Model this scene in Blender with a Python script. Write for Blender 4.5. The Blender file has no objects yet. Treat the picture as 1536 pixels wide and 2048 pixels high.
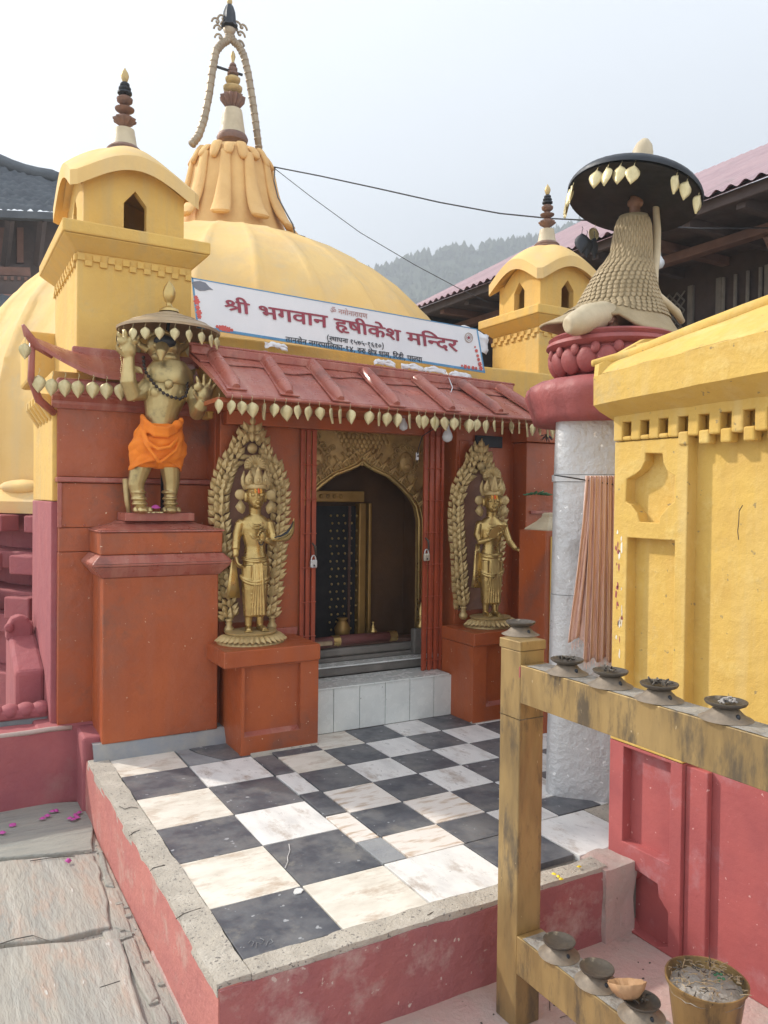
import bpy, math, random
from mathutils import Vector, Matrix, noise
from mathutils.geometry import tessellate_polygon
random.seed(7)
R = math.radians
S = bpy.context.scene
COL = S.collection

# ------------------------------------------------------------------ camera
CAMZ = 1.25
YAW, PITCH, ROLL, FOC = -0.52216508, -0.01741593, 0.01144625, 1574.0367
_cy, _sy, _cp, _sp, _cr, _sr = math.cos(YAW), math.sin(YAW), math.cos(PITCH), math.sin(PITCH), math.cos(ROLL), math.sin(ROLL)
FW = Vector((-_sy*_cp, _cy*_cp, _sp))
_r0 = Vector((_cy, _sy, 0)); _u0 = _r0.cross(FW)
RT = _r0*_cr + _u0*_sr
UP = _u0*_cr - _r0*_sr
cam = bpy.data.cameras.new('camera'); co = bpy.data.objects.new('camera', cam); COL.objects.link(co)
m = Matrix((RT, UP, -FW)).transposed().to_4x4(); m.translation = Vector((0, 0, CAMZ)); co.matrix_world = m
cam.sensor_fit = 'VERTICAL'; cam.sensor_height = 24.0; cam.lens = 24.0*FOC/2048.0
cam.clip_start = 0.05; cam.clip_end = 3000
S.camera = co
S.render.resolution_x = 768; S.render.resolution_y = 1024

# ------------------------------------------------------------------ sky, sun, exposure
SUN = Vector((-0.60, 0.80, 0.74)).normalized()          # towards the sun: behind the temple, to the left
sun_el = math.asin(SUN.z); sun_az = math.atan2(SUN.x, SUN.y)
W = bpy.data.worlds.new('World'); S.world = W; W.use_nodes = True
nt = W.node_tree; nt.nodes.clear()
out = nt.nodes.new('ShaderNodeOutputWorld'); bg = nt.nodes.new('ShaderNodeBackground')
sky = nt.nodes.new('ShaderNodeTexSky'); sky.sky_type = 'NISHITA'; sky.sun_disc = False
sky.sun_elevation = sun_el; sky.sun_rotation = sun_az
sky.air_density = 1.0; sky.dust_density = 3.0; sky.ozone_density = 1.0; sky.altitude = 400
hs = nt.nodes.new('ShaderNodeHueSaturation'); hs.inputs['Saturation'].default_value = 0.30
tc = nt.nodes.new('ShaderNodeTexCoord'); mp = nt.nodes.new('ShaderNodeMapping'); mp.inputs['Scale'].default_value = (1, 1, 2.6)
cn = nt.nodes.new('ShaderNodeTexNoise'); cn.inputs['Scale'].default_value = 1.4; cn.inputs['Detail'].default_value = 5; cn.inputs['Roughness'].default_value = 0.5
cr = nt.nodes.new('ShaderNodeMapRange'); cr.inputs['From Min'].default_value = 0.3; cr.inputs['From Max'].default_value = 0.75
cr.inputs['To Min'].default_value = 0.70; cr.inputs['To Max'].default_value = 0.92
veil = nt.nodes.new('ShaderNodeMix'); veil.data_type = 'RGBA'; veil.inputs[7].default_value = (7.6, 8.05, 8.6, 1)
nt.links.new(tc.outputs['Generated'], mp.inputs['Vector']); nt.links.new(mp.outputs[0], cn.inputs['Vector'])
nt.links.new(cn.outputs['Fac'], cr.inputs['Value']); nt.links.new(cr.outputs[0], veil.inputs[0])
nt.links.new(sky.outputs[0], hs.inputs['Color']); nt.links.new(hs.outputs[0], veil.inputs[6])
nt.links.new(veil.outputs[2], bg.inputs['Color']); nt.links.new(bg.outputs[0], out.inputs[0])
bg.inputs['Strength'].default_value = 0.115
sl = bpy.data.lights.new('sun', 'SUN'); sl.energy = 3.0; sl.angle = R(2.2); sl.color = (1.0, 0.93, 0.82)
so = bpy.data.objects.new('sun', sl); COL.objects.link(so)
so.rotation_euler = (-SUN).to_track_quat('-Z', 'Y').to_euler()
S.view_settings.view_transform = 'Standard'; S.view_settings.look = 'None'
S.view_settings.gamma = 1; S.view_settings.use_curve_mapping = False
S.view_settings.exposure = 0.74

# ------------------------------------------------------------------ measuring: a photo pixel on a world plane -> a point
def P(px, py, x=None, y=None, z=None):
    d = FW + RT*((px-768)/FOC) - UP*((py-1024)/FOC)
    if z is not None: t = (z-CAMZ)/d.z
    elif y is not None: t = y/d.y
    else: t = x/d.x
    return Vector((0, 0, CAMZ)) + d*t

# ------------------------------------------------------------------ materials
MATS = {}
def mat(name, c, c2=None, rough=0.6, metal=0.0, scale=6.0, mix=(0.35, 0.7), bump=0.15, bscale=60.0, bdist=0.004,
        spots=None, spot_amt=0.66, spot_scale=40.0, stretch=(1, 1, 1), dirt=None, dirt_amt=0.55, dirt_scale=2.5, spec=None, rvar=0.12, streak=None, streak_amt=.56, streak_scale=(14, 14, 1.1), grime=None, grime_amt=.60, grime_scale=1.1):
    m = bpy.data.materials.new(name); MATS[name] = m; m.use_nodes = True
    n = m.node_tree; b = n.nodes['Principled BSDF']
    tc = n.nodes.new('ShaderNodeTexCoord'); mp = n.nodes.new('ShaderNodeMapping'); mp.inputs['Scale'].default_value = stretch
    n.links.new(tc.outputs['Object'], mp.inputs['Vector'])
    def nz(sc, det=4, ro=0.6):
        k = n.nodes.new('ShaderNodeTexNoise'); k.inputs['Scale'].default_value = sc; k.inputs['Detail'].default_value = det
        k.inputs['Roughness'].default_value = ro; n.links.new(mp.outputs[0], k.inputs['Vector']); return k.outputs['Fac']
    def rng(o, a, bb, c0=0, c1=1):
        k = n.nodes.new('ShaderNodeMapRange'); k.inputs['From Min'].default_value = a; k.inputs['From Max'].default_value = bb
        k.inputs['To Min'].default_value = c0; k.inputs['To Max'].default_value = c1; n.links.new(o, k.inputs['Value']); return k.outputs[0]
    def mx(f, a, bb):
        k = n.nodes.new('ShaderNodeMix'); k.data_type = 'RGBA'; n.links.new(f, k.inputs[0])
        if isinstance(a, tuple): k.inputs[6].default_value = (*a, 1)
        else: n.links.new(a, k.inputs[6])
        if isinstance(bb, tuple): k.inputs[7].default_value = (*bb, 1)
        else: n.links.new(bb, k.inputs[7])
        return k.outputs[2]
    c2 = c2 or tuple(v*0.72 for v in c)
    col = mx(rng(nz(scale), mix[0], mix[1]), c, c2)
    if dirt: col = mx(rng(nz(dirt_scale, 6, 0.7), dirt_amt, dirt_amt+0.14), col, dirt)
    if streak:
        mp2 = n.nodes.new('ShaderNodeMapping'); mp2.inputs['Scale'].default_value = streak_scale; n.links.new(tc.outputs['Object'], mp2.inputs['Vector'])
        k2 = n.nodes.new('ShaderNodeTexNoise'); k2.inputs['Scale'].default_value = 1.0; k2.inputs['Detail'].default_value = 5; k2.inputs['Roughness'].default_value = .6; n.links.new(mp2.outputs[0], k2.inputs['Vector'])
        col = mx(rng(k2.outputs['Fac'], streak_amt, streak_amt+.22, 0, .75), col, streak)
    if grime: col = mx(rng(nz(grime_scale, 8, 0.75), grime_amt, grime_amt+.12, 0, .8), col, grime)
    if spots: col = mx(rng(nz(spot_scale, 3, 0.5), spot_amt, spot_amt+0.03), col, spots)
    n.links.new(col, b.inputs['Base Color'])
    b.inputs['Metallic'].default_value = metal
    n.links.new(rng(nz(scale*2.3), 0.3, 0.7, max(0, rough-rvar), min(1, rough+rvar)), b.inputs['Roughness'])
    if spec is not None: b.inputs['Specular IOR Level'].default_value = spec
    bp = n.nodes.new('ShaderNodeBump'); bp.inputs['Strength'].default_value = bump*4 if bump < .25 else 1; bp.inputs['Distance'].default_value = bdist
    n.links.new(nz(bscale, 5, 0.65), bp.inputs['Height']); n.links.new(bp.outputs[0], b.inputs['Normal'])
    return m

M = {}
M['orange'] = mat('orange_paint', (.42, .098, .027), (.33, .072, .022), rough=.40, scale=4, bump=.09, bscale=16, bdist=.014, spots=(.70, .52, .36), spot_amt=.715, spot_scale=62, dirt=(.30, .085, .040), dirt_amt=0.5, dirt_scale=3.0, streak=(.36, .10, .045), streak_amt=0.48, streak_scale=(9, 9, .9), grime=(.17, .075, .05), grime_amt=0.565, grime_scale=2.4)
M['oxide'] = mat('oxide_roof_paint', (.39, .115, .078), (.31, .088, .066), streak=(.45, .20, .15), streak_amt=0.48, streak_scale=(16, 2.5, 2.5), grime=(.20, .075, .06), grime_amt=0.56, grime_scale=3, rough=.33, scale=7, bump=.06, bscale=14, bdist=.02, spots=(.6, .42, .36), spot_amt=.73, spot_scale=60, dirt=(.22, .10, .085), dirt_amt=.62, dirt_scale=5)
M['redgate'] = mat('red_gate_paint', (.40, .075, .030), (.30, .06, .03), rough=.45, scale=12, bump=.05, spots=(.6, .4, .3), spot_amt=.72, spot_scale=90)
M['yellow'] = mat('yellow_limewash', (.71, .46, .125), (.63, .39, .105), streak=(.58, .40, .15), streak_amt=0.47, grime=(.52, .40, .20), grime_amt=0.565, rough=.85, scale=3, bump=.2, bscale=26, bdist=.006, dirt=(.62, .40, .13), dirt_amt=0.53, dirt_scale=5, spots=(.36, .24, .10), spot_amt=.745, spot_scale=30)
M['domey'] = mat('dome_limewash', (.78, .535, .215), (.71, .465, .17), streak=(.64, .47, .24), streak_amt=0.47, streak_scale=(5, 5, .8), grime=(.60, .47, .27), grime_amt=0.56, rough=.85, scale=1.6, bump=.12, bscale=14, bdist=.01, dirt=(.70, .47, .20), dirt_amt=0.5, dirt_scale=2)
M['coney'] = mat('cone_limewash', (.73, .46, .185), (.63, .37, .14), rough=.85, scale=4, bump=.15, bscale=30, bdist=.008)
M['shriney'] = mat('shrine_yellow_plaster', (.63, .415, .100), (.56, .355, .085), streak=(.60, .43, .16), streak_amt=0.5, grime=(.50, .38, .17), grime_amt=0.57, grime_scale=2.5, rough=.8, scale=7, bump=.22, bscale=12, bdist=.009, dirt=(.66, .47, .15), dirt_amt=0.54, dirt_scale=6, spots=(.33, .24, .10), spot_amt=0.7, spot_scale=34)
M['shriner'] = mat('shrine_red_plaster', (.42, .100, .095), (.34, .080, .082), rough=.75, scale=6, bump=.12, bscale=28, bdist=.005, spots=(.62, .35, .33), spot_amt=.70, spot_scale=50, dirt=(.42, .18, .19), dirt_amt=0.54, dirt_scale=4)
M['pink'] = mat('pink_limewash', (.36, .105, .11), (.29, .08, .095), rough=.85, scale=5, bump=.2, bscale=30, bdist=.006, dirt=(.33, .13, .13), dirt_amt=.58, dirt_scale=3)
M['pinkside'] = mat('platform_red_wash', (.50, .185, .155), (.42, .15, .135), rough=.85, scale=7, bump=.2, bscale=34, bdist=.008, spots=(.60, .42, .36), spot_amt=.71, spot_scale=60, dirt=(.48, .30, .25), dirt_amt=0.53, dirt_scale=5)
M['pinkfront'] = mat('shaded_weathered_red_wash', (.37, .125, .12), (.29, .10, .105), rough=.9, scale=5, bump=.24, bscale=26, bdist=.010, dirt=(.46, .31, .28), dirt_amt=0.53, dirt_scale=3.2, spots=(.52, .40, .36), spot_amt=.70, spot_scale=45)  # darker than pinkside: front face's shade painted in, plus pale dirt and peeling
M['pinkfloor'] = mat('pink_dusted_cement', (.50, .34, .31), (.44, .37, .33), rough=.9, scale=7, bump=.22, bscale=40, bdist=.008, dirt=(.33, .26, .23), dirt_amt=.56, dirt_scale=6, spots=(.25, .2, .18), spot_amt=.7, spot_scale=60)
M['cement'] = mat('rough_cement', (.50, .45, .38), (.40, .36, .31), rough=.92, scale=12, bump=.24, bscale=110, bdist=.008, spots=(.22, .20, .18), spot_amt=.63, spot_scale=90, dirt=(.55, .50, .43), dirt_amt=0.5, dirt_scale=9)
M['greycem'] = mat('grey_cement', (.30, .31, .32), (.24, .25, .27), rough=.85, scale=9, bump=.2, bscale=50, bdist=.006, dirt=(.17, .16, .16), dirt_amt=.56, dirt_scale=3.5)
M['marble'] = mat('cream_marble', (.78, .74, .66), (.62, .57, .49), rough=.38, scale=7, mix=(.42, .68), bump=.03, bscale=30, dirt=(.50, .40, .31), dirt_amt=0.515, dirt_scale=5, stretch=(1, 2.0, 1), spots=(.45, .38, .33), spot_amt=.73, spot_scale=26)
M['marble2'] = mat('white_marble', (.80, .79, .77), (.62, .61, .60), rough=.35, scale=6, mix=(.45, .72), bump=.03, dirt=(.47, .41, .36), dirt_amt=0.54, dirt_scale=5, spots=(.30, .28, .28), spot_amt=.735, spot_scale=30, stretch=(2, 1, 1))
M['marble3'] = mat('brown_veined_marble', (.78, .73, .68), (.52, .40, .30), rough=.4, scale=8, mix=(.5, .66), bump=.03, stretch=(1, 4, 1))
M['slate'] = mat('black_slate_tile', (.082, .088, .105), (.17, .175, .185), rough=.42, scale=9, mix=(.42, .72), bump=.08, bscale=40, bdist=.002, spots=(.36, .37, .39), spot_amt=.67, spot_scale=26, dirt=(.17, .17, .175), dirt_amt=0.48, dirt_scale=4, grime=(.24, .23, .21), grime_amt=0.56, grime_scale=5)
M['glaze'] = mat('white_glazed_tile', (.72, .74, .71), (.62, .65, .63), rough=.25, scale=8, bump=.02, spots=(.30, .30, .28), spot_amt=.75, spot_scale=40)
M['doorblack'] = mat('lacquered_black_door', (.010, .010, .012), rough=.7, scale=6)
M['backing'] = mat('dark_maroon_backing', (.24, .115, .07), (.17, .085, .06), rough=.6, scale=8)
M['joint'] = mat('tile_joint_mortar', (.26, .24, .21), rough=.95, scale=20, bump=.2, bscale=90)
M['stone'] = mat('courtyard_flagstone', (.38, .35, .30), (.29, .285, .26), rough=.85, scale=3, mix=(.35, .65), bump=.24, bscale=16, bdist=.012, stretch=(3.0, .7, 1), dirt=(.40, .31, .25), dirt_amt=.50, dirt_scale=4, streak=(.52, .50, .45), streak_amt=.55, streak_scale=(22, 1.6, 1), spots=(.52, .50, .46), spot_amt=.70, spot_scale=16)
M['stone2'] = mat('striated_slate_slab', (.40, .39, .34), (.30, .31, .285), rough=.85, scale=6, bump=.24, bscale=22, bdist=.015, stretch=(.7, 5, 1), dirt=(.25, .25, .23), dirt_amt=.56, dirt_scale=5)
M['brass'] = mat('aged_brass', (.60, .43, .17), (.40, .28, .105), rough=.34, metal=.85, scale=9, bump=.025, bscale=50, bdist=.002, dirt=(.24, .17, .08), dirt_amt=.60, dirt_scale=9)
M['goldp'] = mat('dull_gilt', (.58, .43, .20), (.42, .31, .145), rough=.5, metal=.45, scale=18, bump=.1, bscale=60, bdist=.002, dirt=(.20, .15, .09), dirt_amt=.6, dirt_scale=12)
M['guardg'] = mat('olive_bronze', (.56, .43, .20), (.40, .31, .14), rough=.40, metal=.72, scale=7, bump=.03, bscale=40, bdist=.002, dirt=(.19, .15, .085), dirt_amt=.57, dirt_scale=7)
M['leafg'] = mat('pale_brass_leaf', (.62, .53, .30), (.48, .40, .21), rough=.42, metal=.45, scale=30, bump=.06)
M['standbr'] = mat('tarnished_brass_sheet', (.40, .275, .115), (.24, .165, .075), rough=.45, metal=.45, scale=5, mix=(.38, .62), bump=.08, bscale=24, bdist=.004, stretch=(2.0, 2.0, .55), dirt=(.13, .10, .065), dirt_amt=.51, dirt_scale=7, spots=(.6, .48, .3), spot_amt=.73, spot_scale=50)
M['soot'] = mat('ash_and_oil', (.36, .34, .31), (.20, .19, .18), rough=.5, scale=14, bump=.24, bscale=60, bdist=.008, dirt=(.08, .075, .07), dirt_amt=.54, dirt_scale=14)
M['lampm'] = mat('sooty_lamp_metal', (.105, .088, .070), (.055, .05, .045), rough=.5, metal=.35, scale=30, bump=.12, bscale=80, bdist=.002, dirt=(.34, .29, .22), dirt_amt=.56, dirt_scale=18)
M['lampb'] = mat('worn_lamp_foot', (.25, .20, .15), (.14, .115, .09), rough=.6, metal=.1, scale=30, bump=.12, bscale=80, bdist=.002)
M['silver'] = mat('silver_painted_sheet', (.62, .62, .62), (.52, .52, .52), rough=.36, metal=.35, scale=4, bump=.20, bscale=30, bdist=.009, spots=(.90, .90, .89), spot_amt=.69, spot_scale=40, dirt=(.32, .30, .28), dirt_amt=.56, dirt_scale=3)
M['lotusred'] = mat('red_lotus_paint', (.34, .085, .080), (.26, .07, .07), rough=.6, scale=9, bump=.2, bscale=30, bdist=.006, dirt=(.34, .14, .13), dirt_amt=.6)
M['straw'] = mat('weathered_gilt_cloak', (.40, .31, .185), (.30, .23, .13), rough=.65, metal=.1, scale=10, bump=.15, bscale=50, bdist=.004, dirt=(.36, .24, .17), dirt_amt=.58, dirt_scale=5)
M['cream'] = mat('cream_plaster_skin', (.55, .46, .31), (.44, .36, .24), rough=.55, scale=10, bump=.08)
M['black'] = mat('black_iron', (.020, .024, .032), (.035, .04, .05), rough=.55, metal=.3, scale=8, bump=.05)
M['umbtop'] = mat('umbrella_bronze', (.46, .36, .24), (.38, .29, .19), rough=.5, metal=.45, scale=10, bump=.05)
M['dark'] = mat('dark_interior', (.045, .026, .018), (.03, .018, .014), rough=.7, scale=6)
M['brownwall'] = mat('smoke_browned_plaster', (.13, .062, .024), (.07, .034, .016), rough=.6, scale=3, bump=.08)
M['torana'] = mat('smoked_gilt_relief', (.52, .34, .13), (.34, .21, .08), rough=.45, metal=.3, scale=12, bump=.1, dirt=(.16, .10, .05), dirt_amt=.56, dirt_scale=5)
M['brassjamb'] = mat('golden_door_jamb', (.42, .25, .075), (.30, .17, .05), rough=.45, metal=.45, scale=6, bump=.05)
M['darkwood'] = mat('oiled_dark_wood', (.12, .06, .04), (.07, .035, .028), rough=.5, scale=4, stretch=(1, 8, 8), bump=.15, bscale=30)
M['logred'] = mat('reddened_log', (.16, .05, .045), (.10, .035, .03), rough=.5, scale=6, stretch=(1, 6, 6), bump=.15)
M['sillstone'] = mat('dark_sill_stone', (.20, .185, .165), (.12, .11, .10), rough=.5, scale=8, bump=.2, bscale=30)
M['cloth'] = mat('orange_cotton', (.85, .24, .02), (.74, .18, .015), rough=.9, scale=10, bump=.08, bscale=120, bdist=.002)
M['salmon'] = mat('faded_salmon_cloth', (.82, .60, .52), (.68, .42, .34), rough=.95, scale=12, mix=(.44, .60), stretch=(6, 6, .35), bump=.15, bscale=90, bdist=.003, dirt=(.68, .46, .38), dirt_amt=.52, dirt_scale=9)
M['bead'] = mat('dark_seed_beads', (.035, .022, .018), rough=.5)
M['bannerw'] = mat('white_banner_vinyl', (.76, .76, .78), (.70, .71, .74), rough=.4, scale=4, bump=.05, bscale=6, bdist=.01)
M['bannerb'] = mat('banner_blue', (.10, .30, .52), rough=.4)
M['textred'] = mat('banner_crimson_print', (.33, .045, .075), rough=.45)
M['textblk'] = mat('banner_dark_print', (.035, .04, .055), rough=.45)
M['textpink'] = mat('banner_faint_print', (.50, .25, .23), rough=.45)
M['flowerred'] = mat('banner_flower_red', (.62, .10, .085), rough=.45)
M['greyprint'] = mat('banner_grey_print', (.20, .21, .25), rough=.45)
M['ringprint'] = mat('banner_ring_print', (.42, .30, .24), rough=.45)
M['bulb'] = mat('frosted_bulb', (.75, .77, .80), rough=.25, bump=.0)
M['wire'] = mat('wire', (.05, .05, .055), rough=.6)
M['lock'] = mat('padlock_steel', (.66, .66, .66), (.55, .55, .55), rough=.3, metal=.5, scale=20)
M['lock2'] = mat('padlock_cream', (.60, .54, .44), rough=.35, metal=.4, scale=20)
M['tinpink'] = mat('faded_corrugated_tin', (.42, .285, .30), (.34, .23, .25), rough=.55, scale=2.5, bump=.05, dirt=(.30, .22, .22), dirt_amt=.58, dirt_scale=2)
M['slateroof'] = mat('dark_roof_slate', (.085, .10, .115), (.055, .065, .08), rough=.7, scale=3, bump=.2, bscale=14, bdist=.02)
M['oldwood'] = mat('old_house_timber', (.085, .06, .055), (.05, .04, .04), rough=.7, scale=4, bump=.1)
M['oldwood2'] = mat('brown_house_timber', (.19, .10, .075), (.12, .065, .05), rough=.7, scale=4, bump=.1)
M['lattice'] = mat('weathered_lattice', (.24, .22, .19), (.17, .155, .14), rough=.8, scale=8)
M['brick'] = mat('old_brick_wall', (.30, .17, .14), (.22, .13, .11), rough=.9, scale=12, stretch=(1, 1, 3))
M['leafgreen'] = mat('small_green_leaf', (.06, .20, .10), rough=.6)
M['petal'] = mat('magenta_petal', (.52, .08, .34), (.40, .06, .28), rough=.7)
M['petaly'] = mat('yellow_petal', (.85, .65, .03), rough=.7)
M['hillg'] = mat('forested_hill', (.05, .075, .035), (.09, .105, .05), rough=1.0, scale=.05, bump=0, dirt=(.16, .15, .08), dirt_amt=.58, dirt_scale=.03)
M['ash'] = mat('grey_ash', (.42, .39, .36), (.30, .28, .26), rough=.95, scale=30, bump=.24, bscale=90, bdist=.006)
M['straws'] = mat('dry_straw', (.42, .32, .20), (.30, .22, .14), rough=.9, scale=30)
M['leafbowl'] = mat('dry_leaf_bowl', (.42, .25, .13), (.32, .18, .09), rough=.8, scale=20, bump=.15)
M['teal'] = mat('blue_grey_cement', (.24, .26, .29), (.33, .32, .30), rough=.85, scale=9, bump=.2, bscale=40)
M['tika'] = mat('vermilion_smear', (.75, .12, .02), rough=.8)
M['tikay'] = mat('saffron_smear', (.70, .33, .05), rough=.8)
M['browncopper'] = mat('brown_copper_skin', (.22, .11, .07), (.15, .08, .05), rough=.5, metal=.2, scale=20)
M['paintwhite'] = mat('spilt_white_wax', (.80, .80, .78), rough=.5)

# ------------------------------------------------------------------ mesh builder
ORG = {}
def V(*a): return Vector(a)
class MB:
    def __init__(s): s.v = []; s.f = []
    def add(s, vs, fs):
        o = len(s.v); s.v += [tuple(v) for v in vs]; s.f += [tuple(i+o for i in f) for f in fs]; return s
    def box(s, x0, y0, z0, x1, y1, z1):
        return s.hexa([(x0,y0,z0),(x1,y0,z0),(x1,y1,z0),(x0,y1,z0),(x0,y0,z1),(x1,y0,z1),(x1,y1,z1),(x0,y1,z1)])
    def hexa(s, p):
        return s.add(p, [(0,3,2,1),(4,5,6,7),(0,1,5,4),(1,2,6,5),(2,3,7,6),(3,0,4,7)])
    def prism(s, pts, off):
        n = len(pts); off = Vector(off); a = [Vector(p) for p in pts]; b = [p+off for p in a]
        return s.add(a+b, [tuple(range(n))[::-1], tuple(range(n, 2*n))]+[(i, (i+1) % n, n+(i+1) % n, n+i) for i in range(n)])
    def lathe(s, prof, c=(0,0,0), n=24, sx=1, sy=1, mod=None, rot=None, cap=True):
        vs = []; c = Vector(c)
        for r, z in prof:
            for k in range(n):
                a = 2*math.pi*k/n; rr = r if mod is None else r*mod(a, z)
                p = Vector((rr*math.cos(a)*sx, rr*math.sin(a)*sy, z))
                if rot is not None: p = rot @ p
                vs.append(p+c)
        fs = []
        for j in range(len(prof)-1):
            for k in range(n): fs.append((j*n+k, j*n+(k+1) % n, (j+1)*n+(k+1) % n, (j+1)*n+k))
        if cap: fs += [tuple(range(n))[::-1], tuple(range((len(prof)-1)*n, len(prof)*n))]
        return s.add(vs, fs)
    def loft(s, rings, cap=True):
        n = len(rings[0]); vs = [p for r in rings for p in r]; fs = []
        for j in range(len(rings)-1):
            for k in range(n): fs.append((j*n+k, j*n+(k+1) % n, (j+1)*n+(k+1) % n, (j+1)*n+k))
        if cap: fs += [tuple(range(n))[::-1], tuple(range((len(rings)-1)*n, len(rings)*n))]
        return s.add(vs, fs)
    def tube(s, path, r, n=8, flat=1.0):
        path = [Vector(p) for p in path]; m = len(path)
        rs = r if isinstance(r, (list, tuple)) else [r]*m
        rings = []; prev = None
        for i, p in enumerate(path):
            t = (path[min(i+1, m-1)]-path[max(i-1, 0)]).normalized()
            if prev is None:
                u = t.cross(V(0, 0, 1))
                if u.length < .1: u = t.cross(V(1, 0, 0))
            else: u = prev - t*prev.dot(t)
            u.normalize(); prev = u; w = t.cross(u)
            rings.append([p + (u*math.cos(2*math.pi*k/n)*flat + w*math.sin(2*math.pi*k/n))*rs[i] for k in range(n)])
        return s.loft(rings)
    def ell(s, c, r, rot=None, n=14, m=9):
        if isinstance(r, (int, float)): r = (r, r, r)
        vs = []; c = Vector(c)
        for j in range(m+1):
            ph = math.pi*(j/m) ; ph = min(max(ph, .06), math.pi-.06)
            for k in range(n):
                a = 2*math.pi*k/n
                p = Vector((r[0]*math.sin(ph)*math.cos(a), r[1]*math.sin(ph)*math.sin(a), r[2]*math.cos(ph)))
                if rot is not None: p = rot @ p
                vs.append(p+c)
        fs = []
        for j in range(m):
            for k in range(n): fs.append((j*n+k, (j+1)*n+k, (j+1)*n+(k+1) % n, j*n+(k+1) % n))
        fs += [tuple(range(n)), tuple(range(m*n, (m+1)*n))[::-1]]
        return s.add(vs, fs)
    def grid(s, fn, nu, nv, thick=None):
        vs = [Vector(fn(i/nu, j/nv)) for j in range(nv+1) for i in range(nu+1)]
        fs = [(j*(nu+1)+i, j*(nu+1)+i+1, (j+1)*(nu+1)+i+1, (j+1)*(nu+1)+i) for j in range(nv) for i in range(nu)]
        return s.add(vs, fs)
    def plate(s, outer, holes, fmap, t0, t1):
        """outline with holes in 2-D, given real thickness; fmap(a, b, t) -> point"""
        loops = [outer]+list(holes)
        flat = [p for l in loops for p in l]; n = len(flat)
        tr = tessellate_polygon([[Vector((a, b, 0)) for a, b in l] for l in loops])
        vs = [fmap(a, b, t0) for a, b in flat]+[fmap(a, b, t1) for a, b in flat]
        fs = [tuple(t) for t in tr]+[tuple(i+n for i in t[::-1]) for t in tr]
        o = 0
        for l in loops:
            k = len(l)
            for i in range(k): fs.append((o+i, o+(i+1) % k, n+o+(i+1) % k, n+o+i))
            o += k
        return s.add(vs, fs)
    def mesh(s, name, org=(0,0,0), smooth=False):
        me = bpy.data.meshes.new(name); org = Vector(org)
        me.from_pydata([tuple(Vector(v)-org) for v in s.v], [], s.f); me.update()
        import bmesh
        bm = bmesh.new(); bm.from_mesh(me); bmesh.ops.recalc_face_normals(bm, faces=bm.faces); bm.to_mesh(me); bm.free()
        if smooth: me.shade_smooth() if hasattr(me, 'shade_smooth') else None
        return me

def tag(o, label=None, cat=None, group=None, kind=None):
    if label: o['label'] = label
    if cat: o['category'] = cat
    if group: o['group'] = group
    if kind: o['kind'] = kind
    return o
def org_of(parent): return ORG.get(parent.name, V(0,0,0)) if parent else V(0,0,0)
def root(name, loc, label, cat, group=None):
    o = bpy.data.objects.new(name, None); COL.objects.link(o); o.location = Vector(loc); ORG[o.name] = Vector(loc)
    o.empty_display_size = .1
    return tag(o, label, cat, group)
def build(mb, name, m, parent=None, smooth=False, bevel=0, voxel=0, sm=2, label=None, kind=None, loc=None, sub=0, auto=None):
    if parent is not None: org = org_of(parent)
    else: org = Vector(loc) if loc is not None else V(0,0,0)
    me = mb.mesh(name, org, smooth); me.materials.append(M[m] if isinstance(m, str) else m)
    o = bpy.data.objects.new(name, me); COL.objects.link(o)
    if parent is not None: o.parent = parent
    else: o.location = org
    ORG[o.name] = org
    if smooth and auto:
        md = o.modifiers.new('edge', 'EDGE_SPLIT'); md.split_angle = R(auto)
    if voxel:
        md = o.modifiers.new('remesh', 'REMESH'); md.mode = 'VOXEL'; md.voxel_size = voxel; md.use_smooth_shade = True
        if sm: md = o.modifiers.new('smooth', 'SMOOTH'); md.iterations = sm; md.factor = .5
    if bevel:
        md = o.modifiers.new('bevel', 'BEVEL'); md.width = bevel; md.segments = 2; md.limit_method = 'ANGLE'; md.angle_limit = R(40)
        md.harden_normals = False
    if sub:
        md = o.modifiers.new('sub', 'SUBSURF'); md.levels = sub; md.render_levels = sub
    if label: o['label'] = label
    if kind: o['kind'] = kind
    return o
def inst(me, name, parent, mw):
    """one more piece sharing a mesh; mw is its world matrix"""
    o = bpy.data.objects.new(name, me); COL.objects.link(o)
    if parent is not None:
        o.parent = parent
        mm = mw.copy(); mm.translation = mw.translation-org_of(parent); o.matrix_local = mm
    else: o.matrix_world = mw
    ORG[o.name] = org_of(parent)
    return o
def frame(origin, xa, za):
    """world matrix with local z along za and local x near xa"""
    z = Vector(za).normalized(); x = Vector(xa); x = (x-z*x.dot(z)).normalized(); y = z.cross(x)
    m = Matrix((x, y, z)).transposed().to_4x4(); m.translation = Vector(origin); return m
def box(name, m, parent, a, b, bevel=.003, **k):
    return build(MB().box(*a, *b), name, m, parent, bevel=bevel, **k)
def lerp(a, b, t): return a+(b-a)*t
HAZE = True
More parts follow.
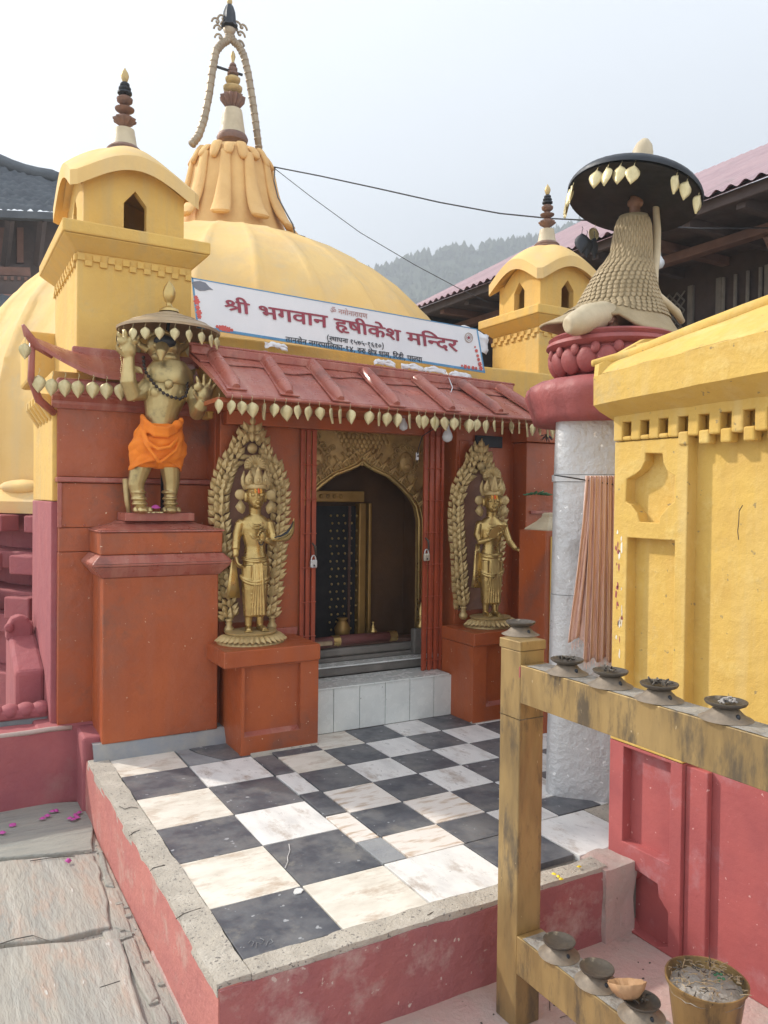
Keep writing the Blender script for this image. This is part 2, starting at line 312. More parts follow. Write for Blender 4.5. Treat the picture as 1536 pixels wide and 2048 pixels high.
GLYPHS = {
284: "243 40 195 107 447 258 410 266 375 275 342 284 312 294 283 304 257 314 228 295 199 276 168 258 138 239 107 220 76 202 28 270 55 284 82 297 108 312 133 326 158 340 183 354 151 379 127 404 110 428 98 452 91 477 89 503 94 537 108 567 132 594 163 615 202 628 247 632 288 628 325 616 356 596 380 569 394 537 399 500 397 472 389 446 376 422 360 400 341 380 319 361 350 350 385 340 423 330 462 322 500 315 537 310 537 551 461 551 461 622 722 622 722 551 618 551 618 0 537 0 537 234|168 497 170 481 176 464 185 446 200 428 221 410 248 393 268 408 286 425 300 442 310 460 316 480 318 500 316 521 309 537 298 550 283 559 265 564 244 566 225 564 208 558 192 549 178 536 171 518",
68: "-185 615 -195 638 -204 660 -211 682 -216 704 -219 726 -220 748 -215 789 -201 824 -178 854 -146 878 -107 891 -61 896 -23 893 10 883 39 868 64 845 87 815 108 778 127 734 145 682 163 622 273 622 273 551 170 551 170 0 89 0 89 551 0 551 0 622 87 622 68 685 49 736 28 776 5 803 -23 820 -57 825 -82 822 -102 814 -118 800 -130 782 -137 760 -139 733 -138 711 -135 691 -129 672 -122 653 -114 634 -105 615",
49: "174 632 198 631 220 627 240 622 259 613 276 601 291 586 302 572 312 554 320 533 327 507 331 475 332 437 332 321 533 321 533 551 402 551 402 622 717 622 717 551 614 551 614 0 533 0 533 250 332 250 332 213 330 193 326 177 318 166 307 157 296 153 283 151 270 152 257 157 243 164 229 173 216 183 204 196 193 209 183 223 175 237 169 251 165 265 164 278 166 289 170 300 178 308 189 315 204 320 224 321 253 321 253 426 252 455 251 479 248 498 244 514 239 527 232 538 216 555 195 565 169 568 152 567 139 562 128 555 120 545 116 534 114 521 117 504 124 489 138 478 157 469 184 463 218 460 210 389 163 396 124 408 90 426 66 450 51 481 46 520 50 556 63 584 84 606 111 620 141 629",
27: "208 551 208 234 207 218 202 204 196 193 186 185 174 180 160 178 143 180 125 187 106 199 89 214 74 231 60 250 49 270 43 289 41 308 43 322 47 335 54 345 66 353 82 357 102 359 127 359 127 551 0 551 0 622 578 622 578 551 474 551 474 0 393 0 393 551",
57: "571 551 467 551 467 0 387 0 387 165 368 153 347 143 324 132 297 124 267 120 233 118 198 120 166 127 137 139 111 155 89 174 70 198 57 224 49 254 46 286 52 339 72 383 104 418 146 444 196 459 255 464 264 464 275 463 288 462 300 461 313 460 326 459 337 458 346 456 354 454 349 381 336 384 321 386 306 388 290 390 274 391 259 391 221 388 188 379 162 364 143 343 131 318 127 287 131 256 141 231 158 212 181 199 206 191 235 188 268 191 298 198 324 210 348 226 369 242 387 260 387 551 0 551 0 622 571 622",
66: "170 551 170 0 89 0 89 551 0 551 0 622 273 622 273 551",
44: "0 622 569 622 569 551 466 551 466 0 385 0 385 298 204 298 204 244 202 227 198 213 190 202 180 194 167 190 153 188 137 190 120 197 102 209 85 224 70 241 56 260 45 280 39 299 37 318 38 332 43 345 50 355 62 363 78 367 98 369 385 369 385 551 0 551",
407: "284 300 327 298 365 291 396 279 423 264 444 245 460 224 472 202 479 178 481 153 481 145 481 135 480 124 479 114 478 104 476 95 440 91 411 83 389 71 374 56 365 39 362 19 365 -1 373 -16 387 -27 404 -34 423 -39 443 -40 459 -40 473 -38 488 -36 502 -31 519 -25 537 -17 562 -86 546 -93 529 -99 510 -104 490 -108 470 -110 448 -111 402 -107 363 -94 331 -74 308 -46 294 -14 289 23 292 49 302 75 318 100 341 122 370 139 407 150 401 174 390 194 372 209 348 220 317 226 280 228 237 225 202 215 174 199 154 177 142 150 138 117 140 92 145 68 154 45 166 22 184 -1 206 -26 233 -51 266 -79 304 -109 250 -162 191 -112 143 -64 106 -18 79 27 63 74 58 121 60 146 65 170 74 192 85 212 99 231 116 247 104 260 93 275 83 291 75 309 71 330 69 352 70 370 73 386 79 400 86 413 95 424 106 433 122 443 140 451 158 458 179 462 203 464 229 465 361 465 361 551 0 551 0 622 565 622 565 551 442 551 442 394 230 394 211 394 197 393 186 391 178 389 170 385 164 381 156 372 151 361 149 347 150 334 153 322 159 312 166 302 174 292 183 284 215 293 248 298",
59: "593 622 593 551 489 551 489 0 408 0 408 191 387 180 365 170 341 160 315 152 286 148 254 146 228 148 204 152 182 160 161 169 143 181 128 194 113 213 100 234 91 258 84 285 80 318 79 358 79 551 0 551 0 622|408 551 205 551 408 287|189 240 207 227 232 220 262 217 279 218 296 221 313 225 329 231 345 237 360 245 159 507 159 369 159 344 160 322 162 304 164 289 168 276 172 266 176 256 182 248",
25: "777 551 452 551 452 349 486 377 525 393 569 399 610 394 645 381 675 358 698 326 711 286 716 239 714 208 709 175 701 141 689 107 672 73 651 39 579 80 595 102 608 127 620 154 629 182 634 210 636 237 634 266 627 289 616 307 602 320 584 327 562 330 526 322 489 298 452 258 452 0 371 0 371 174 354 161 334 148 312 136 286 126 258 120 226 118 195 120 166 126 138 137 112 152 90 171 71 194 57 222 49 254 46 290 52 340 70 382 101 417 141 443 189 459 244 464 260 464 277 462 296 460 313 458 328 456 339 454 333 381 321 384 308 386 292 388 277 390 262 391 249 391 213 388 183 379 159 365 141 345 131 321 127 292 130 260 141 234 158 214 179 199 202 191 228 188 256 190 282 197 306 209 329 224 350 241 371 260 371 551 0 551 0 622 777 622",
75: "-169 615 -183 664 -197 705 -210 740 -225 767 -240 788 -256 804 -274 815 -293 821 -315 823 -329 823 -342 821 -354 818 -365 815 -375 812 -385 809 -409 882 -382 890 -351 894 -318 896 -284 893 -252 885 -224 870 -199 850 -175 820 -154 784 -133 737 -113 681 -94 615",
58: "122 189 100 191 80 197 64 206 50 220 43 236 40 255 42 273 48 287 58 299 71 307 86 312 104 314 116 313 129 311 142 306 156 300 172 290 191 276 222 290 250 309 273 335 291 366 301 402 305 443 302 478 292 508 276 532 254 551 228 562 199 566 180 565 165 560 153 552 145 542 140 530 138 516 139 506 142 495 148 484 156 472 169 463 186 454 208 447 236 442 270 440 253 370 196 378 149 394 112 418 87 447 71 480 66 517 70 549 82 577 102 600 129 618 163 628 204 632 235 630 264 622 292 610 318 594 340 572 358 546 373 516 381 480 384 440 380 395 369 353 350 312 324 276 292 246 254 221 284 194 313 165 341 134 368 103 392 73 414 43 350 -1 317 44 286 84 258 118 230 147 204 172 179 194 161 191 142 190|591 551 591 0 510 0 510 551 421 551 421 622 695 622 695 551",
50: "509 551 509 0 428 0 428 250 207 250 207 213 205 193 201 177 192 166 182 157 171 153 159 151 146 152 133 157 119 164 105 173 92 183 80 196 69 209 59 223 50 237 44 251 40 265 39 278 41 289 45 300 52 308 64 315 80 320 100 321 126 321 126 551 0 551 0 622 612 622 612 551|428 551 207 551 207 321 428 321",
67: "89 551 0 551 0 622 80 622 72 637 66 653 60 669 56 686 54 705 53 724 59 773 79 814 111 849 154 875 206 891 266 896 356 888 440 862 516 820 585 763 648 695 704 615 620 615 515 731 402 801 283 824 240 821 203 811 174 794 152 772 138 746 134 714 135 695 138 677 144 662 150 647 157 634 165 622 273 622 273 551 170 551 170 0 89 0",
202: "0 622 373 622 373 551 0 551|204 298 204 244 202 227 198 213 190 202 180 194 167 190 153 188 137 190 120 197 102 209 85 224 70 241 56 260 45 280 39 299 37 318 38 332 43 345 50 355 62 363 78 367 98 369 385 369 385 298",
42: "413 -58 399 -35 386 -12 373 11 361 33 351 54 342 73 334 72 325 71 316 70 307 69 297 68 287 68 259 69 231 73 202 78 175 87 149 98 124 112 102 130 83 151 68 176 56 204 48 236 46 272 48 300 53 325 62 348 73 367 86 385 102 401 126 419 153 433 183 443 216 450 252 455 290 456 295 456 295 551 0 551 0 622 534 622 534 551 376 551 376 385 327 385 291 384 260 382 234 378 211 372 191 365 173 355 159 344 148 331 138 317 132 301 127 282 126 262 130 229 144 200 166 174 197 155 237 144 287 140 291 140 295 140 299 140 303 140 307 140 312 141 309 154 307 165 306 176 308 197 315 214 327 226 341 234 357 238 373 240 399 237 421 229 438 216 451 199 458 181 461 162 459 142 455 126 446 112 436 102 424 93 410 86 419 70 428 53 438 36 450 18 464 -2 480 -24",
52: "395 42 341 -12 302 21 265 54 230 87 197 120 166 151 138 181 113 209 92 234 75 256 62 275 53 292 46 305 43 317 41 329 40 340 42 352 47 364 55 376 67 385 83 391 104 393 120 392 134 388 148 382 159 373 171 362 181 349 205 363 224 380 238 399 248 420 254 443 256 468 255 483 254 498 251 514 247 528 243 540 239 551 0 551 0 622 424 622 424 551 320 551 329 525 334 494 336 458 334 423 326 392 314 365 298 341 278 319 254 300 227 284 198 268 167 254 199 219 233 183 272 146 312 110 353 75",
84: "502 816 504 829 508 841 516 852 527 860 539 864 552 866 565 864 576 860 587 852 595 841 600 829 602 816 600 803 595 791 587 780 576 772 565 768 552 766 539 768 527 772 516 780 508 791 504 803|759 833 740 772 715 725 682 690 644 667 601 654 553 649 507 654 465 669 427 694 393 729 364 775 339 833 408 856 426 813 446 778 468 751 493 732 522 720 555 716 590 720 619 733 642 754 659 782 674 817 686 858|470 218 465 175 450 141 424 114 392 95 354 84 312 80 257 87 206 108 159 144 115 196 71 267 29 356 100 382 129 316 160 260 193 214 228 180 265 160 305 153 329 155 349 161 367 170 380 185 388 203 391 227 389 251 382 273 370 293 356 312 338 330 318 347 300 344 280 342 260 341 255 411 296 415 328 423 352 435 367 451 377 471 380 494 377 516 370 533 356 546 340 555 322 560 302 562 278 561 256 558 235 552 215 545 193 536 171 525 146 594 165 603 186 612 210 620 237 627 266 631 298 632 346 628 386 615 418 593 441 565 454 532 459 495 457 469 451 445 440 423 426 403 408 385 385 370 396 362 406 355 416 350 425 347 436 345 446 344 459 345 471 349 482 356 493 365 504 379 516 396 546 443 569 477 593 503 616 523 641 536 671 544 705 547 730 545 754 539 778 528 800 514 819 494 836 470 848 442 856 407 858 368 853 318 837 275 810 239 775 212 733 196 683 191 654 193 627 199 603 208 581 221 559 236 537 254 586 307 601 294 617 283 632 274 648 267 666 263 686 262 709 265 730 274 750 288 765 309 775 336 778 369 776 401 768 427 756 448 741 464 723 473 702 476 684 474 668 468 654 459 640 445 626 426 610 401 583 357 568 334 551 314 532 297 511 284 486 277 457 274 457 274 464 255 469 237",
3: "",
79: "170 551 170 0 89 0 89 551 0 551 0 622 273 622 273 551|90 615 76 664 62 705 48 740 34 767 19 788 3 804 -15 815 -34 821 -56 823 -70 823 -83 821 -95 818 -106 815 -116 812 -126 809 -150 882 -123 890 -92 894 -59 896 -25 893 7 885 34 870 60 850 84 820 106 784 126 737 146 681 165 615",
51: "595 622 595 551 491 551 491 0 410 0 410 179 390 167 368 157 343 146 316 138 286 134 253 132 197 139 148 159 108 192 75 237 52 291 38 353 76 363 106 375 130 390 147 407 157 430 160 457 159 475 155 493 148 509 141 524 132 538 123 551 0 551 0 622|129 301 144 271 160 247 180 228 202 214 228 206 259 203 291 205 320 212 346 224 370 239 391 256 410 274 410 551 211 551 227 516 237 481 240 445 228 381 191 333",
39: "634 551 634 0 553 0 553 551 420 551 420 321 419 294 416 271 412 250 405 231 396 214 385 198 370 183 352 170 331 160 307 152 281 148 251 146 194 153 149 172 114 205 104 222 95 241 88 263 83 288 80 318 79 352 79 551 0 551 0 622 737 622 737 551|249 217 280 221 304 231 321 249 328 261 332 274 336 288 337 305 339 327 339 353 339 551 160 551 160 353 160 329 162 308 164 291 167 276 172 263 178 251 186 241 195 233 206 226 218 221 232 218",
795: "213 -165 167 -93 131 -15 103 68 84 156 72 246 68 337 72 429 83 518 102 604 130 685 167 761 213 832 294 832 252 759 217 681 190 599 169 513 157 426 153 336 157 248 169 160 189 74 217 -11 252 -90 295 -165",
215: "369 322 389 322 408 323 425 324 442 326 460 329 478 332 486 260 469 257 452 255 435 253 417 252 399 251 380 251 352 252 322 254 292 258 262 264 236 270 212 277 198 269 183 261 167 253 196 218 228 182 264 146 301 110 340 75 380 42 326 -12 289 21 254 54 220 87 189 120 160 151 133 181 109 209 89 234 73 256 60 275 51 292 46 305 42 317 41 329 40 340 42 352 47 364 55 376 67 385 83 391 104 393 120 392 134 388 148 382 159 373 171 362 181 350 194 364 203 380 210 398 214 418 216 438 217 458 217 477 215 495 212 512 209 527 205 540 201 551 0 551 0 622 403 622 403 551 281 551 285 539 289 526 293 511 296 495 297 477 298 458 297 431 294 407 288 385 281 365 272 348 262 333 297 327 333 323",
41: "553 551 553 0 472 0 472 180 451 168 428 157 403 146 375 138 343 134 308 132 254 137 206 154 164 180 128 218 101 265 83 322 140 337 185 356 216 378 238 403 251 433 255 467 252 498 245 523 232 542 214 557 194 565 171 568 155 567 142 563 130 556 121 547 116 535 114 521 123 492 150 472 195 461 187 391 147 399 112 413 84 430 63 454 50 483 46 519 50 553 62 581 82 604 109 619 138 629 172 632 199 630 225 624 250 614 274 601 294 583 312 561 325 535 333 504 336 469 332 423 318 383 296 349 266 320 228 295 182 274 198 252 215 234 234 220 256 211 282 205 314 203 347 205 377 212 403 223 427 238 450 255 472 275 472 551 390 551 390 622 656 622 656 551",
46: "479 551 479 0 398 0 398 191 378 179 357 168 335 159 311 152 284 147 254 146 228 148 204 152 182 160 161 169 143 181 128 194 113 213 100 234 91 258 84 285 80 318 79 358 79 551 0 551 0 622 583 622 583 551|398 551 160 551 160 369 160 344 161 322 163 304 165 289 169 276 172 266 177 256 183 248 190 240 208 227 233 220 263 217 289 219 314 225 338 236 360 249 380 264 398 280",
107: "275 632 320 628 357 615 388 594 411 567 424 535 429 499 427 473 421 448 412 424 397 399 378 373 353 346 322 318 285 288 241 256 362 160 386 139 404 119 418 99 426 78 431 57 433 34 432 14 427 -5 420 -24 411 -41 400 -60 386 -79 321 -30 330 -20 337 -10 342 0 347 10 349 22 350 34 349 47 346 58 342 69 334 79 324 91 310 103 128 254 132 276 197 320 251 360 293 396 324 430 342 464 348 498 346 518 339 534 328 546 313 555 296 560 276 562 257 560 241 556 228 548 218 538 212 525 210 510 212 496 217 483 226 472 238 461 257 452 280 444 231 386 201 401 177 418 158 438 145 461 137 487 134 517 136 535 140 553 148 570 160 587 175 602 194 614 217 624 244 630",
111: "477 -67 465 -47 453 -25 441 0 428 25 416 50 404 76 392 102 381 126 371 150 362 172 354 191 348 208 337 207 325 207 312 207 284 208 256 212 228 218 202 226 177 238 154 253 134 272 117 294 103 321 92 352 86 388 84 428 86 460 90 493 98 528 109 564 124 599 143 632 227 611 210 579 194 547 182 516 172 484 166 451 164 417 168 374 180 339 199 312 227 292 263 280 308 276 314 276 320 276 326 277 323 291 321 303 320 313 322 333 330 349 342 362 357 370 373 375 391 377 416 374 436 366 453 352 465 336 473 317 475 298 473 279 468 262 460 248 448 237 434 228 418 221 427 199 439 173 452 143 468 112 484 80 500 48 517 17 533 -10 549 -35",
113: "512 270 506 199 490 143 462 101 426 72 383 55 334 49 295 52 258 60 224 74 194 94 165 123 140 158 116 203 96 256 78 319 62 392 49 477 38 573 118 588 127 494 140 410 154 336 173 272 195 219 222 178 252 147 289 129 330 123 366 128 393 141 412 164 423 195 430 232 432 275 431 308 426 340 420 370 410 397 398 421 382 441 365 456 345 465 322 468 307 467 294 462 283 454 275 444 271 432 269 418 270 406 274 395 280 384 289 373 303 364 320 356 342 350 369 345 401 342 384 272 324 281 276 297 239 321 213 350 198 383 193 420 197 453 208 482 228 506 253 524 285 535 322 539 359 535 392 523 422 504 449 478 471 446 488 408 502 366 509 320",
800: "49 338 291 338 291 256 49 256",
112: "470 -67 459 -48 448 -29 437 -8 426 14 415 35 406 56 397 75 390 92 384 106 376 105 368 105 360 104 351 104 343 104 335 104 293 107 256 114 224 127 196 144 173 165 155 188 142 215 135 243 132 272 133 290 137 308 144 326 153 343 165 359 180 373 158 388 139 406 124 426 112 448 105 473 103 501 109 540 126 573 156 598 194 617 238 628 288 632 306 632 325 631 346 629 365 627 380 625 391 622 385 552 373 555 359 557 344 560 329 561 311 563 292 563 232 555 196 531 184 492 186 473 193 456 204 442 218 431 235 422 254 414 278 419 305 422 333 423 342 423 352 423 361 422 370 421 377 420 384 419 377 350 370 351 362 351 354 352 345 352 335 352 324 352 293 350 266 343 243 331 226 314 215 293 212 266 216 238 228 215 247 197 272 184 300 177 332 174 336 174 340 174 344 174 349 174 353 174 357 175 355 182 354 188 353 194 352 200 352 206 352 210 354 231 361 248 372 260 387 268 402 272 418 274 444 271 466 263 484 250 496 233 504 215 506 196 504 177 499 161 490 148 479 136 466 127 451 120 462 97 475 72 490 44 507 17 524 -10 542 -35",
106: "275 121 238 124 203 132 172 146 143 166 120 189 100 218 86 249 78 284 75 321 78 359 86 393 100 424 120 452 143 475 171 494 202 509 237 517 274 520 312 517 347 509 378 494 407 475 430 452 450 424 464 392 473 357 476 319 473 282 465 247 450 216 431 188 408 165 380 146 348 132 313 124|273 192 306 196 335 208 360 229 379 256 390 287 394 322 390 358 380 388 362 414 338 433 310 445 277 449 244 445 216 433 191 412 172 385 161 354 157 318 161 283 171 253 189 227 213 208 241 196",
796: "60 -165 102 -92 136 -14 164 69 184 155 196 242 200 330 196 419 184 507 164 594 137 678 102 757 59 832 141 832 187 760 223 682 251 598 270 510 282 420 286 329 282 238 270 149 251 63 223 -19 187 -95 141 -165",
40: "481 551 481 0 400 0 400 328 291 328 254 327 223 325 200 322 180 317 164 309 150 299 137 284 129 263 126 237 130 205 142 173 163 142 191 111 227 77 271 40 217 -12 187 15 159 41 132 68 107 95 86 123 68 151 55 180 48 211 45 242 46 265 51 286 58 305 68 323 80 338 93 351 114 366 137 378 163 388 193 394 230 398 272 399 400 399 400 551 0 551 0 622 584 622 584 551",
60: "587 551 587 0 506 0 506 266 487 261 467 257 448 254 428 252 405 251 380 251 352 252 322 254 292 258 262 264 236 270 212 277 198 269 183 261 167 253 196 218 228 182 264 146 301 110 340 75 380 42 326 -12 289 21 254 54 220 87 189 120 160 151 133 181 109 209 89 234 73 256 60 275 51 292 46 305 42 317 41 329 40 340 42 352 47 364 55 376 67 385 83 391 104 393 120 392 134 388 148 382 159 373 171 362 181 350 194 364 203 380 210 398 214 418 216 438 217 458 217 477 215 495 212 512 209 527 205 540 201 551 0 551 0 622 691 622 691 551|369 322 394 322 418 324 440 326 462 329 484 334 506 339 506 551 281 551 285 539 289 526 293 511 296 495 297 477 298 458 297 431 294 407 288 385 281 365 272 348 262 333 297 327 333 323",
54: "0 551 0 622 693 622 693 551 589 551 589 0 508 0 508 355 504 356 499 356 494 356 478 355 462 351 445 344 429 334 413 319 397 300 382 276 369 245 356 208 279 232 288 261 299 288 311 313 295 324 279 334 263 342 246 348 228 352 209 353 184 350 164 343 148 330 136 313 128 294 126 271 128 246 136 222 148 198 164 175 185 151 210 126 239 100 272 71 309 40 255 -12 217 21 182 53 149 84 119 114 94 145 73 176 57 207 48 240 45 275 48 308 56 337 70 362 87 382 108 398 131 410 156 419 180 424 204 426 233 424 259 420 284 412 308 400 332 387 354 370 396 401 444 420 499 426 502 426 505 426 508 426 508 551",
110: "428 127 424 92 410 62 388 35 357 14 320 2 277 -2 249 0 223 5 198 14 176 27 157 42 142 61 130 82 122 105 120 131 121 149 123 166 128 183 134 201 144 220 157 240 174 264 197 290 225 320 191 354 163 385 138 412 119 437 102 460 90 480 80 499 72 516 68 532 64 548 63 564 62 579 62 587 63 596 64 604 65 614 67 623 69 632 154 617 150 604 148 591 147 579 148 563 151 547 156 530 163 511 175 490 192 467 213 440 241 410 275 375 309 410 336 441 358 468 375 492 387 513 396 531 402 547 405 562 406 576 405 589 403 603 399 617 483 632 487 614 489 596 490 579 489 562 487 545 484 529 478 513 470 495 460 477 447 457 430 435 410 412 387 385 359 355 327 322 356 291 378 263 396 238 408 216 417 196 422 178 426 160 427 143|200 138 202 121 208 105 217 90 231 78 250 71 274 69 295 71 313 77 328 88 339 102 346 118 348 136 347 146 346 157 343 168 339 180 332 194 322 208 310 225 294 244 274 266 254 245 238 226 226 210 217 195 210 181 205 169 202 158 201 148",
799: "46 -129 56 -89 65 -47 74 -3 83 40 90 80 95 116 192 116 199 105 189 69 177 30 162 -11 146 -52 130 -91 113 -129",
417: "519 296 517 266 512 236 502 206 490 178 475 151 457 126 385 167 398 184 410 203 422 224 431 248 436 271 438 294 436 316 430 334 421 350 408 362 390 369 369 371 347 369 325 362 304 351 288 330 268 311 246 295 221 280 195 267 167 254 199 219 233 183 272 146 312 110 353 75 395 42 341 -12 302 21 265 54 230 87 197 120 166 151 138 181 113 209 92 234 75 256 62 275 53 292 46 305 43 317 41 329 40 340 42 352 47 364 55 376 67 385 83 391 104 393 120 392 134 388 148 382 159 373 171 362 181 349 205 363 224 380 238 399 248 420 254 443 256 468 255 483 254 498 251 514 247 528 243 540 239 551 0 551 0 622 577 622 577 551 320 551 329 525 334 494 336 458 336 448 335 438 334 429 352 435 372 439 392 440 426 436 456 424 482 404 503 375 515 340",
179: "623 551 623 0 542 0 542 325 521 316 499 308 476 302 450 297 422 294 390 293 358 294 327 297 298 303 272 310 247 318 225 326 196 307 172 288 153 270 139 252 131 231 128 208 129 195 132 181 138 168 146 155 158 143 174 134 194 126 218 122 247 120 254 120 262 120 269 121 266 133 264 145 263 157 265 176 272 191 283 202 297 210 312 214 328 216 353 213 374 204 391 190 403 172 411 154 413 136 412 119 407 104 400 92 391 82 379 73 365 66 377 51 389 36 402 22 416 8 431 -7 448 -24 390 -65 372 -44 355 -24 338 -4 323 16 310 35 298 53 290 52 281 51 272 50 263 50 254 50 245 50 207 52 173 59 141 70 113 86 90 104 71 126 57 151 49 177 46 205 50 240 61 270 80 296 105 320 133 341 164 361 137 381 115 403 97 426 84 450 77 478 74 507 78 540 92 570 114 596 145 616 184 628 231 632 270 629 306 619 338 603 362 580 377 551 382 515 379 485 372 458 359 434 342 413 320 392 295 373 308 370 321 368 336 366 350 365 364 364 379 364 409 365 437 369 464 374 491 383 516 395 542 411 542 551 453 551 453 622 727 622 727 551|153 502 155 481 162 461 174 442 189 426 207 411 228 399 270 433 295 468 303 506 301 521 295 535 286 548 272 558 253 564 229 566 208 564 189 558 174 549 162 536 155 521",
269: "127 65 80 132 326 281 299 314 275 339 254 358 232 370 208 378 181 380 162 379 143 376 124 372 104 365 81 356 55 343 27 417 50 427 74 436 98 444 123 451 150 455 179 456 205 455 229 450 251 444 272 433 293 420 314 402 335 381 358 356 382 326 382 551 0 551 0 622 566 622 566 551 463 551 463 0 382 0 382 234",
43: "630 551 526 551 526 0 445 0 445 150 424 137 401 126 378 116 351 109 319 104 283 103 235 108 193 121 158 144 132 173 116 209 111 251 112 269 115 286 120 303 127 319 136 334 148 348 119 362 93 380 72 402 55 427 45 458 42 493 47 531 60 564 83 592 113 614 147 628 187 632 220 629 250 620 276 604 295 583 307 559 311 531 307 500 293 471 271 443 210 482 217 489 222 496 226 504 228 511 230 519 230 526 229 536 226 545 220 554 212 562 200 566 184 568 166 566 150 558 136 546 125 530 118 511 116 489 118 469 123 452 132 438 143 426 156 416 172 409 188 404 205 400 223 397 244 401 265 404 288 405 296 405 304 405 312 404 321 403 328 403 333 402 326 332 322 333 317 333 312 333 306 333 302 333 298 333 267 331 241 324 220 312 204 297 194 277 191 254 194 229 204 209 220 193 240 182 264 175 292 173 326 175 356 183 382 194 405 210 426 226 445 245 445 551 383 551 383 622 630 622",
37: "358 222 339 221 319 219 300 215 281 210 264 204 248 197 218 217 192 239 169 263 151 290 141 319 137 352 138 370 141 386 147 400 154 413 163 424 174 433 190 443 208 451 228 458 251 462 277 464 308 465 401 465 401 551 0 551 0 622 592 622 592 551 482 551 482 394 298 394 279 394 265 393 254 391 246 389 238 385 232 381 224 372 219 361 217 347 219 332 223 318 231 306 241 296 251 286 261 277 293 286 326 292 362 294 409 290 450 277 485 256 512 228 529 194 534 154 529 112 512 75 485 44 447 19 397 5 337 0 274 5 215 20 162 44 112 76 66 114 25 158 86 207 124 166 163 132 202 106 244 88 289 78 337 74 401 83 440 109 453 152 450 173 442 191 428 204 410 214 386 220",
210: "0 622 515 622 515 551 0 551|537 349 523 353 509 355 494 356 478 355 462 351 445 344 429 334 413 319 397 300 382 276 369 245 356 208 279 232 288 261 299 288 311 313 296 324 280 334 264 342 247 348 228 352 209 353 184 350 164 343 148 330 136 313 128 294 126 271 128 246 136 222 148 198 164 175 185 151 210 126 239 100 272 71 309 40 255 -12 217 21 182 53 149 84 119 114 94 145 73 176 57 207 48 240 45 275 48 308 56 337 70 362 87 382 108 398 130 410 155 419 179 424 204 426 233 424 259 420 284 412 308 400 332 387 354 370 396 401 445 420 500 426 510 426 519 425 530 424 539 422 548 420 556 417",
}
LINES = {'w1': (966, [(284, 0), (68, 707)]), 'w2': (2636, [(49, 0), (27, 703), (57, 1266), (66, 1822), (44, 2081)]), 'w3': (2829, [(407, 0), (59, 550), (68, 1128), (25, 1387), (75, 2149), (58, 2149)]), 'w4': (2144, [(50, 0), (67, 598), (202, 857), (42, 1215), (52, 1735)]), 'om': (5359, [(84, 0), (3, 902), (44, 1162), (50, 1717), (79, 2315), (44, 2574), (66, 3129), (52, 3388), (66, 3797), (51, 4056), (39, 4636)]), 'est': (8388, [(795, 0), (215, 354), (41, 743), (66, 1385), (46, 1644), (44, 2212), (66, 2767), (3, 3026), (107, 3286), (111, 3837), (113, 4388), (111, 4939), (800, 5490), (107, 5830), (112, 6381), (107, 6932), (106, 7483), (796, 8034)]), 'adr': (18253, [(40, 0), (66, 570), (44, 829), (60, 1384), (75, 2060), (44, 2060), (3, 2615), (44, 2875), (27, 3430), (52, 3993), (46, 4402), (66, 4970), (67, 5229), (54, 5488), (25, 6166), (66, 6928), (800, 7187), (107, 7527), (110, 8078), (799, 8629), (3, 8897), (417, 9157), (417, 9720), (3, 10283), (179, 10543), (75, 11255), (269, 11255), (3, 11807), (43, 12067), (66, 12682), (50, 12941), (799, 13539), (3, 13807), (67, 14067), (52, 14326), (37, 14735), (68, 15312), (799, 15571), (3, 15839), (46, 16099), (66, 16667), (210, 16926), (46, 17426), (66, 17994)])}

# ================================================================== SETTING
GZ = -0.25
tag(build(MB().grid(lambda u, v: (-60+130*u, -20+160*v, GZ-.03), 8, 8), 'ground', 'cement'), kind='structure')

# courtyard with separate flagstones left of the platform
cy = tag(build(MB().box(-3.0, .3, GZ-.10, .62, 4.2, GZ-.022), 'courtyard', 'cement'), kind='structure')
def slab(pts, m, h, seed, name='flagstone'):
    rr = random.Random(seed)
    cs = [P(a, b, z=GZ) for a, b in pts]
    n = len(cs); o = []
    for i in range(n):          # uneven split edges
        a, b = cs[i], cs[(i+1) % n]
        L = (b-a).length; k = max(1, int(L/.06))
        nrm = V(-(b-a).y, (b-a).x, 0).normalized()
        for j in range(k):
            q = a.lerp(b, j/k)
            o.append(q + nrm*rr.uniform(-.006, .006)*(1 if j else .4) + V(0, 0, h*1.0))
    b = MB(); b.prism(o, (0, 0, -.05)); build(b, name, m, cy, bevel=.006)
SL = [([(-330,1632),(165,1604),(185,1648),(186,1700),(-330,1745)], 'stone2', .004),
      ([(-330,1750),(186,1706),(208,1770),(222,1852),(110,1878),(-330,1915)], 'stone', .000),
      ([(-330,1935),(105,1888),(240,1878),(262,1960),(300,2060),(-330,2140)], 'stone', .006),
      ([(-400,2150),(310,2070),(380,2260),(-400,2400)], 'stone', .003),
      ([(192,1690),(206,1700),(230,1770),(212,1768)], 'stone2', -.004),
      ([(214,1774),(234,1776),(262,1860),(228,1850)], 'stone', -.006),
      ([(246,1880),(268,1872),(318,1990),(300,2005),(268,1950)], 'stone', -.002),
      ([(302,2015),(326,2000),(372,2110),(340,2140)], 'stone', -.004)]
for i, (p, m_, h) in enumerate(SL): slab(p, m_, h, i)
build(MB().box(.515, .4, GZ-.09, .634, 3.86, GZ-.0117), 'margin_strip', 'stone', cy, bevel=.006)
# chips and dry straw in the joint beside the kerb
b = MB()
for k in range(60):
    t = random.random(); yy = lerp(1.5, 3.85, t); xx = .625-abs(random.gauss(0, .035)); s = random.uniform(.002, .008)
    b.box(xx-s*random.uniform(.5, 3), yy-s, GZ-.02, xx+s, yy+s*random.uniform(.5, 2), GZ-.012+s)
build(b, 'joint_rubble', 'stone2', cy, kind='stuff')

# right of the platform: pink-dusted cement floor
pf = tag(build(MB().box(.63, .2, GZ-.10, 4.5, 2.6, GZ), 'pavement', 'pinkfloor'), kind='structure')

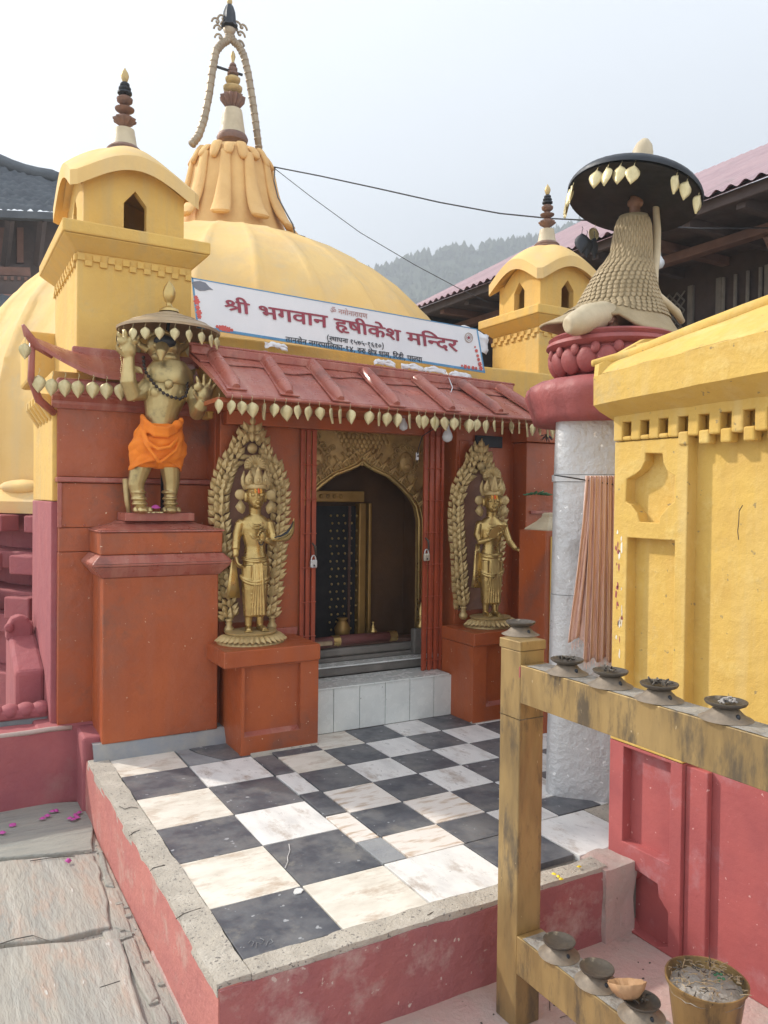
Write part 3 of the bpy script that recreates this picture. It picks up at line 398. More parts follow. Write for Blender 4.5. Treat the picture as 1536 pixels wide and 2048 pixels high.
# ---- the raised platform: cement body with red-washed sides, kerb and chequered tiles
plat = tag(build(MB().box(.64, 1.93, GZ-.08, 3.6, 4.1, -.022), 'platform', 'joint', bevel=0), kind='structure')
def rough_strip(name, x0, y0, x1, y1, z0, z1, m, nx, ny, amp, seed=0, top=True):
    """a block whose faces wander a little like hand-laid cement"""
    def f(u, v, w):
        p = V(lerp(x0, x1, u), lerp(y0, y1, v), lerp(z0, z1, w))
        n_ = noise.noise_vector(p*7+V(seed, 0, 0))*amp + noise.noise_vector(p*23)*amp*.4
        return p+n_
    b = MB(); nz = max(2, int(abs(z1-z0)/.04))
    b.grid(lambda u, v: f(u, v, 1), nx, ny); b.grid(lambda u, v: f(u, 0, v), nx, nz); b.grid(lambda u, v: f(u, 1, v), nx, nz)
    b.grid(lambda u, v: f(0, u, v), ny, nz); b.grid(lambda u, v: f(1, u, v), ny, nz)
    me_o = build(b, name, m, plat, smooth=True)
    import bmesh
    bm = bmesh.new(); bm.from_mesh(me_o.data); bmesh.ops.remove_doubles(bm, verts=bm.verts, dist=.0005); bmesh.ops.recalc_face_normals(bm, faces=bm.faces); bm.to_mesh(me_o.data); bm.free()
    md = me_o.modifiers.new('edge', 'EDGE_SPLIT'); md.split_angle = R(45)
    return me_o
rough_strip('side_wall', .635, 1.925, .70, 4.0, GZ-.04, -.010, 'pinkside', 4, 60, .003)
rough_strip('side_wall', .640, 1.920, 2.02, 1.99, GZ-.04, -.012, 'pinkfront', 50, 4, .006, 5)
rough_strip('kerb', .636, 1.930, .7275, 3.86, -.030, .005, 'cement', 8, 110, .0060, 3)
rough_strip('kerb', .729, 1.926, 2.00, 2.000, -.030, .004, 'cement', 90, 7, .0070, 9)
rough_strip('kerb', 1.98, 1.905, 2.12, 2.035, GZ-.04, .001, 'pinkfloor', 10, 12, .012, 2)
build(MB().box(2.29, 2.03, -.02, 2.62, 2.33, .0005), 'cement_patch', 'cement', plat)

def tile(x0, y0, x1, y1, m, name='floor_tile', z=.0, g=.0022):
    j = lambda: random.uniform(-.0012, .0012)
    pts = [(x0+g+j(), y0+g+j()), (x1-g+j(), y0+g+j()), (x1-g+j(), y1-g+j()), (x0+g+j(), y1-g+j())]
    dz = random.uniform(-.001, .0012)
    b = MB(); b.prism([V(a, c, z+dz+random.uniform(-.0005, .0005)) for a, c in pts], (0, 0, -.024))
    return build(b, name, m, plat, bevel=.0012)
def wh(): return random.choice(['marble', 'marble', 'marble2'])
XA = [.731, 1.034, 1.3365]; YA = [2.004, 2.302, 2.638, 2.950, 3.280, 3.580, 3.862]
for i in range(2):
    for j in range(6):
        if i == 1 and j == 5: continue
        blk = (i+j) % 2 == 0
        tile(XA[i], YA[j], XA[i+1], YA[j+1], 'slate' if blk else ('marble2' if (i == 1 and j in (2, 4)) else 'marble'))
# worn corner: half a slate tile and a cement patch
build(MB().prism([V(1.04, 3.584, .001), V(1.20, 3.584, .001), V(1.12, 3.74, .001), V(1.09, 3.86, .001), V(1.04, 3.86, .001)], (0, 0, -.02)), 'cement_patch', 'greycem', plat)
build(MB().prism([V(1.205, 3.584, .001), V(1.3365, 3.584, .001), V(1.3365, 3.86, .001), V(1.10, 3.86, .001), V(1.13, 3.74, .001)], (0, 0, -.02)), 'floor_tile', 'slate', plat)
tile(1.3400, 2.004, 1.672, 2.306, 'marble2'); tile(1.675, 2.05, 1.974, 2.306, 'slate'); tile(1.977, 2.03, 2.285, 2.330, 'marble2')
for j, (a, c, m_) in enumerate([(2.310, 2.500, 'greycem'), (2.503, 2.765, 'marble3'), (2.768, 3.020, 'slate'), (3.022, 3.281, 'marble2'), (3.284, 3.56, 'slate')]):
    tile(1.3400, a, 1.440, c, m_)
XB = [1.443, 1.686, 1.924, 2.163, 2.392, 2.628, 2.868, 3.11, 3.35]; YB = [2.308, 2.500, 2.752, 3.004, 3.256, 3.506, 3.742]
for i in range(8):
    for j in range(-1, 5):
        y0, y1 = YB[j+1], YB[j+2]
        if i >= 2 and j == -1: y0 = 2.335
        if i == 0 and j == 4: y1 = 3.60
        blk = (i+j) % 2 == 0
        m_ = 'slate' if blk else ('marble3' if (i, j) in ((0, 1), (0, -1), (1, 0)) else wh() if i < 2 else 'marble2')
        tile(XB[i], y0, XB[i+1], y1, m_)
# step faced with tall white glazed tiles
xs = [P(p, 1420, y=3.742).x for p in (600, 635, 667, 719, 770, 819, 867, 907)]
box('step_core', 'joint', plat, (1.72, 3.748, -.01), (2.62, 4.02, .228), 0)
for a, c in zip(xs[:-1], xs[1:]):
    g = .0018; build(MB().box(a+g, 3.740, .002, c-g, 3.754, .232), 'riser_tile', 'glaze', plat, bevel=.001)
tx = [1.72, 1.90, 2.10, 2.33, 2.60]
for a, c in zip(tx[:-1], tx[1:]):
    build(MB().box(a+.001, 3.735, .2335, c-.001, 3.955, .2425), 'tread_tile', 'glaze', plat, bevel=.001)
# gritty cement fillets at the foot of the blocks
b = MB(); b.prism([V(1.34, 3.575, -.01), V(1.34, 3.60, .012), V(1.34, 3.63, -.01)], (.36, 0, 0)); build(b, 'fillet', 'cement', plat)
b = MB(); b.prism([V(2.61, 3.51, -.01), V(2.61, 3.535, .012), V(2.61, 3.56, -.01)], (.6, 0, 0)); build(b, 'fillet', 'cement', plat)
def scratch(pts, m, r=.0012, z=.0022, name='crack', parent=None):
    return build(MB().tube([P(a, c, z=z) for a, c in pts], r, 4), name, m, parent or plat)
scratch([(578, 1688), (580, 1700), (575, 1714), (576, 1722), (570, 1736)], 'marble2', .0013)
for pts in (((238, 1612), (250, 1618), (262, 1614), (276, 1616)), ((258, 1672), (268, 1664), (280, 1660)), ((352, 1838), (366, 1828), (384, 1822), (402, 1816)), ((300, 1742), (306, 1736), (330, 1730)), ((855, 1830), (870, 1822), (884, 1812), (890, 1800))):
    scratch(pts, 'lampm', .0016, .0075)
for pts in (((497, 1886), (502, 1880), (508, 1884), (504, 1892)), ((512, 1896), (514, 1884), (522, 1888), (528, 1880), (520, 1876)), ((532, 1892), (536, 1882), (542, 1878), (546, 1884), (538, 1888))):
    scratch(pts, 'greycem', .0009, .0022, 'chalk_scribble')
for pts in (((0, 1888), (30, 1878), (66, 1871), (80, 1876), (104, 1884)), ((200, 1975), (222, 1968), (240, 1962)), ((60, 1722), (100, 1716), (150, 1712))):
    scratch(pts, 'lampm', .0020, GZ+.006, 'crack', cy)
# spilt wax and petals
wx = P(596, 1783, z=.002); b = MB(); b.prism([wx+V(math.cos(a)*.016*random.uniform(.7, 1.2), math.sin(a)*.02*random.uniform(.7, 1.2), .002) for a in [k*.63 for k in range(10)]], (0, 0, -.003))
build(b, 'wax_spill', 'paintwhite', plat)

# ---- left kerb wall, scalloped wall and the pink box of the temple plinth
kw = tag(build(MB(), 'kerb_wall', 'pink'), 'low red-washed kerb wall closing the trough left of the orange pedestal', 'wall')
bpy.data.objects.remove(kw)
kw = root('kerb_wall', (0, 4.1, GZ), 'low red-washed kerb wall with a pale top edge, left of the orange pedestal', 'wall')
zk = P(100, 1462, y=4.08).z
def fwall(u, v, face):
    x = lerp(-2.2, .72, u)
    if face == 0: p = V(x, 4.08+.01*v, lerp(GZ-.05, zk, v))
    else: p = V(x, lerp(4.09, 4.24, v), zk+.004)
    return p+noise.noise_vector(p*6)*.010
b = MB(); b.grid(lambda u, v: fwall(u, v, 0), 60, 8); b.grid(lambda u, v: fwall(u, v, 1), 60, 4); b.grid(lambda u, v: V(lerp(-2.2, .72, u), 4.25, lerp(GZ-.05, zk, v)), 60, 2)
build(b, 'front', 'pink', kw, smooth=True, auto=50)
b = MB(); b.tube([V(-2.2+.1*k, 4.094, zk+.002+random.uniform(-.003, .003)) for k in range(29)], .012, 6); build(b, 'top_edge', 'pinkfloor', kw, smooth=True)
box('ledge', 'pink', kw, (.62, 3.90, GZ-.02), (.80, 4.13, zk-.004), .014)
box('ledge', 'pink', kw, (.44, 4.092, GZ-.02), (.80, 4.35, zk+.010), .014)

sw = root('scalloped_wall', (0, 4.32, GZ), 'rounded pink scallops along a grey cement trough wall behind the kerb', 'wall')
zs = P(50, 1405, y=4.27).z
build(MB().box(-2.0, 4.28, GZ, .515, 4.36, zs-.07), 'base', 'greycem', sw, bevel=.01)
build(MB().box(-2.0, 4.265, zs-.085, .515, 4.365, zs-.035), 'coping', 'pink', sw, bevel=.014)
me_sc = None
for k in range(34):
    x = .485-.072*k
    b = MB(); b.ell((0, 0, 0), (.052, .060, .040), n=14, m=8)
    if me_sc is None: me_sc = b.mesh('scallop', smooth=True); me_sc.materials.append(M['pink'])
    inst(me_sc, 'scallop', sw, Matrix.Translation(V(x, 4.315, zs-.050)))

pb = root('plinth_box', (.1, 5.0, GZ), 'pink limewashed box with sloping top beside the temple side wall', 'box')
f0 = P(30, 1345, y=4.42); zb3 = P(50, 1238, y=5.0).z
x0, x1 = f0.x, .515
b = MB(); b.hexa([(x0, 4.42, GZ), (x1, 4.42, GZ), (x1, 5.0, GZ), (x0, 5.0, GZ), (x0, 4.42, f0.z), (x1, 4.42, f0.z), (x1, 5.0, zb3), (x0, 5.0, zb3)])
build(b, 'body', 'pink', pb, bevel=.02)
q = P(38, 1262, y=4.84)
ms = root('marker_stone', (q.x, 4.84, q.z), 'small round-topped pink stone standing on the sloping pink box', 'stone')
pr = [(-.085, -.02), (.085, -.02), (.085, .07), (.05, .135), (0, .155), (-.05, .135), (-.085, .07)]
build(MB().prism([V(q.x+.0+a*.8, 4.80, q.z+c*.8-.03) for a, c in pr], (0, .10, 0)), 'slab', 'pink', ms, bevel=.015)
build(MB().ell((q.x-.055, 4.79, q.z+.03), (.025, .018, .025)), 'knob', 'pink', ms, smooth=True)
# straggling bougainvillea petals on the flagstones
PT = [(25, 1652), (150, 1633), (140, 1640), (158, 1628), (95, 1634), (85, 1640), (112, 1624), (105, 1626), (135, 1724), (5, 1668), (148, 1642), (155, 1637)]
b0 = MB(); b0.grid(lambda u, v: ((u-.5)*.03, (v-.5)*.022, .012*math.sin(u*3.1)*math.sin(v*3.1)+.004+.006*abs(u-.5)), 5, 4)
me_p = b0.mesh('petal', smooth=True); me_p.materials.append(M['petal'])
for k, (a, c) in enumerate(PT):
    p = P(a, c, z=GZ+.008); o = inst(me_p, 'fallen_petal', None, Matrix.Translation(p) @ Matrix.Rotation(k*1.3, 4, 'Z') @ Matrix.Rotation(random.uniform(-.5, .5), 4, 'X') @ Matrix.Scale(.95, 4))
    tag(o, 'magenta bougainvillea petal fallen on the courtyard flagstones', 'petal', 'petals fallen on the flagstones')
p = P(1178, 1775, z=.004)

# ================================================================== TEMPLE
T = root('temple', (2.4, 4.0, 0), 'yellow domed temple with orange porch, corner turrets and gilded spire', 'temple')
NL, NR = 3.95, 3.84
def tb(name, m, a, b, bevel=.004, **k): return box(name, m, T, a, b, bevel, **k)
# left wing: dado, ledge, upper wall
WY = 4.13
wz = lambda y: P(300, y, y=WY).z
wx0 = P(116, 1200, y=WY).x
zl_ = wz(959); zq1 = wz(1054); zq2 = wz(1100)
tb('dado_panel', 'orange', (wx0, WY, -.10), (1.36, 4.60, zq2-.002))
tb('dado_panel', 'orange', (wx0+.002, WY+.001, zq2), (1.36, 4.60, zq1-.002))
tb('dado_panel', 'orange', (wx0+.002, WY+.003, zq1), (1.36, 4.60, zl_-.024))
tb('dado_edge', 'oxide', (wx0-.004, WY-.006, zq1), (wx0+.016, WY+.01, zl_-.024), .003)
tb('ledge', 'oxide', (wx0-.010, WY-.016, zl_-.022), (1.36, 4.60, zl_+.004), .006)
tb('wall', 'orange', (wx0-.002, WY+.035, zl_+.006), (1.36, 4.60, wz(800)))
for x in (wx0+.03, wx0+.12, wx0+.19): build(MB().ell((x, WY-.001, zq1+.012), (.005, .004, .005), n=8, m=5), 'rivet', 'oxide', T, smooth=True)
prof = [(0, 0), (-.018, .0), (-.03, .02), (-.03, .034), (-.055, .055), (-.055, .075), (0, .09)]
b = MB(); b.prism([V(wx0-.03, WY+.035+a, wz(826)+c) for a, c in prof], (.90, 0, 0)); build(b, 'cornice', 'oxide', T)
# porch wall behind the niche statues
tb('wall', 'orange', (1.292, NL, -.05), (1.742, 4.25, 1.72)); tb('pilaster_strip', 'orange', (1.286, 4.02, zl_), (1.30, 4.10, 1.69), .002); tb('wall', 'orange', (2.700, NR, .0), (3.30, 4.25, 1.72))
tb('wall_skirting', 'oxide', (1.50, NL-.018, .505), (1.73, NL-.002, .545), .004)
tb('lintel', 'orange', (1.744, 3.99, 1.665), (2.698, 4.30, 1.76))
tb('wall_panel', 'orange', (2.72, NR-.006, .56), (3.10, NR+.01, 1.60), .002)
tb('plaque', 'black', (2.83, NR-.020, 1.565), (3.03, NR-.004, 1.635), .003)
# right pilaster
tb('pilaster', 'orange', (3.132, 3.715, .0), (3.75, 4.25, 1.60)); tb('pilaster_cap', 'orange', (3.11, 3.69, 1.603), (3.78, 4.25, 1.70))
tb('rail', 'oxide', (3.16, 3.700, 1.165), (3.75, 3.713, 1.185), .003)
tb('rail', 'oxide', (3.150, 3.702, .515), (3.75, 3.713, .530), .003)
tb('pilaster_strip', 'orange', (3.40, 3.695, .53), (3.46, 3.713, 1.60), .003)
# side wall of the sanctum, left: yellow over pink
tb('side_wall', 'pink', (.512, WY+.05, GZ), (.72, 5.0, 1.215), .006); tb('side_wall', 'yellow', (.516, WY+.051, 1.218), (.72, 5.0, 1.86), .006)
for k in range(5):
    yy = 4.22+.13*k; zc = 1.66
    build(MB().hexa([(.455, yy, zc+.05), (.520, yy, zc-.05), (.520, yy+.06, zc-.05), (.455, yy+.06, zc+.05), (.455, yy, zc+.09), (.520, yy, zc+.09), (.520, yy+.06, zc+.09), (.455, yy+.06, zc+.09)]), 'bracket', 'yellow', T, bevel=.008)
tb('parapet', 'yellow', (1.26, 4.06, 1.66), (3.675, 4.30, 2.10), .01)
tb('roof_slab', 'yellow', (.72, 4.50, 1.85), (4.25, 5.2, 1.93), .01)
tb('rear_wall', 'yellow', (3.55, 4.26, -.05), (4.35, 5.4, 1.92), .01)

# ---- doorway: torana arch, dark passage, inner brass door frame
DX0, DX1 = 1.745, 2.70
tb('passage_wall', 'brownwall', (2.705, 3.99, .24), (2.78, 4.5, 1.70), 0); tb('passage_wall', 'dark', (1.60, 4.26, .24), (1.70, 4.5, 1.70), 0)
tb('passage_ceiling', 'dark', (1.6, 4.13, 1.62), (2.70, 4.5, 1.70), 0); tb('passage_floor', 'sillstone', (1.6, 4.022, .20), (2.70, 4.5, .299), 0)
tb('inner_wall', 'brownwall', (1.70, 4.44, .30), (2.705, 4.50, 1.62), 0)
# inner doorway with studded door
dx0, dx1 = P(600, 1100, y=4.42).x, P(708, 1100, y=4.42).x
dz0, dz1 = .33, P(680, 1012, y=4.42).z
dr = tb('inner_door', 'doorblack', (dx0-.1, 4.40, dz0), (dx1, 4.46, dz1), .003)
bs = MB().ell((0, 0, 0), (.008, .006, .008), n=8, m=5).mesh('stud', smooth=True); bs.materials.append(M['brass'])
for j in range(17):
    for i in range(5):
        x = P(662+13*i+(3 if j % 2 else 0), 1050, y=4.39).x; z = lerp(dz0+.05, dz1-.06, j/16)
        inst(bs, 'stud', dr, Matrix.Translation(V(x, 4.394, z)))
tb('door_leaf_edge', 'darkwood', (P(697, 1050, y=4.39).x, 4.388, dz0), (P(702, 1050, y=4.39).x, 4.399, dz1), .002)
tb('door_jamb', 'brassjamb', (dx1+.01, 4.37, .33), (P(733, 1050, y=4.37).x, 4.44, dz1+.02), .008)
tb('door_jamb', 'brassjamb', (P(738, 1050, y=4.37).x, 4.37, .33), (P(744, 1050, y=4.37).x, 4.44, dz1+.02), .006)
tb('door_lintel', 'brassjamb', (1.75, 4.36, dz1+.025), (P(728, 1000, y=4.37).x, 4.44, dz1+.095), .006)
for k in range(9): build(MB().ell((1.84+.045*k, 4.357, dz1+.06), (.014, .008, .014), n=8, m=5), 'lintel_boss', 'brassjamb', T, smooth=True)
# torana: embossed gilt panel with an ogee arch opening
TY = 4.085
arch_px = [(632, 964), (650, 951), (680, 938), (706, 930), (724, 922)]
R_px = [(724, 922), (733, 931), (750, 940), (775, 951), (800, 972), (820, 993), (832, 1012), (838, 1040)]
def tp(a, b): q = P(a, b, y=TY); return (q.x, q.z)
xl = 2*tp(724, 922)[0]
right = [tp(*p) for p in R_px]; left = [(xl-x, z) for x, z in right[::-1]][:-1]
left = left[:]                               # mirrored half
opening = left+right
zt = 1.66
outer = [(1.74, .30), (1.74, zt), (2.70, zt), (2.70, .30)]
hole = [(opening[0][0], .30)]+opening+[(opening[-1][0]+.004, .30)]
outl = [(1.74, .30)]+[(1.74, zt), (2.70, zt), (2.70, .30)]+[hole[-1]]+hole[1:-1][::-1]+[hole[0]]
b = MB(); b.plate(outl, [], lambda a, c, t: V(a, t, c), TY, TY+.04)
tor = build(b, 'torana_panel', 'torana', T)
path = [V(x, TY-.004, z) for x, z in [(opening[0][0], .36)]+opening+[(opening[-1][0]+.004, .36)]]
build(MB().tube(path, .013, 8), 'arch_rim', 'brass', tor, smooth=True)
build(MB().tube([p+V(0, -.004, 0)+(V(p.x-xl/2, 0, 0).normalized()*.02 if abs(p.x-xl/2) > .02 else V(0, 0, .028))+V(0, 0, .008) for p in path], .006, 6), 'arch_rim', 'brass', tor, smooth=True)
# embossed coils: lion-mane curls, scale garland, braided snakes
b = MB()
def curl(cx, cz, r, turns=1.6, t=.006, s=1):
    n = int(16*turns)
    b.tube([V(cx+s*r*(1-k/n*.85)*math.cos(6.283*turns*k/n), TY-.004-.006*(k/n), cz+r*(1-k/n*.85)*math.sin(6.283*turns*k/n)) for k in range(n+1)], t, 5)
for sgn in (-1, 1):
    c0 = xl/2+sgn*.30; c1 = 1.48
    b.ell((c0, TY-.006, c1-.01), (.050, .025, .065)); b.ell((c0, TY-.02, c1-.035), (.025, .02, .02)); b.ell((c0-.02, TY-.024, c1+.015), .009); b.ell((c0+.02, TY-.024, c1+.015), .009)
    for k in range(13):
        a = 2*math.pi*k/13; curl(c0+.082*math.cos(a), c1+.082*math.sin(a), .022, 1.3, .005, sgn)
        if k % 2: curl(c0+.12*math.cos(a), min(c1+.12*math.sin(a), 1.63), .02, 1.2, .0045, sgn)
    for k in range(9):        # braid beside the arch
        t = k/8; i = t*(len(right)-2); i0 = int(i); q = Vector(right[i0]).lerp(Vector(right[min(i0+1, len(right)-1)]), i-i0)
        px_ = xl/2+sgn*(q.x-xl/2+.045); pz = q.y+.055*(1-t*.4)
        b.tube([V(px_-.04*sgn, TY-.004, pz-.03), V(px_, TY-.014, pz+.006), V(px_+.035*sgn, TY-.004, pz-.045)], .009, 6)
        b.tube([V(px_+.03*sgn, TY-.004, pz+.035), V(px_, TY-.012, pz-.004), V(px_-.03*sgn, TY-.004, pz-.05)], .008, 6)
for j in range(7):
    for i in range(11):
        if abs(i-5) > 2.0+j*.6: continue
        b.ell((xl/2+(i-5)*.03+(j % 2)*.015, TY-.002, 1.455+j*.026), (.014, .006, .018), n=8, m=5)
for k in range(6): curl(xl/2-.17+.07*k, 1.635, .022, 1.2, .005)
build(b, 'torana_relief', 'torana', tor, smooth=True, kind='stuff')
# threshold: steps, sill, brackets
tb('step_riser', 'sillstone', (1.745, 3.968, .244), (2.70, 4.02, .290), .004)
for k in range(5): tb('step_tile', 'glaze', (1.745+.191*k+.001, 3.962, .292), (1.745+.191*(k+1)-.001, 4.060, .300), .001)
tb('sill', 'sillstone', (1.745, 4.062, .300), (2.70, 4.20, .325), .005); tb('sill', 'sillstone', (1.745, 4.074, .327), (2.70, 4.20, .375), .012)
tb('sill', 'darkwood', (1.745, 4.085, .377), (2.70, 4.20, .400), .006)
tb('bracket', 'sillstone', (2.54, 4.03, .302), (2.66, 4.075, .46), .01)
lg = root('threshold_log', (2.1, 4.15, .45), 'dark reddened log with a brass band lying across the doorway', 'log')
z_ = P(740, 1276, y=4.10).z
build(MB().tube([V(1.76, 4.10, z_-.008), V(2.1, 4.10, z_+.002), V(2.44, 4.10, z_)], [.030, .032, .028], 12), 'log', 'logred', lg, smooth=True)
build(MB().tube([V(2.02, 4.10, z_), V(2.065, 4.10, z_)], .034, 14), 'brass_band', 'brass', lg, smooth=True, auto=40)
build(MB().tube([V(2.40, 4.10, z_), V(2.45, 4.10, z_)], .033, 14), 'brass_band', 'brass', lg, smooth=True, auto=40)
wb = root('wood_block', (1.9, 4.08, .41), 'pale wooden block wedged under the left end of the log', 'block'); z0 = P(660, 1296, y=4.06).z
build(MB().box(1.80, 4.05, .402, 2.0, 4.085, .425), 'block', 'straws', wb, bevel=.003)
wb2 = root('wood_prop', (2.0, 4.1, .41), 'short upright wooden prop under the banded middle of the log', 'block')
build(MB().box(2.0, 4.075, .402, 2.045, 4.11, z_-.028), 'prop', 'darkwood', wb2, bevel=.003)
q = P(746, 1258, y=4.12)
bl = root('brass_bell', (q.x, 4.12, z_+.03), 'small brass handbell standing behind the middle of the log', 'bell')
build(MB().lathe([(.026, 0), (.024, .008), (.014, .022), (.010, .03), (.012, .034), (.006, .04), (.006, .055), (.010, .06), (.002, .066)], (q.x, 4.12, z_+.03), 16), 'cup', 'brass', bl, smooth=True)
q2 = P(692, 1262, y=4.3)
vs_ = root('brass_water_pot', (q2.x, 4.35, .30), 'dark brass water pot on the floor inside the door', 'pot')
build(MB().lathe([(.03, 0), (.045, .04), (.05, .08), (.03, .12), (.024, .13), (.036, .142), (.034, .146)], (q2.x, 4.35, .36), 20), 'pot', 'brassjamb', vs_, smooth=True)
box('stand', 'darkwood', vs_, (q2.x-.05, 4.30, .30), (q2.x+.05, 4.40, .36))
q = P(824, 1232, y=4.02)
bk = root('brass_bud_post', (q.x, 4.03, .46), 'pointed brass bud on the stone bracket at the right door jamb', 'finial')
build(MB().lathe([(.030, 0), (.034, .012), (.020, .03), (.024, .05), (.026, .08), (.020, .12), (.008, .15), (.001, .16)], (2.60, 4.05, .46), 18, mod=lambda a, z: 1+.06*math.cos(8*a)), 'bud', 'brass', bk, smooth=True)

# ---- porch roof
rf = root_rf = build(MB(), 'tmp', 'oxide', T); bpy.data.objects.remove(rf)
E0, E1, EY, EZ = 1.14, 3.22, 3.50, 1.725       # eave
RY, RZL, RZR = 3.93, 1.972, 1.935              # ridge
def roofp(u, v):      # u along, v 0 eave .. 1 ridge
    xe = lerp(1.175, 3.22, u); xr = lerp(1.12, 3.16, u)
    z = lerp(EZ, lerp(RZL, RZR, u), v**.92) + .004*math.sin(u*41+v*3)*v*(1-v)*4
    return V(lerp(xe, xr, v), lerp(EY, RY, v), z)
b = MB(); b.grid(roofp, 40, 8); b.grid(lambda u, v: roofp(u, v)-V(0, 0, .022), 40, 8); b.grid(lambda u, v: roofp(u, 0)-V(0, 0, .022*v), 40, 1); b.grid(lambda u, v: roofp(1, u)-V(0, 0, .022*v), 8, 1); b.grid(lambda u, v: roofp(0, u)-V(0, 0, .022*v), 8, 1)
rf = build(b, 'roof', 'oxide', T, smooth=True, auto=40)
build(MB().tube([roofp(k/30, 0)+V(0, -.004, -.012) for k in range(31)], .010, 6), 'eave_edge', 'oxide', rf, smooth=True)
# upper flashing, overlapping the main sheet with a wavy edge
b = MB()
def fl(u, v):
    w = 1-.30*v+(.035*math.sin(u*19)+.02*math.sin(u*47))*v
    return roofp(u, w)+V(0, -.006, .008)
b.grid(fl, 60, 3); b.grid(lambda u, v: fl(u, v)-V(0, 0, .006), 60, 3); b.grid(lambda u, v: fl(u, 1)-V(0, 0, .006*v), 60, 1)
build(b, 'flashing', 'oxide', rf, smooth=True, auto=40)
b = MB(); b.prism([roofp(0, 1)+V(0, a, c) for a, c in ((0, 0), (-.05, -.012), (-.05, .032), (0, .042))], roofp(1, 1)-roofp(0, 1)); build(b, 'ridge_board', 'oxide', rf, bevel=.006)
me_r = MB().tube([V(-.03, 0, -.01), V(0, 0, 0), V(.036, 0, .006)], .008, 6).mesh('ridge_tile', smooth=True); me_r.materials.append(M['oxide'])
for k in range(46):
    p = roofp((k+.5)/46, 1)+V(0, -.035, .040); inst(me_r, 'ridge_tile', rf, Matrix.Translation(p) @ Matrix.Rotation(.25, 4, 'Y'))
# raised roof ribs from measured points (top, bottom)
RB = [((420, 706), (472, 778)), ((528, 716), (578, 790)), ((622, 731), (681, 802)), ((730, 748), (793, 812)), ((834, 762), (904, 821)), ((922, 771), (1000, 826)), ((998, 779), (1080, 832))]
def on_roof(px, py):
    d = FW + RT*((px-768)/FOC) - UP*((py-1024)/FOC); o = V(0, 0, CAMZ)
    n = (roofp(1, 0)-roofp(0, 0)).cross(roofp(0, 1)-roofp(0, 0)); t = (roofp(.5, .3)-o).dot(n)/d.dot(n); return o+d*t
for a, c in RB:
    p0, p1 = on_roof(*a), on_roof(*c); u = (p1-p0).normalized()
    w = u.cross(V(0, -.6, 1)).normalized(); nn = w.cross(u)
    if nn.z < 0: nn = -nn
    rings = []
    for k in range(9):
        t = k/8; q = p0.lerp(p1, t); s = 1.0 if k < 8 else .55
        rings.append([q+w*(.036*math.cos(a2))*s+nn*(.008+.034*max(0, math.sin(a2))*s) for a2 in [math.pi*i/7-.0 for i in range(8)]])
    rb = build(MB().loft(rings), 'roof_rib', 'oxide', rf, smooth=True, auto=55)
    pl = MB(); pl.prism([p0+w*.045+nn*.003, p0-w*.045+nn*.003, p1-w*.048+u*.02+nn*.003, p1+w*.048+u*.02+nn*.003], nn*.006); build(pl, 'rib_base', 'oxide', rf)
# soffit
tb('soffit', 'orange', (1.15, 3.56, 1.690), (3.20, 4.0, 1.712), .002)
tb('beam', 'orange', (1.30, 3.87, 1.62), (3.14, 3.94, 1.69), .004)
# left wing roof with the swept-up corner
LEY, LRY = 4.045, 4.192
lez = P(239, 752, y=LEY).z; lrz = P(239, 712, y=LRY).z
lx0 = P(107, 741, y=LEY).x; lrx = P(140, 706, y=LRY).x
tip = P(52, 668, y=LEY-.06)
def lroof(u, v):
    x = lerp(lerp(lx0, lrx, v), 1.22, u); k = max(0, 1-u/.36)**2.2*(1-v)
    return V(x-(lx0-tip.x)*k, lerp(LEY, LRY, v)-.06*k, lerp(lez, lrz, v)+(tip.z-lez)*k)
b = MB(); b.grid(lroof, 40, 8); b.grid(lambda u, v: lroof(u, v)-V(0, 0, .020), 40, 8); b.grid(lambda u, v: lroof(u, 0)-V(0, 0, .020*v), 40, 1); b.grid(lambda u, v: lroof(0, u)-V(0, 0, .020*v), 8, 1); b.grid(lambda u, v: lroof(1, u)-V(0, 0, .020*v), 8, 1)
lr = build(b, 'roof', 'oxide', T, smooth=True, auto=40)
build(MB().box(lrx+.01, LRY-.012, lrz-.03, 1.25, LRY+.02, lrz+.028), 'ridge_board', 'oxide', lr, bevel=.008)
tipp = lroof(0, 0)
build(MB().tube([tipp+V(.12, .05, -.085), tipp+V(.05, .03, -.045), tipp+V(.008, .01, .0), tipp+V(-.014, -.006, .040)], [.012, .020, .020, .008], 8), 'corner_horn', 'oxide', lr, smooth=True)
build(MB().tube([tipp+V(.03, .03, -.03), P(62, 760, y=LEY), P(78, 800, y=4.10), P(108, 826, y=4.16)], [.014, .016, .020, .018], 8), 'corner_brace', 'oxide', lr, smooth=True)
tb('cheek', 'oxide', (wx0-.01, LEY+.05, wz(800)-.0), (1.22, 4.19, lez-.022), .01)

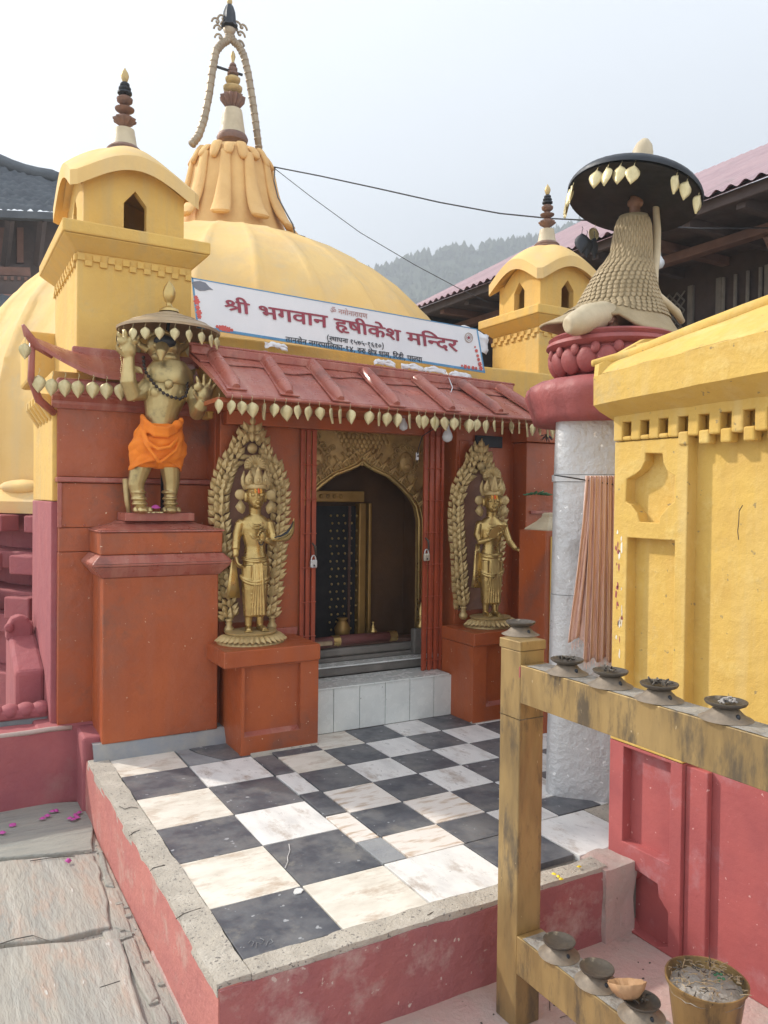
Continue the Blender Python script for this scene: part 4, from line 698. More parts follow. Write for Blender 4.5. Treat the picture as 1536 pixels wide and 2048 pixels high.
# ---- corner turrets
def finial(parent, c, s=1.0):
    def L(name, m, prof, mod=None, n=20): return build(MB().lathe([(r*s, z*s) for r, z in prof], c, n, mod=mod), name, m, parent, smooth=True, auto=50)
    L('finial_collar', 'lotusrust', [(.088, 0), (.092, .012), (.080, .022), (.082, .032), (.066, .048)])
    L('finial_drum', 'cream', [(.066, .045), (.058, .06), (.048, .12), (.046, .132), (.030, .137)])
    L('finial_lotus', 'lotusrust', [(.012, .135), (.020, .15), (.050, .172), (.052, .182), (.030, .196), (.014, .205)], mod=lambda a, z: 1+.10*math.cos(10*a))
    L('finial_disc', 'lotusrust', [(.012, .205), (.044, .225), (.046, .232), (.016, .246)])
    L('finial_disc', 'lotusrust', [(.012, .246), (.036, .266), (.038, .280), (.018, .296)])
    L('finial_rings', 'black', [(.020, .296), (.034, .304), (.034, .312), (.022, .318), (.029, .324), (.029, .332), (.018, .338), (.023, .344), (.022, .352), (.012, .360)])
    L('finial_bud', 'goldp', [(.010, .360), (.013, .366), (.020, .388), (.016, .404), (.006, .420), (.001, .430)])
M['lotusrust'] = mat('rusted_lotus_metal', (.24, .13, .09), (.16, .10, .08), rough=.6, metal=.3, scale=20, bump=.1)
def turret(x0, x1, y0, y1, name='corner_turret'):
    zb = 1.62
    tw = build(MB().box(x0, y0, zb, x1, y1, 2.470), name, 'yellow', T, bevel=.008)
    # flared cornice
    e = .075
    b = MB(); b.hexa([(x0, y0, 2.465), (x1, y0, 2.465), (x1, y1, 2.465), (x0, y1, 2.465), (x0-e, y0-e, 2.535), (x1+e, y0-e, 2.535), (x1+e, y1+e, 2.535), (x0-e, y1+e, 2.535)])
    b.box(x0-e-.004, y0-e-.004, 2.536, x1+e+.004, y1+e+.004, 2.600); build(b, 'cornice', 'yellow', tw, bevel=.008)
    # crenellated moulding: meander of small bars, front and left faces
    n = 8; wF = (x1-x0)/n
    for k in range(n):
        a = x0+wF*k
        build(MB().box(a+.003, y0-.012, 2.425, a+wF*.52, y0+.002, 2.458), 'dentil', 'yellow', tw, bevel=.003)
        build(MB().box(a+wF*.5, y0-.012, 2.400, a+wF-.001, y0+.002, 2.428), 'dentil', 'yellow', tw, bevel=.003)
    n2 = max(6, int((y1-y0)/.075)); wL = (y1-y0)/n2
    for k in range(n2):
        a = y0+wL*k
        build(MB().box(x0-.012, a+.003, 2.425, x0+.002, a+wL*.52, 2.458), 'dentil', 'yellow', tw, bevel=.003)
        build(MB().box(x0-.012, a+wL*.5, 2.400, x0+.002, a+wL-.001, 2.428), 'dentil', 'yellow', tw, bevel=.003)
    # chamber with pointed windows front and left
    i = .035; cx0, cx1, cy0, cy1 = x0+i, x1-i, y0+i, min(y0+.62, y1)-i
    mx_, my_ = (cx0+cx1)/2, (cy0+cy1)/2; zc0, zc1 = 2.60, 2.93
    def win(c): return [(c-.058, 2.625), (c-.058, 2.765), (c, 2.835), (c+.058, 2.765), (c+.058, 2.625)]
    b = MB()
    arch = lambda u: 2.84+.11*math.sin(math.pi*u)
    topF = [(lerp(cx1, cx0, k/10), arch(k/10)) for k in range(11)]
    b.plate([(cx0, zc0), (cx1, zc0)]+topF, [win(mx_+.0)], lambda a, c, t: V(a, t, c), cy0, cy0+.05)
    b.plate([(cx0, zc0), (cx1, zc0)]+topF, [], lambda a, c, t: V(a, t, c), cy1-.05, cy1)
    topL = [(lerp(cy1, cy0, k/10), arch(k/10)) for k in range(11)]
    cyA, cyB = cy0+.0505, cy1-.0505; topL = [(lerp(cyB, cyA, k/10), arch(lerp(cyB, cyA, k/10)*0+k/10)-.012) for k in range(11)]
    b.plate([(cyA, zc0), (cyB, zc0)]+topL, [win(my_)], lambda a, c, t: V(t, a, c), cx0+.0005, cx0+.05)
    b.plate([(cyA, zc0), (cyB, zc0)]+topL, [], lambda a, c, t: V(t, a, c), cx1-.05, cx1-.0005)
    build(b, 'chamber', 'yellow', tw)
    build(MB().box(cx0+.06, cy0+.06, 2.60, cx1-.06, cy1-.06, 2.612), 'chamber_floor', 'dark', tw)
    # bangla dome with drooping curved eaves
    ex0, ex1, ey0, ey1 = x0-.035, x1+.035, y0-.035, cy1+.07
    hx, hy = (ex1-ex0)/2, (ey1-ey0)/2; mxx, myy = (ex0+ex1)/2, (ey0+ey1)/2
    N = 64; rings = []
    prof_t = [1.0, .97, .92, .84, .74, .62, .5, .38, .27, .19, .15]
    def ez(s): return 2.85+.140*math.cos(s*math.pi/2)**1.2
    def ring(t, dz=0.0, shr=0.0):
        pts = []
        for k in range(N):
            a = 2*math.pi*(k+.5)/N
            ca, sa = math.cos(a), math.sin(a); mm = max(abs(ca), abs(sa))
            sq = (ca/mm, sa/mm); s = sq[1] if abs(sq[0]) > .999 else sq[0]
            rnd = min(1, (1-t)*1.5)
            q = ((sq[0]*(1-rnd)+ca*rnd)*t*(hx-shr), (sq[1]*(1-rnd)+sa*rnd)*t*(hy-shr))
            h = (1-t)/.85; zt_ = 3.13
            w_ = math.sin(min(1, h)*math.pi/2)**.92
            pts.append(V(mxx+q[0], myy+q[1], lerp(ez(s), zt_, w_)+dz))
        return pts
    rings = [ring(t) for t in prof_t]
    under = [ring(.90, -.07, 0), ring(1.0, -.075), ring(1.0, -.02)]
    build(MB().loft(under+rings), 'turret_roof', 'domey', tw, smooth=True, auto=42)
    finial(tw, V(mxx, myy, 3.110), 1.14)
    return tw
turret(.630, 1.210, 4.20, 5.0)
turret(3.680, 4.260, 4.25, 4.78)
tb('turret_infill', 'yellow', (.48, 5.0, 1.9), (.9, 5.4, 2.2), .02)

# ---- the great ribbed dome
DC = V(2.40, 7.05, 0); NR_ = 28
def rib(a, z):
    s = abs(math.sin(a*NR_/2))
    return 1+.027*(1-s**.5)+.004*noise.noise(V(math.cos(a)*4, math.sin(a)*4, z*2))
prof = [(2.16, 1.27), (2.18, 1.6), (2.17, 1.9), (2.12, 2.2), (2.04, 2.44), (1.93, 2.67), (1.78, 2.87), (1.6, 3.05), (1.38, 3.22), (1.12, 3.37), (.86, 3.49), (.60, 3.58), (.45, 3.60)]
build(MB().lathe(prof, DC, NR_*12, mod=rib), 'dome', 'domey', T, smooth=True, auto=70)
build(MB().lathe([(2.25, 1.12), (2.27, 1.20), (2.22, 1.28), (2.1, 1.29)], DC, 84), 'dome_base', 'domey', T, smooth=True, auto=40)
# rounded petal feet where the ribs meet the base
me_f = MB().ell((0, 0, 0), (.07, .22, .05), n=10, m=7).mesh('rib_foot', smooth=True); me_f.materials.append(M['domey'])
for k in range(28):
    a = 2*math.pi*(k+.5)/28; inst(me_f, 'rib_foot', T, Matrix.Translation(DC+V(2.2*math.cos(a), 2.2*math.sin(a), 1.30)) @ Matrix.Rotation(a, 4, 'Z'))
# stepped plinth of the dome, pink
for k, (r, z0, z1) in enumerate([(2.20, 1.00, 1.115), (2.05, .86, 1.0), (2.28, .74, .86), (2.06, .60, .74), (2.32, .46, .60), (2.44, .34, .46), (2.34, .1, .34), (2.52, GZ, .1)]):
    build(MB().lathe([(r, z0), (r, z1)], DC, 16, rot=None), 'plinth_step', 'pink', T, bevel=.01)
for k in range(7):        # projecting corner blocks on the plinth
    a = math.radians(180+10*k)
    for (r, z0, z1) in ((2.30, 1.0, 1.11), (2.42, .74, .86), (2.46, .46, .60)):
        mm = Matrix.Translation(DC+V(r*math.cos(a), r*math.sin(a), (z0+z1)/2)) @ Matrix.Rotation(a, 4, 'Z')
        bb = MB().box(-.07, -.10, -(z1-z0)/2, .07, .10, (z1-z0)/2)
        bb.v = [tuple(mm @ Vector(v)) for v in bb.v]; build(bb, 'plinth_block', 'pink', T, bevel=.01)

# fluted cone with tongue-shaped valance; heights measured on its near side
def zf_(py, r): return P(462, py, y=7.05-r).z
mpp = 7.32/FOC
cprof = [(.60, 3.50)]+[(hw*mpp, zf_(py, hw*mpp)) for py, hw in ((470, 130), (458, 128), (436, 114), (408, 101), (375, 91), (342, 83), (315, 78), (298, 73), (287, 66), (281, 46))]
cz0, cz1 = cprof[1][1], cprof[-2][1]
def cmod(a, z): return 1+.012*math.cos(18*a)
build(MB().lathe(cprof, DC, 144, mod=cmod), 'cone', 'coney', T, smooth=True, auto=60)
def cr_(z):
    for (r0, z0), (r1, z1) in zip(cprof[:-1], cprof[1:]):
        if z0 <= z <= z1 and z1 > z0: return lerp(r0, r1, (z-z0)/(z1-z0))
    return cprof[-1][0]
for k in range(11):      # flutes ending in flared tongues
    a = 2*math.pi*(k+.15)/11-math.pi/2; d = V(math.cos(a), math.sin(a), 0); t_ = V(-math.sin(a), math.cos(a), 0)
    rings = []
    zt4, zb4 = lerp(cz0, cz1, .93), lerp(cz0, cz1, .24)
    for j in range(15):
        u = j/14; z = lerp(zt4, zb4, u); rr = cr_(z)+.010+.085*u**4; w = lerp(.045, .088, u**1.4); th = .026+.012*u
        rings.append([DC+d*(rr+th*math.cos(q)) + t_*w*math.sin(q)+V(0, 0, z-.02*abs(math.sin(q))*0) for q in [2*math.pi*i/14 for i in range(14)]])
    e = rings[-1]; cc = sum(e, V(0, 0, 0))/14; rings.append([cc+(p-cc)*.8+V(0, 0, -.018) for p in e])
    build(MB().loft(rings), 'cone_flute', 'coney', T, smooth=True, auto=60)
me_t = MB().loft([[V(.024*math.cos(q)+x, w*math.sin(q), z) for q in [2*math.pi*i/12 for i in range(12)]] for x, w, z in ((-.03, .050, .085), (-.01, .058, .05), (.01, .058, .0), (.024, .050, -.05), (.030, .038, -.078), (.026, .016, -.095))]).mesh('valance_tongue', smooth=True)
me_t.materials.append(M['coney'])
for k in range(18):
    a = 2*math.pi*(k+.3)/18; s_ = 1 if k % 2 else .72
    inst(me_t, 'valance_tongue', T, Matrix.Translation(DC+V(.338*math.cos(a), .338*math.sin(a), cprof[-2][1]-.045)) @ Matrix.Rotation(a, 4, 'Z') @ Matrix.Rotation(-.12, 4, 'Y') @ Matrix.Diagonal((1, .85, s_, 1)))
# spire of rings, lotus and bud
zs_p = lambda y: P(460, y, y=7.05).z
def SL_(name, m, prof, mod=None, n=24): return build(MB().lathe([(hw*mpp, zs_p(py)) for hw, py in prof], V(2.40, 7.05, 0), n, mod=mod), name, m, T, smooth=True, auto=50)
SL_('spire_rim', 'lotusrust', [(29, 284), (31, 277), (28, 270), (20, 266)])
SL_('spire_drum', 'cream', [(26, 270), (23, 250), (19.5, 224), (18, 219), (8, 217)])
SL_('spire_lotus', 'lotusrust', [(9, 219), (13, 213), (22, 200), (23, 193), (12, 187), (6, 186)], mod=lambda a, z: 1+.12*math.cos(12*a))
SL_('spire_disc', 'goldp', [(5, 189), (18, 180), (19, 174), (6, 167)])
SL_('spire_disc', 'goldp', [(6, 168), (14, 162), (15, 156), (5, 149)])
SL_('spire_rings', 'lotusrust', [(5, 151), (11, 148), (11, 144), (7, 142), (9, 139), (9, 135), (5, 133), (7, 130), (6, 127), (3, 124)])
SL_('spire_bud', 'goldp', [(3, 125), (3, 120), (5, 112), (4, 106), (1, 100)])
# gilded serpent arch straddling the spire
def AP(px, py): q = P(px, py, y=7.05); return q
sc_ = 1.0
lp = [AP(383, 290), AP(397, 272), AP(408, 240), AP(418, 190), AP(425, 140), AP(432, 102), AP(443, 88), AP(456, 80), AP(460, 62)]
rp = [AP(518, 298), AP(512, 250), AP(505, 200), AP(497, 150), AP(488, 112), AP(478, 92), AP(466, 82), AP(459, 66)]
b = MB(); b.tube(lp, .034, 8, flat=1.0); b.tube(rp, .034, 8)
ar = build(b, 'spire_arch', 'gildpale', T, smooth=True) if 'gildpale' in M else None
if ar is None:
    M['gildpale'] = mat('pale_gilt_strap', (.40, .32, .22), (.27, .21, .15), rough=.5, metal=.35, scale=8, bump=.15)
    ar = build(b, 'spire_arch', 'gildpale', T, smooth=True)
for path in (lp, rp):
    for k in range(len(path)-1):
        for j in range(3):
            q = path[k].lerp(path[k+1], (j+.3)/3); d = (path[k+1]-path[k]).normalized()
            build(MB().tube([q-d*.006, q+d*.006], .0375, 8), 'strap_ring', 'gildpale', ar, smooth=True)
build(MB().tube([AP(432, 133), AP(485, 150)], .012, 6), 'tie_bar', 'black', ar)
b = MB()
for s in (-1, 1):
    for k, (dx, dy) in enumerate(((14, 40), (22, 60), (8, 52), (20, 78), (26, 46))):
        c = AP(459+s*dx, dy+(12 if s > 0 else 0)); n = 14
        b.tube([c+V(s*.045*(1-i/n)*math.cos(5.5*i/n), 0, .05*(1-i/n)*math.sin(5.5*i/n)+.02*i/n) for i in range(n+1)], .010, 5)
build(b, 'serpent_curls', 'gildpale', ar, smooth=True)
tz = AP(459, 38)
sc5 = .62
build(MB().lathe([(r*.72, z*.8) for r, z in ((.11, -.09), (.085, -.06), (.075, .06), (.05, .13), (.03, .16))], tz, 16, mod=lambda a, z: 1+.08*math.cos(8*a)), 'bell_cap', 'black', ar, smooth=True, auto=50)
build(MB().lathe([(.016, .12), (.026, .155), (.020, .19), (.003, .23)], tz, 14), 'top_bud', 'goldp', ar, smooth=True)
build(MB().lathe([(.03, -.16), (.06, -.10), (.04, -.08)], tz, 14), 'bell_foot', 'gildpale', ar, smooth=True)

# ================================================================== ORANGE PLINTHS
pl = root('statue_plinth', (1.45, 3.75, 0), 'orange block with a recessed panel left of the tiled step, carrying a gilt statue', 'plinth')
L0, L1, LY = 1.182, 1.698, 3.597
def pan(outer, hole, f, t0, t1): b = MB(); b.plate(outer, [hole], f, t0, t1); return b
build(MB().box(1.296, LY+.03, -.02, L1-.002, NL, .430), 'core', 'orange', pl, bevel=.003)
b = MB(); b.plate([(1.292, 0), (L1, 0), (L1, .43), (1.292, .43)], [[(1.308, .09), (1.600, .09), (1.600, .425), (1.308, .425)]], lambda a, c, t: V(a, t, c), LY, LY+.029)
build(b, 'panel_frame', 'orange', pl)
build(MB().hexa([(1.309, LY+.001, .090), (1.599, LY+.001, .090), (1.599, LY+.03, .105), (1.309, LY+.03, .105), (1.309, LY+.002, .092), (1.599, LY+.002, .092), (1.599, LY+.03, .107), (1.309, LY+.03, .107)]), 'panel_sill', 'oxide', pl)
build(MB().box(1.20, LY-.012, .432, L1+.006, NL, .513), 'top_slab', 'orange', pl, bevel=.006)
pr_ = root('statue_plinth', (2.85, 3.7, 0), 'orange block with a recessed panel right of the tiled step, carrying the book-holding statue', 'plinth')
R0, R1, RYF = 2.614, 3.128, 3.525
build(MB().box(R0, RYF+.025, .0, R1, NR, .430), 'core', 'orange', pr_, bevel=.003)
b = MB(); b.plate([(R0-.001, .0), (R1, .0), (R1, .430), (R0-.001, .430)], [[(R0+.09, .085), (R1-.09, .085), (R1-.09, .425), (R0+.09, .425)]], lambda a, c, t: V(a, t, c), RYF, RYF+.024); build(b, 'panel_frame', 'orange', pr_)
build(MB().hexa([(R0+.09, RYF, .086), (R1-.09, RYF, .086), (R1-.09, RYF+.025, .105), (R0+.09, RYF+.025, .105), (R0+.09, RYF, .087), (R1-.09, RYF, .087), (R1-.09, RYF+.025, .106), (R0+.09, RYF+.025, .106)]), 'panel_sill', 'oxide', pr_)
build(MB().box(R0-.006, RYF-.010, .432, R1, NR, .505), 'top_slab', 'orange', pr_, bevel=.006)
build(MB().box(R0, RYF+.24, .0, 2.70, 3.98, .24), 'rear_cheek', 'orange', pr_, bevel=.003)

# guardian pedestal
PY0 = 3.855
gp = root('guardian_pedestal', (1.0, 3.95, 0), 'tall orange pedestal with moulded cap, left of the tiled floor', 'pedestal')
pz = P(320, 1474, y=PY0).z
px0, px1 = P(205, 1300, y=PY0).x, P(436, 1300, y=PY0).x
zc = P(320, 1152, y=PY0).z
build(MB().box(px0, PY0, pz, px1, 4.128, zc), 'shaft', 'orange', gp, bevel=.006)
def cap(name, z0, e0, z1, e1, m='orange', bev=.004):
    b = MB(); b.hexa([(px0-e0, PY0-e0, z0), (px1+e0, PY0-e0, z0), (px1+e0, 4.128, z0), (px0-e0, 4.128, z0), (px0-e1, PY0-e1, z1), (px1+e1, PY0-e1, z1), (px1+e1, 4.128, z1), (px0-e1, 4.128, z1)])
    return build(b, name, m, gp, bevel=bev)
za = P(320, 1130, y=PY0).z; zb_ = P(320, 1108, y=PY0).z; zd = P(320, 1064, y=PY0).z; ze = P(310, 1043, y=3.90).z; zf = P(310, 1026, y=3.91).z
cap('moulding', zc, .006, za, .050, 'oxide'); cap('moulding', za+.001, .052, za+.014, .056, 'oxide'); cap('moulding', za+.015, .056, zb_, .018, 'oxide')
cap('cap_block', zb_+.001, .014, zd, .016, 'orange', .006); cap('cap_edge', zd+.001, .024, zd+.010, .024, 'oxide')
cap('cap_slope', zd+.011, .020, ze-.012, -.085, 'oxide'); cap('cap_slope', ze-.011, -.085, ze, -.110, 'oxide')
build(MB().box(px0+.115, PY0+.07, ze+.001, px1-.105, 4.12, zf), 'top_plinth', 'oxide', gp, bevel=.003)
# cement bedding under the pedestal
cb_ = root('cement_bedding', (1.0, 3.85, 0), 'blue-grey cement bedding along the foot of the tall orange pedestal', 'bedding')
def bed(u, v):
    x = lerp(px0-.04, 1.345, u); y = lerp(PY0-.028, PY0+.01, v); z = lerp(-.01, pz+.004, v**.6)
    return V(x, y, z)+noise.noise_vector(V(x*9, y*9, 0))*.005
b = MB(); b.grid(bed, 40, 6); b.grid(lambda u, v: V(lerp(px0-.04, 1.295, u), PY0+.01+.25*v, pz+.003), 20, 2)
build(b, 'bedding', 'teal', cb_, smooth=True)

# ================================================================== FIGURES
def gild_leaf_mesh(name, L, Wd, m, fold=.25, n=7):
    """pointed leaf: root at origin, tip along +z, midrib folded, given thickness"""
    b = MB(); vs = []; prof = [0, .55, .88, 1.0, .86, .55, .22, 0]
    N = len(prof)-1
    for s in (0, 1):
        for i, w in enumerate(prof):
            z = L*i/N
            for k in (-1, 0, 1):
                vs.append((k*w*Wd/2, -(abs(k)-1)*-.0 - (1-abs(k))*fold*Wd/2*(.3+w) + s*.0035 - .3*L*(i/N-.5)**2*0, z))
    fs = []
    for s in (0, 1):
        o = s*(N+1)*3
        for i in range(N):
            for k in (0, 1):
                q = (o+i*3+k, o+i*3+k+1, o+(i+1)*3+k+1, o+(i+1)*3+k); fs.append(q if s == 0 else q[::-1])
    for i in range(N):
        for k in (0, 2):
            a = i*3+k; c = (i+1)*3+k; o = (N+1)*3; fs.append((a, c, c+o, a+o))
    b.add(vs, fs); me = b.mesh(name); me.materials.append(M[m]); return me
LEAF = gild_leaf_mesh('aureole_leaf', .058, .037, 'goldp', .45)
PETAL = gild_leaf_mesh('lotus_petal', .072, .046, 'goldp', .45)

def rotx(a): return Matrix.Rotation(a, 3, 'X')
def roty(a): return Matrix.Rotation(a, 3, 'Y')
def hand(b, wrist, d, up, s=1.0, curl=.35, spread=.16, claw=False, thumb_side=1):
    """palm with five unequal, bent fingers; d = pointing direction, up = palm normal"""
    d = Vector(d).normalized(); up = Vector(up); up = (up-d*up.dot(d)).normalized(); w = d.cross(up)
    L = .040*s
    m3 = Matrix((w, d, up)).transposed()
    b.ell(Vector(wrist)+d*L*.55, (.021*s, .026*s, .011*s), rot=m3)
    for i, (o, ln, a) in enumerate(((-.0150, .033, -1.3), (-.005, .040, -.35), (.0055, .038, .4), (.0150, .030, 1.3))):
        base = Vector(wrist)+d*L*.95+w*o*s; dd = (d+w*a*spread).normalized(); pts = [base-d*.012*s]; p = base.copy(); c = 0
        for k in range(3):
            c += curl*(.7+.3*k); v = dd*math.cos(c)+up*math.sin(c); pts.append(p.copy()); p = p+v*ln*s*(.42, .32, .26)[k]
        pts.append(p); r0 = .0060*s
        b.tube(pts, [r0*1.1, r0*1.05, r0, r0*.9, (r0*.25 if claw else r0*.6)], 7)
    tb_ = Vector(wrist)+d*L*.25+w*(-.016*s*thumb_side); td = (d*.6-w*.75*thumb_side+up*.35).normalized()
    b.tube([tb_-td*.006*s, tb_, tb_+td*.018*s, tb_+td*.026*s+(d*.5+up*.3)*.010*s], [.008*s, .0075*s, .0068*s, (.002 if claw else .005)*s], 7)

def figure(rootname, o3, sc, label, kind, yaw=0):
    """draped standing statue, ~0.87 m to the top of its crown; local x right, y back"""
    rt = root(rootname, o3, label, 'statue')
    o = Vector(o3); rz = Matrix.Rotation(yaw, 3, 'Z')
    def w(p):
        p = Vector(p); t = min(1, max(0, (p.z-.600)/.03)); k = 1+.20*t
        p = Vector((p.x*k, p.y*k, .612+(p.z-.612)*k if p.z > .612 else p.z)); return o+rz @ (p*sc)
    def wmb(b, vox, name, m, sm=2, **k):
        b.v = [tuple(w(v)) for v in b.v]; return build(b, name, m, rt, voxel=vox, sm=sm, smooth=not vox, **k)
    b = MB()
    def sect(z, cx, cy, rx, ry, n=18, fold=0, ph=0):
        return [V(cx+rx*math.cos(a)*(1+fold*math.cos(9*a+ph)), cy+ry*math.sin(a)*(1+fold*math.cos(9*a+ph)), z) for a in [2*math.pi*i/n for i in range(n)]]
    h = .006 if kind == 'dish' else -.004
    # skirt with pleats, hips, trunk, neck as one loft
    b.loft([sect(.078, .004, -.002, .058, .040, 36, .05), sect(.16, .002, -.002, .062, .044, 36, .05), sect(.24, 0, 0, .066, .048, 36, .035), sect(.31, h, 0, .074, .052, 36, .015), sect(.365, h, 0, .068, .048, 36), sect(.41, 0, 0, .055, .040, 36), sect(.44, 0, 0, .053, .038, 36), sect(.48, 0, 0, .064, .043, 36), sect(.53, 0, 0, .074, .046, 36), sect(.565, 0, .002, .080, .040, 36), sect(.590, 0, .004, .055, .032, 36), sect(.603, 0, .004, .030, .027, 36), sect(.65, 0, 0, .026, .026, 36)])
    # thighs show through the cloth
    for s in (-1, 1): b.tube([(s*.034, -.014, .34), (s*.032, -.022, .22), (s*.030, -.010, .08)], [.040, .033, .024], 12)
    # central pleated fall of cloth
    for k in range(5): b.tube([(.008+(k-2)*.009, -.048, .36), (.008+(k-2)*.011, -.060, .25), (.008+(k-2)*.016, -.050, .085)], [.006, .0065, .008], 6)
    # swags of the scarf round hips and thighs
    def swag(z0, dz, rx, ry, t=.0055, x0=-1, x1=1):
        b.tube([(rx*math.sin(a), -ry*math.cos(a)-.004, z0-dz*math.cos(a)) for a in [lerp(-1.5, 1.5, i/14) for i in range(15)]], t, 6)
    swag(.385, .012, .066, .050, .006); swag(.375, .014, .069, .052, .004); swag(.295, .035, .078, .058, .006); swag(.285, .04, .078, .060, .004); swag(.215, .02, .068, .052, .003)
    swag(.59, .045, .040, .042, .004); swag(.59, .06, .046, .046, .0035); swag(.585, .11, .052, .046, .003)
    # shins, ankles, feet
    for s, ty in ((-1, -.01), (1, .0)):
        fx = s*.030; turn = s*.35 if kind == 'dish' else .5
        b.tube([(fx, -.004, .14), (fx, -.002, .07), (fx, .0, .03)], [.026, .021, .018], 12)
        hd = V(math.sin(turn)*.6, -1, 0).normalized()
        b.ell((fx, .002, .016), (.019, .022, .017)); b.tube([V(fx, .002, .014), V(fx, 0, .014)+hd*.04, V(fx, 0, .010)+hd*.062], [.017, .017, .013], 10)
        sd = hd.cross(V(0, 0, 1))
        for k in range(5):
            t0 = V(fx, 0, .008)+hd*(.062-.003*abs(k-1.5)*1.2)+sd*(k-2)*.0075*s; b.ell(t0+hd*.008, (.0045, .0085, .0045) if k else (.006, .010, .0055))
    # head with face
    hc = V(0, -.006, .685)
    b.ell(hc, (.042, .047, .056), n=20, m=14); b.ell(hc+V(0, -.012, -.028), (.030, .033, .028), n=16)
    b.tube([hc+V(0, -.046, .012), hc+V(0, -.060, -.008), hc+V(0, -.056, -.012)], [.004, .0075, .007], 8)
    b.ell(hc+V(0, -.049, -.024), (.013, .006, .0035)); b.ell(hc+V(0, -.048, -.030), (.010, .006, .0035)); b.ell(hc+V(0, -.045, -.044), (.010, .008, .007))
    for s in (-1, 1):
        b.ell(hc+V(s*.018, -.041, .003), (.011, .006, .006)); b.tube([hc+V(s*.006, -.047, .013), hc+V(s*.018, -.046, .018), hc+V(s*.030, -.037, .013)], [.0025, .0035, .002], 6)
        b.ell(hc+V(s*.044, .004, -.006), (.007, .012, .024))
    # shoulders and arms
    for s in (-1, 1): b.ell((s*.074, .002, .555), (.024, .026, .026))
    def arm(pts, rr): b.tube(pts, rr, 12)
    if kind == 'dish':
        arm([(-.076, .0, .560), (-.092, .002, .50), (-.100, -.006, .455), (-.104, -.020, .40), (-.106, -.030, .385)], [.025, .023, .019, .016, .012]); 
        b.tube([(-.099, -.006, .462), (-.103, -.016, .425)], .0215, 12)
        hand(b, (-.106, -.030, .392), (.12, -.35, -.9), (.95, -.1, 0), 1.05, .55, .1)
        arm([(.074, .0, .560), (.090, -.010, .495), (.086, -.040, .455), (.052, -.072, .470), (.036, -.080, .482)], [.025, .023, .020, .016, .012])
        hand(b, (.038, -.080, .480), (-.75, -.2, .55), (.1, -.9, .2), 1.0, .55, .1)
    else:
        arm([(-.074, .0, .560), (-.088, -.004, .495), (-.078, -.030, .452), (-.030, -.066, .470), (.004, -.080, .490)], [.025, .023, .020, .016, .012])
        hand(b, (.004, -.080, .490), (.55, -.2, .75), (-.3, -.9, .1), 1.0, .5, .1)
        arm([(.074, .0, .560), (.092, -.010, .50), (.106, -.035, .455), (.124, -.070, .425), (.132, -.085, .415)], [.025, .023, .020, .016, .012])
        hand(b, (.130, -.082, .417), (.65, -.55, -.25), (0, -.1, 1), 1.05, .25, .2)
    wmb(b, .0030*sc, 'body', 'brass', 2)
    # scarf hanging from the arm
    b = MB(); sx = -.112 if kind == 'dish' else -.086; zt0 = .37 if kind == 'dish' else .44
    b.loft([[V(sx+dx*wd, -.008+dy+.004*math.sin(dx*9), z) for dx, dy in ((-1, -.004), (-.4, -.009), (.2, -.004), (1, -.006), (1, .004), (.2, .006), (-.4, .003), (-1, .006))] for z, wd in ((zt0, .012), (zt0-.07, .020), (.26, .026), (.175, .036))])
    wmb(b, 0, 'scarf', 'brass')
    # crown: band, three points, side wings, fan
    b = MB(); hc = V(0, -.006, .685)
    b.lathe([(.046, .028), (.049, .034), (.047, .046), (.044, .05)], hc, 24); 
    for x, hgt in ((0, .085), (-.034, .062), (.034, .062)):
        y = -.042 if x == 0 else -.028
        b.loft([[hc+V(x+wd*math.cos(q), y+.006*math.sin(q), .045+z) for q in [2*math.pi*i/10 for i in range(10)]] for z, wd in ((0, .014), (.015, .020), (.035, .017), (.06*hgt/.085, .010), (hgt, .001))])
        b.ell(hc+V(x, y-.008, .065), (.007, .005, .009))
    b.tube([hc+V(0, 0, .045), hc+V(0, 0, .09), hc+V(0, 0, .12)], [.036, .030, .020], 16)
    for s in (-1, 1):
        b.loft([[hc+V(s*(.046+o_)+wd*math.cos(q), -.005+.005*math.sin(q), z) for q in [2*math.pi*i/8 for i in range(8)]] for z, wd, o_ in ((.025, .008, .0), (.05, .014, .006), (.075, .010, .010), (.105, .002, .006))])
    wmb(b, 0, 'crown', 'goldp')
    fm = MB()      # fan-shaped halo, fluted
    for k in range(13):
        a = lerp(-1.75, 1.75, k/12); d = V(math.sin(a), 0, math.cos(a)); c = hc+V(0, .004, .128)
        fm.tube([c+d*.008, c+d*.030, c+d*.046], [.003, .0065, .0075], 6)
    fm.prism([hc+V(.048*math.sin(a), .006, .128+.048*math.cos(a)) for a in [lerp(-1.9, 1.9, i/16) for i in range(17)]], (0, .004, 0))
    wmb(fm, 0, 'crown_fan', 'goldp')
    for s in (-1, 1):       # ear discs and kite-shaped pendants
        b = MB(); b.lathe([(.002, -.004), (.022, -.004), (.024, 0), (.020, .004), (.002, .004)], hc+V(s*.066, .0, .004), 18, rot=rotx(math.pi/2)); b.lathe([(.002, -.008), (.009, -.007), (.010, 0)], hc+V(s*.066, -.002, .004), 12, rot=rotx(math.pi/2))
        b.prism([hc+V(s*.066+x, -.006, z) for x, z in ((0, -.016), (.022, -.048), (.014, -.068), (0, -.080), (-.014, -.068), (-.022, -.048))], (0, .008, 0)); b.ell(hc+V(s*.066, -.008, -.054), (.010, .004, .012))
        wmb(b, 0, 'ear_ornament', 'goldp')
    # vermilion mark on the brow
    b = MB(); b.ell(hc+V(.002, -.0465, .022), (.0045, .004, .017), rot=rotx(-.35)); wmb(b, 0, 'brow_mark', 'tika')
    b = MB()
    for s in (-1, 1): b.ell(hc+V(s*.012, -.0450, .022), (.005, .003, .014), rot=rotx(-.35))
    wmb(b, 0, 'brow_mark', 'tikay')
    return rt, w, hc

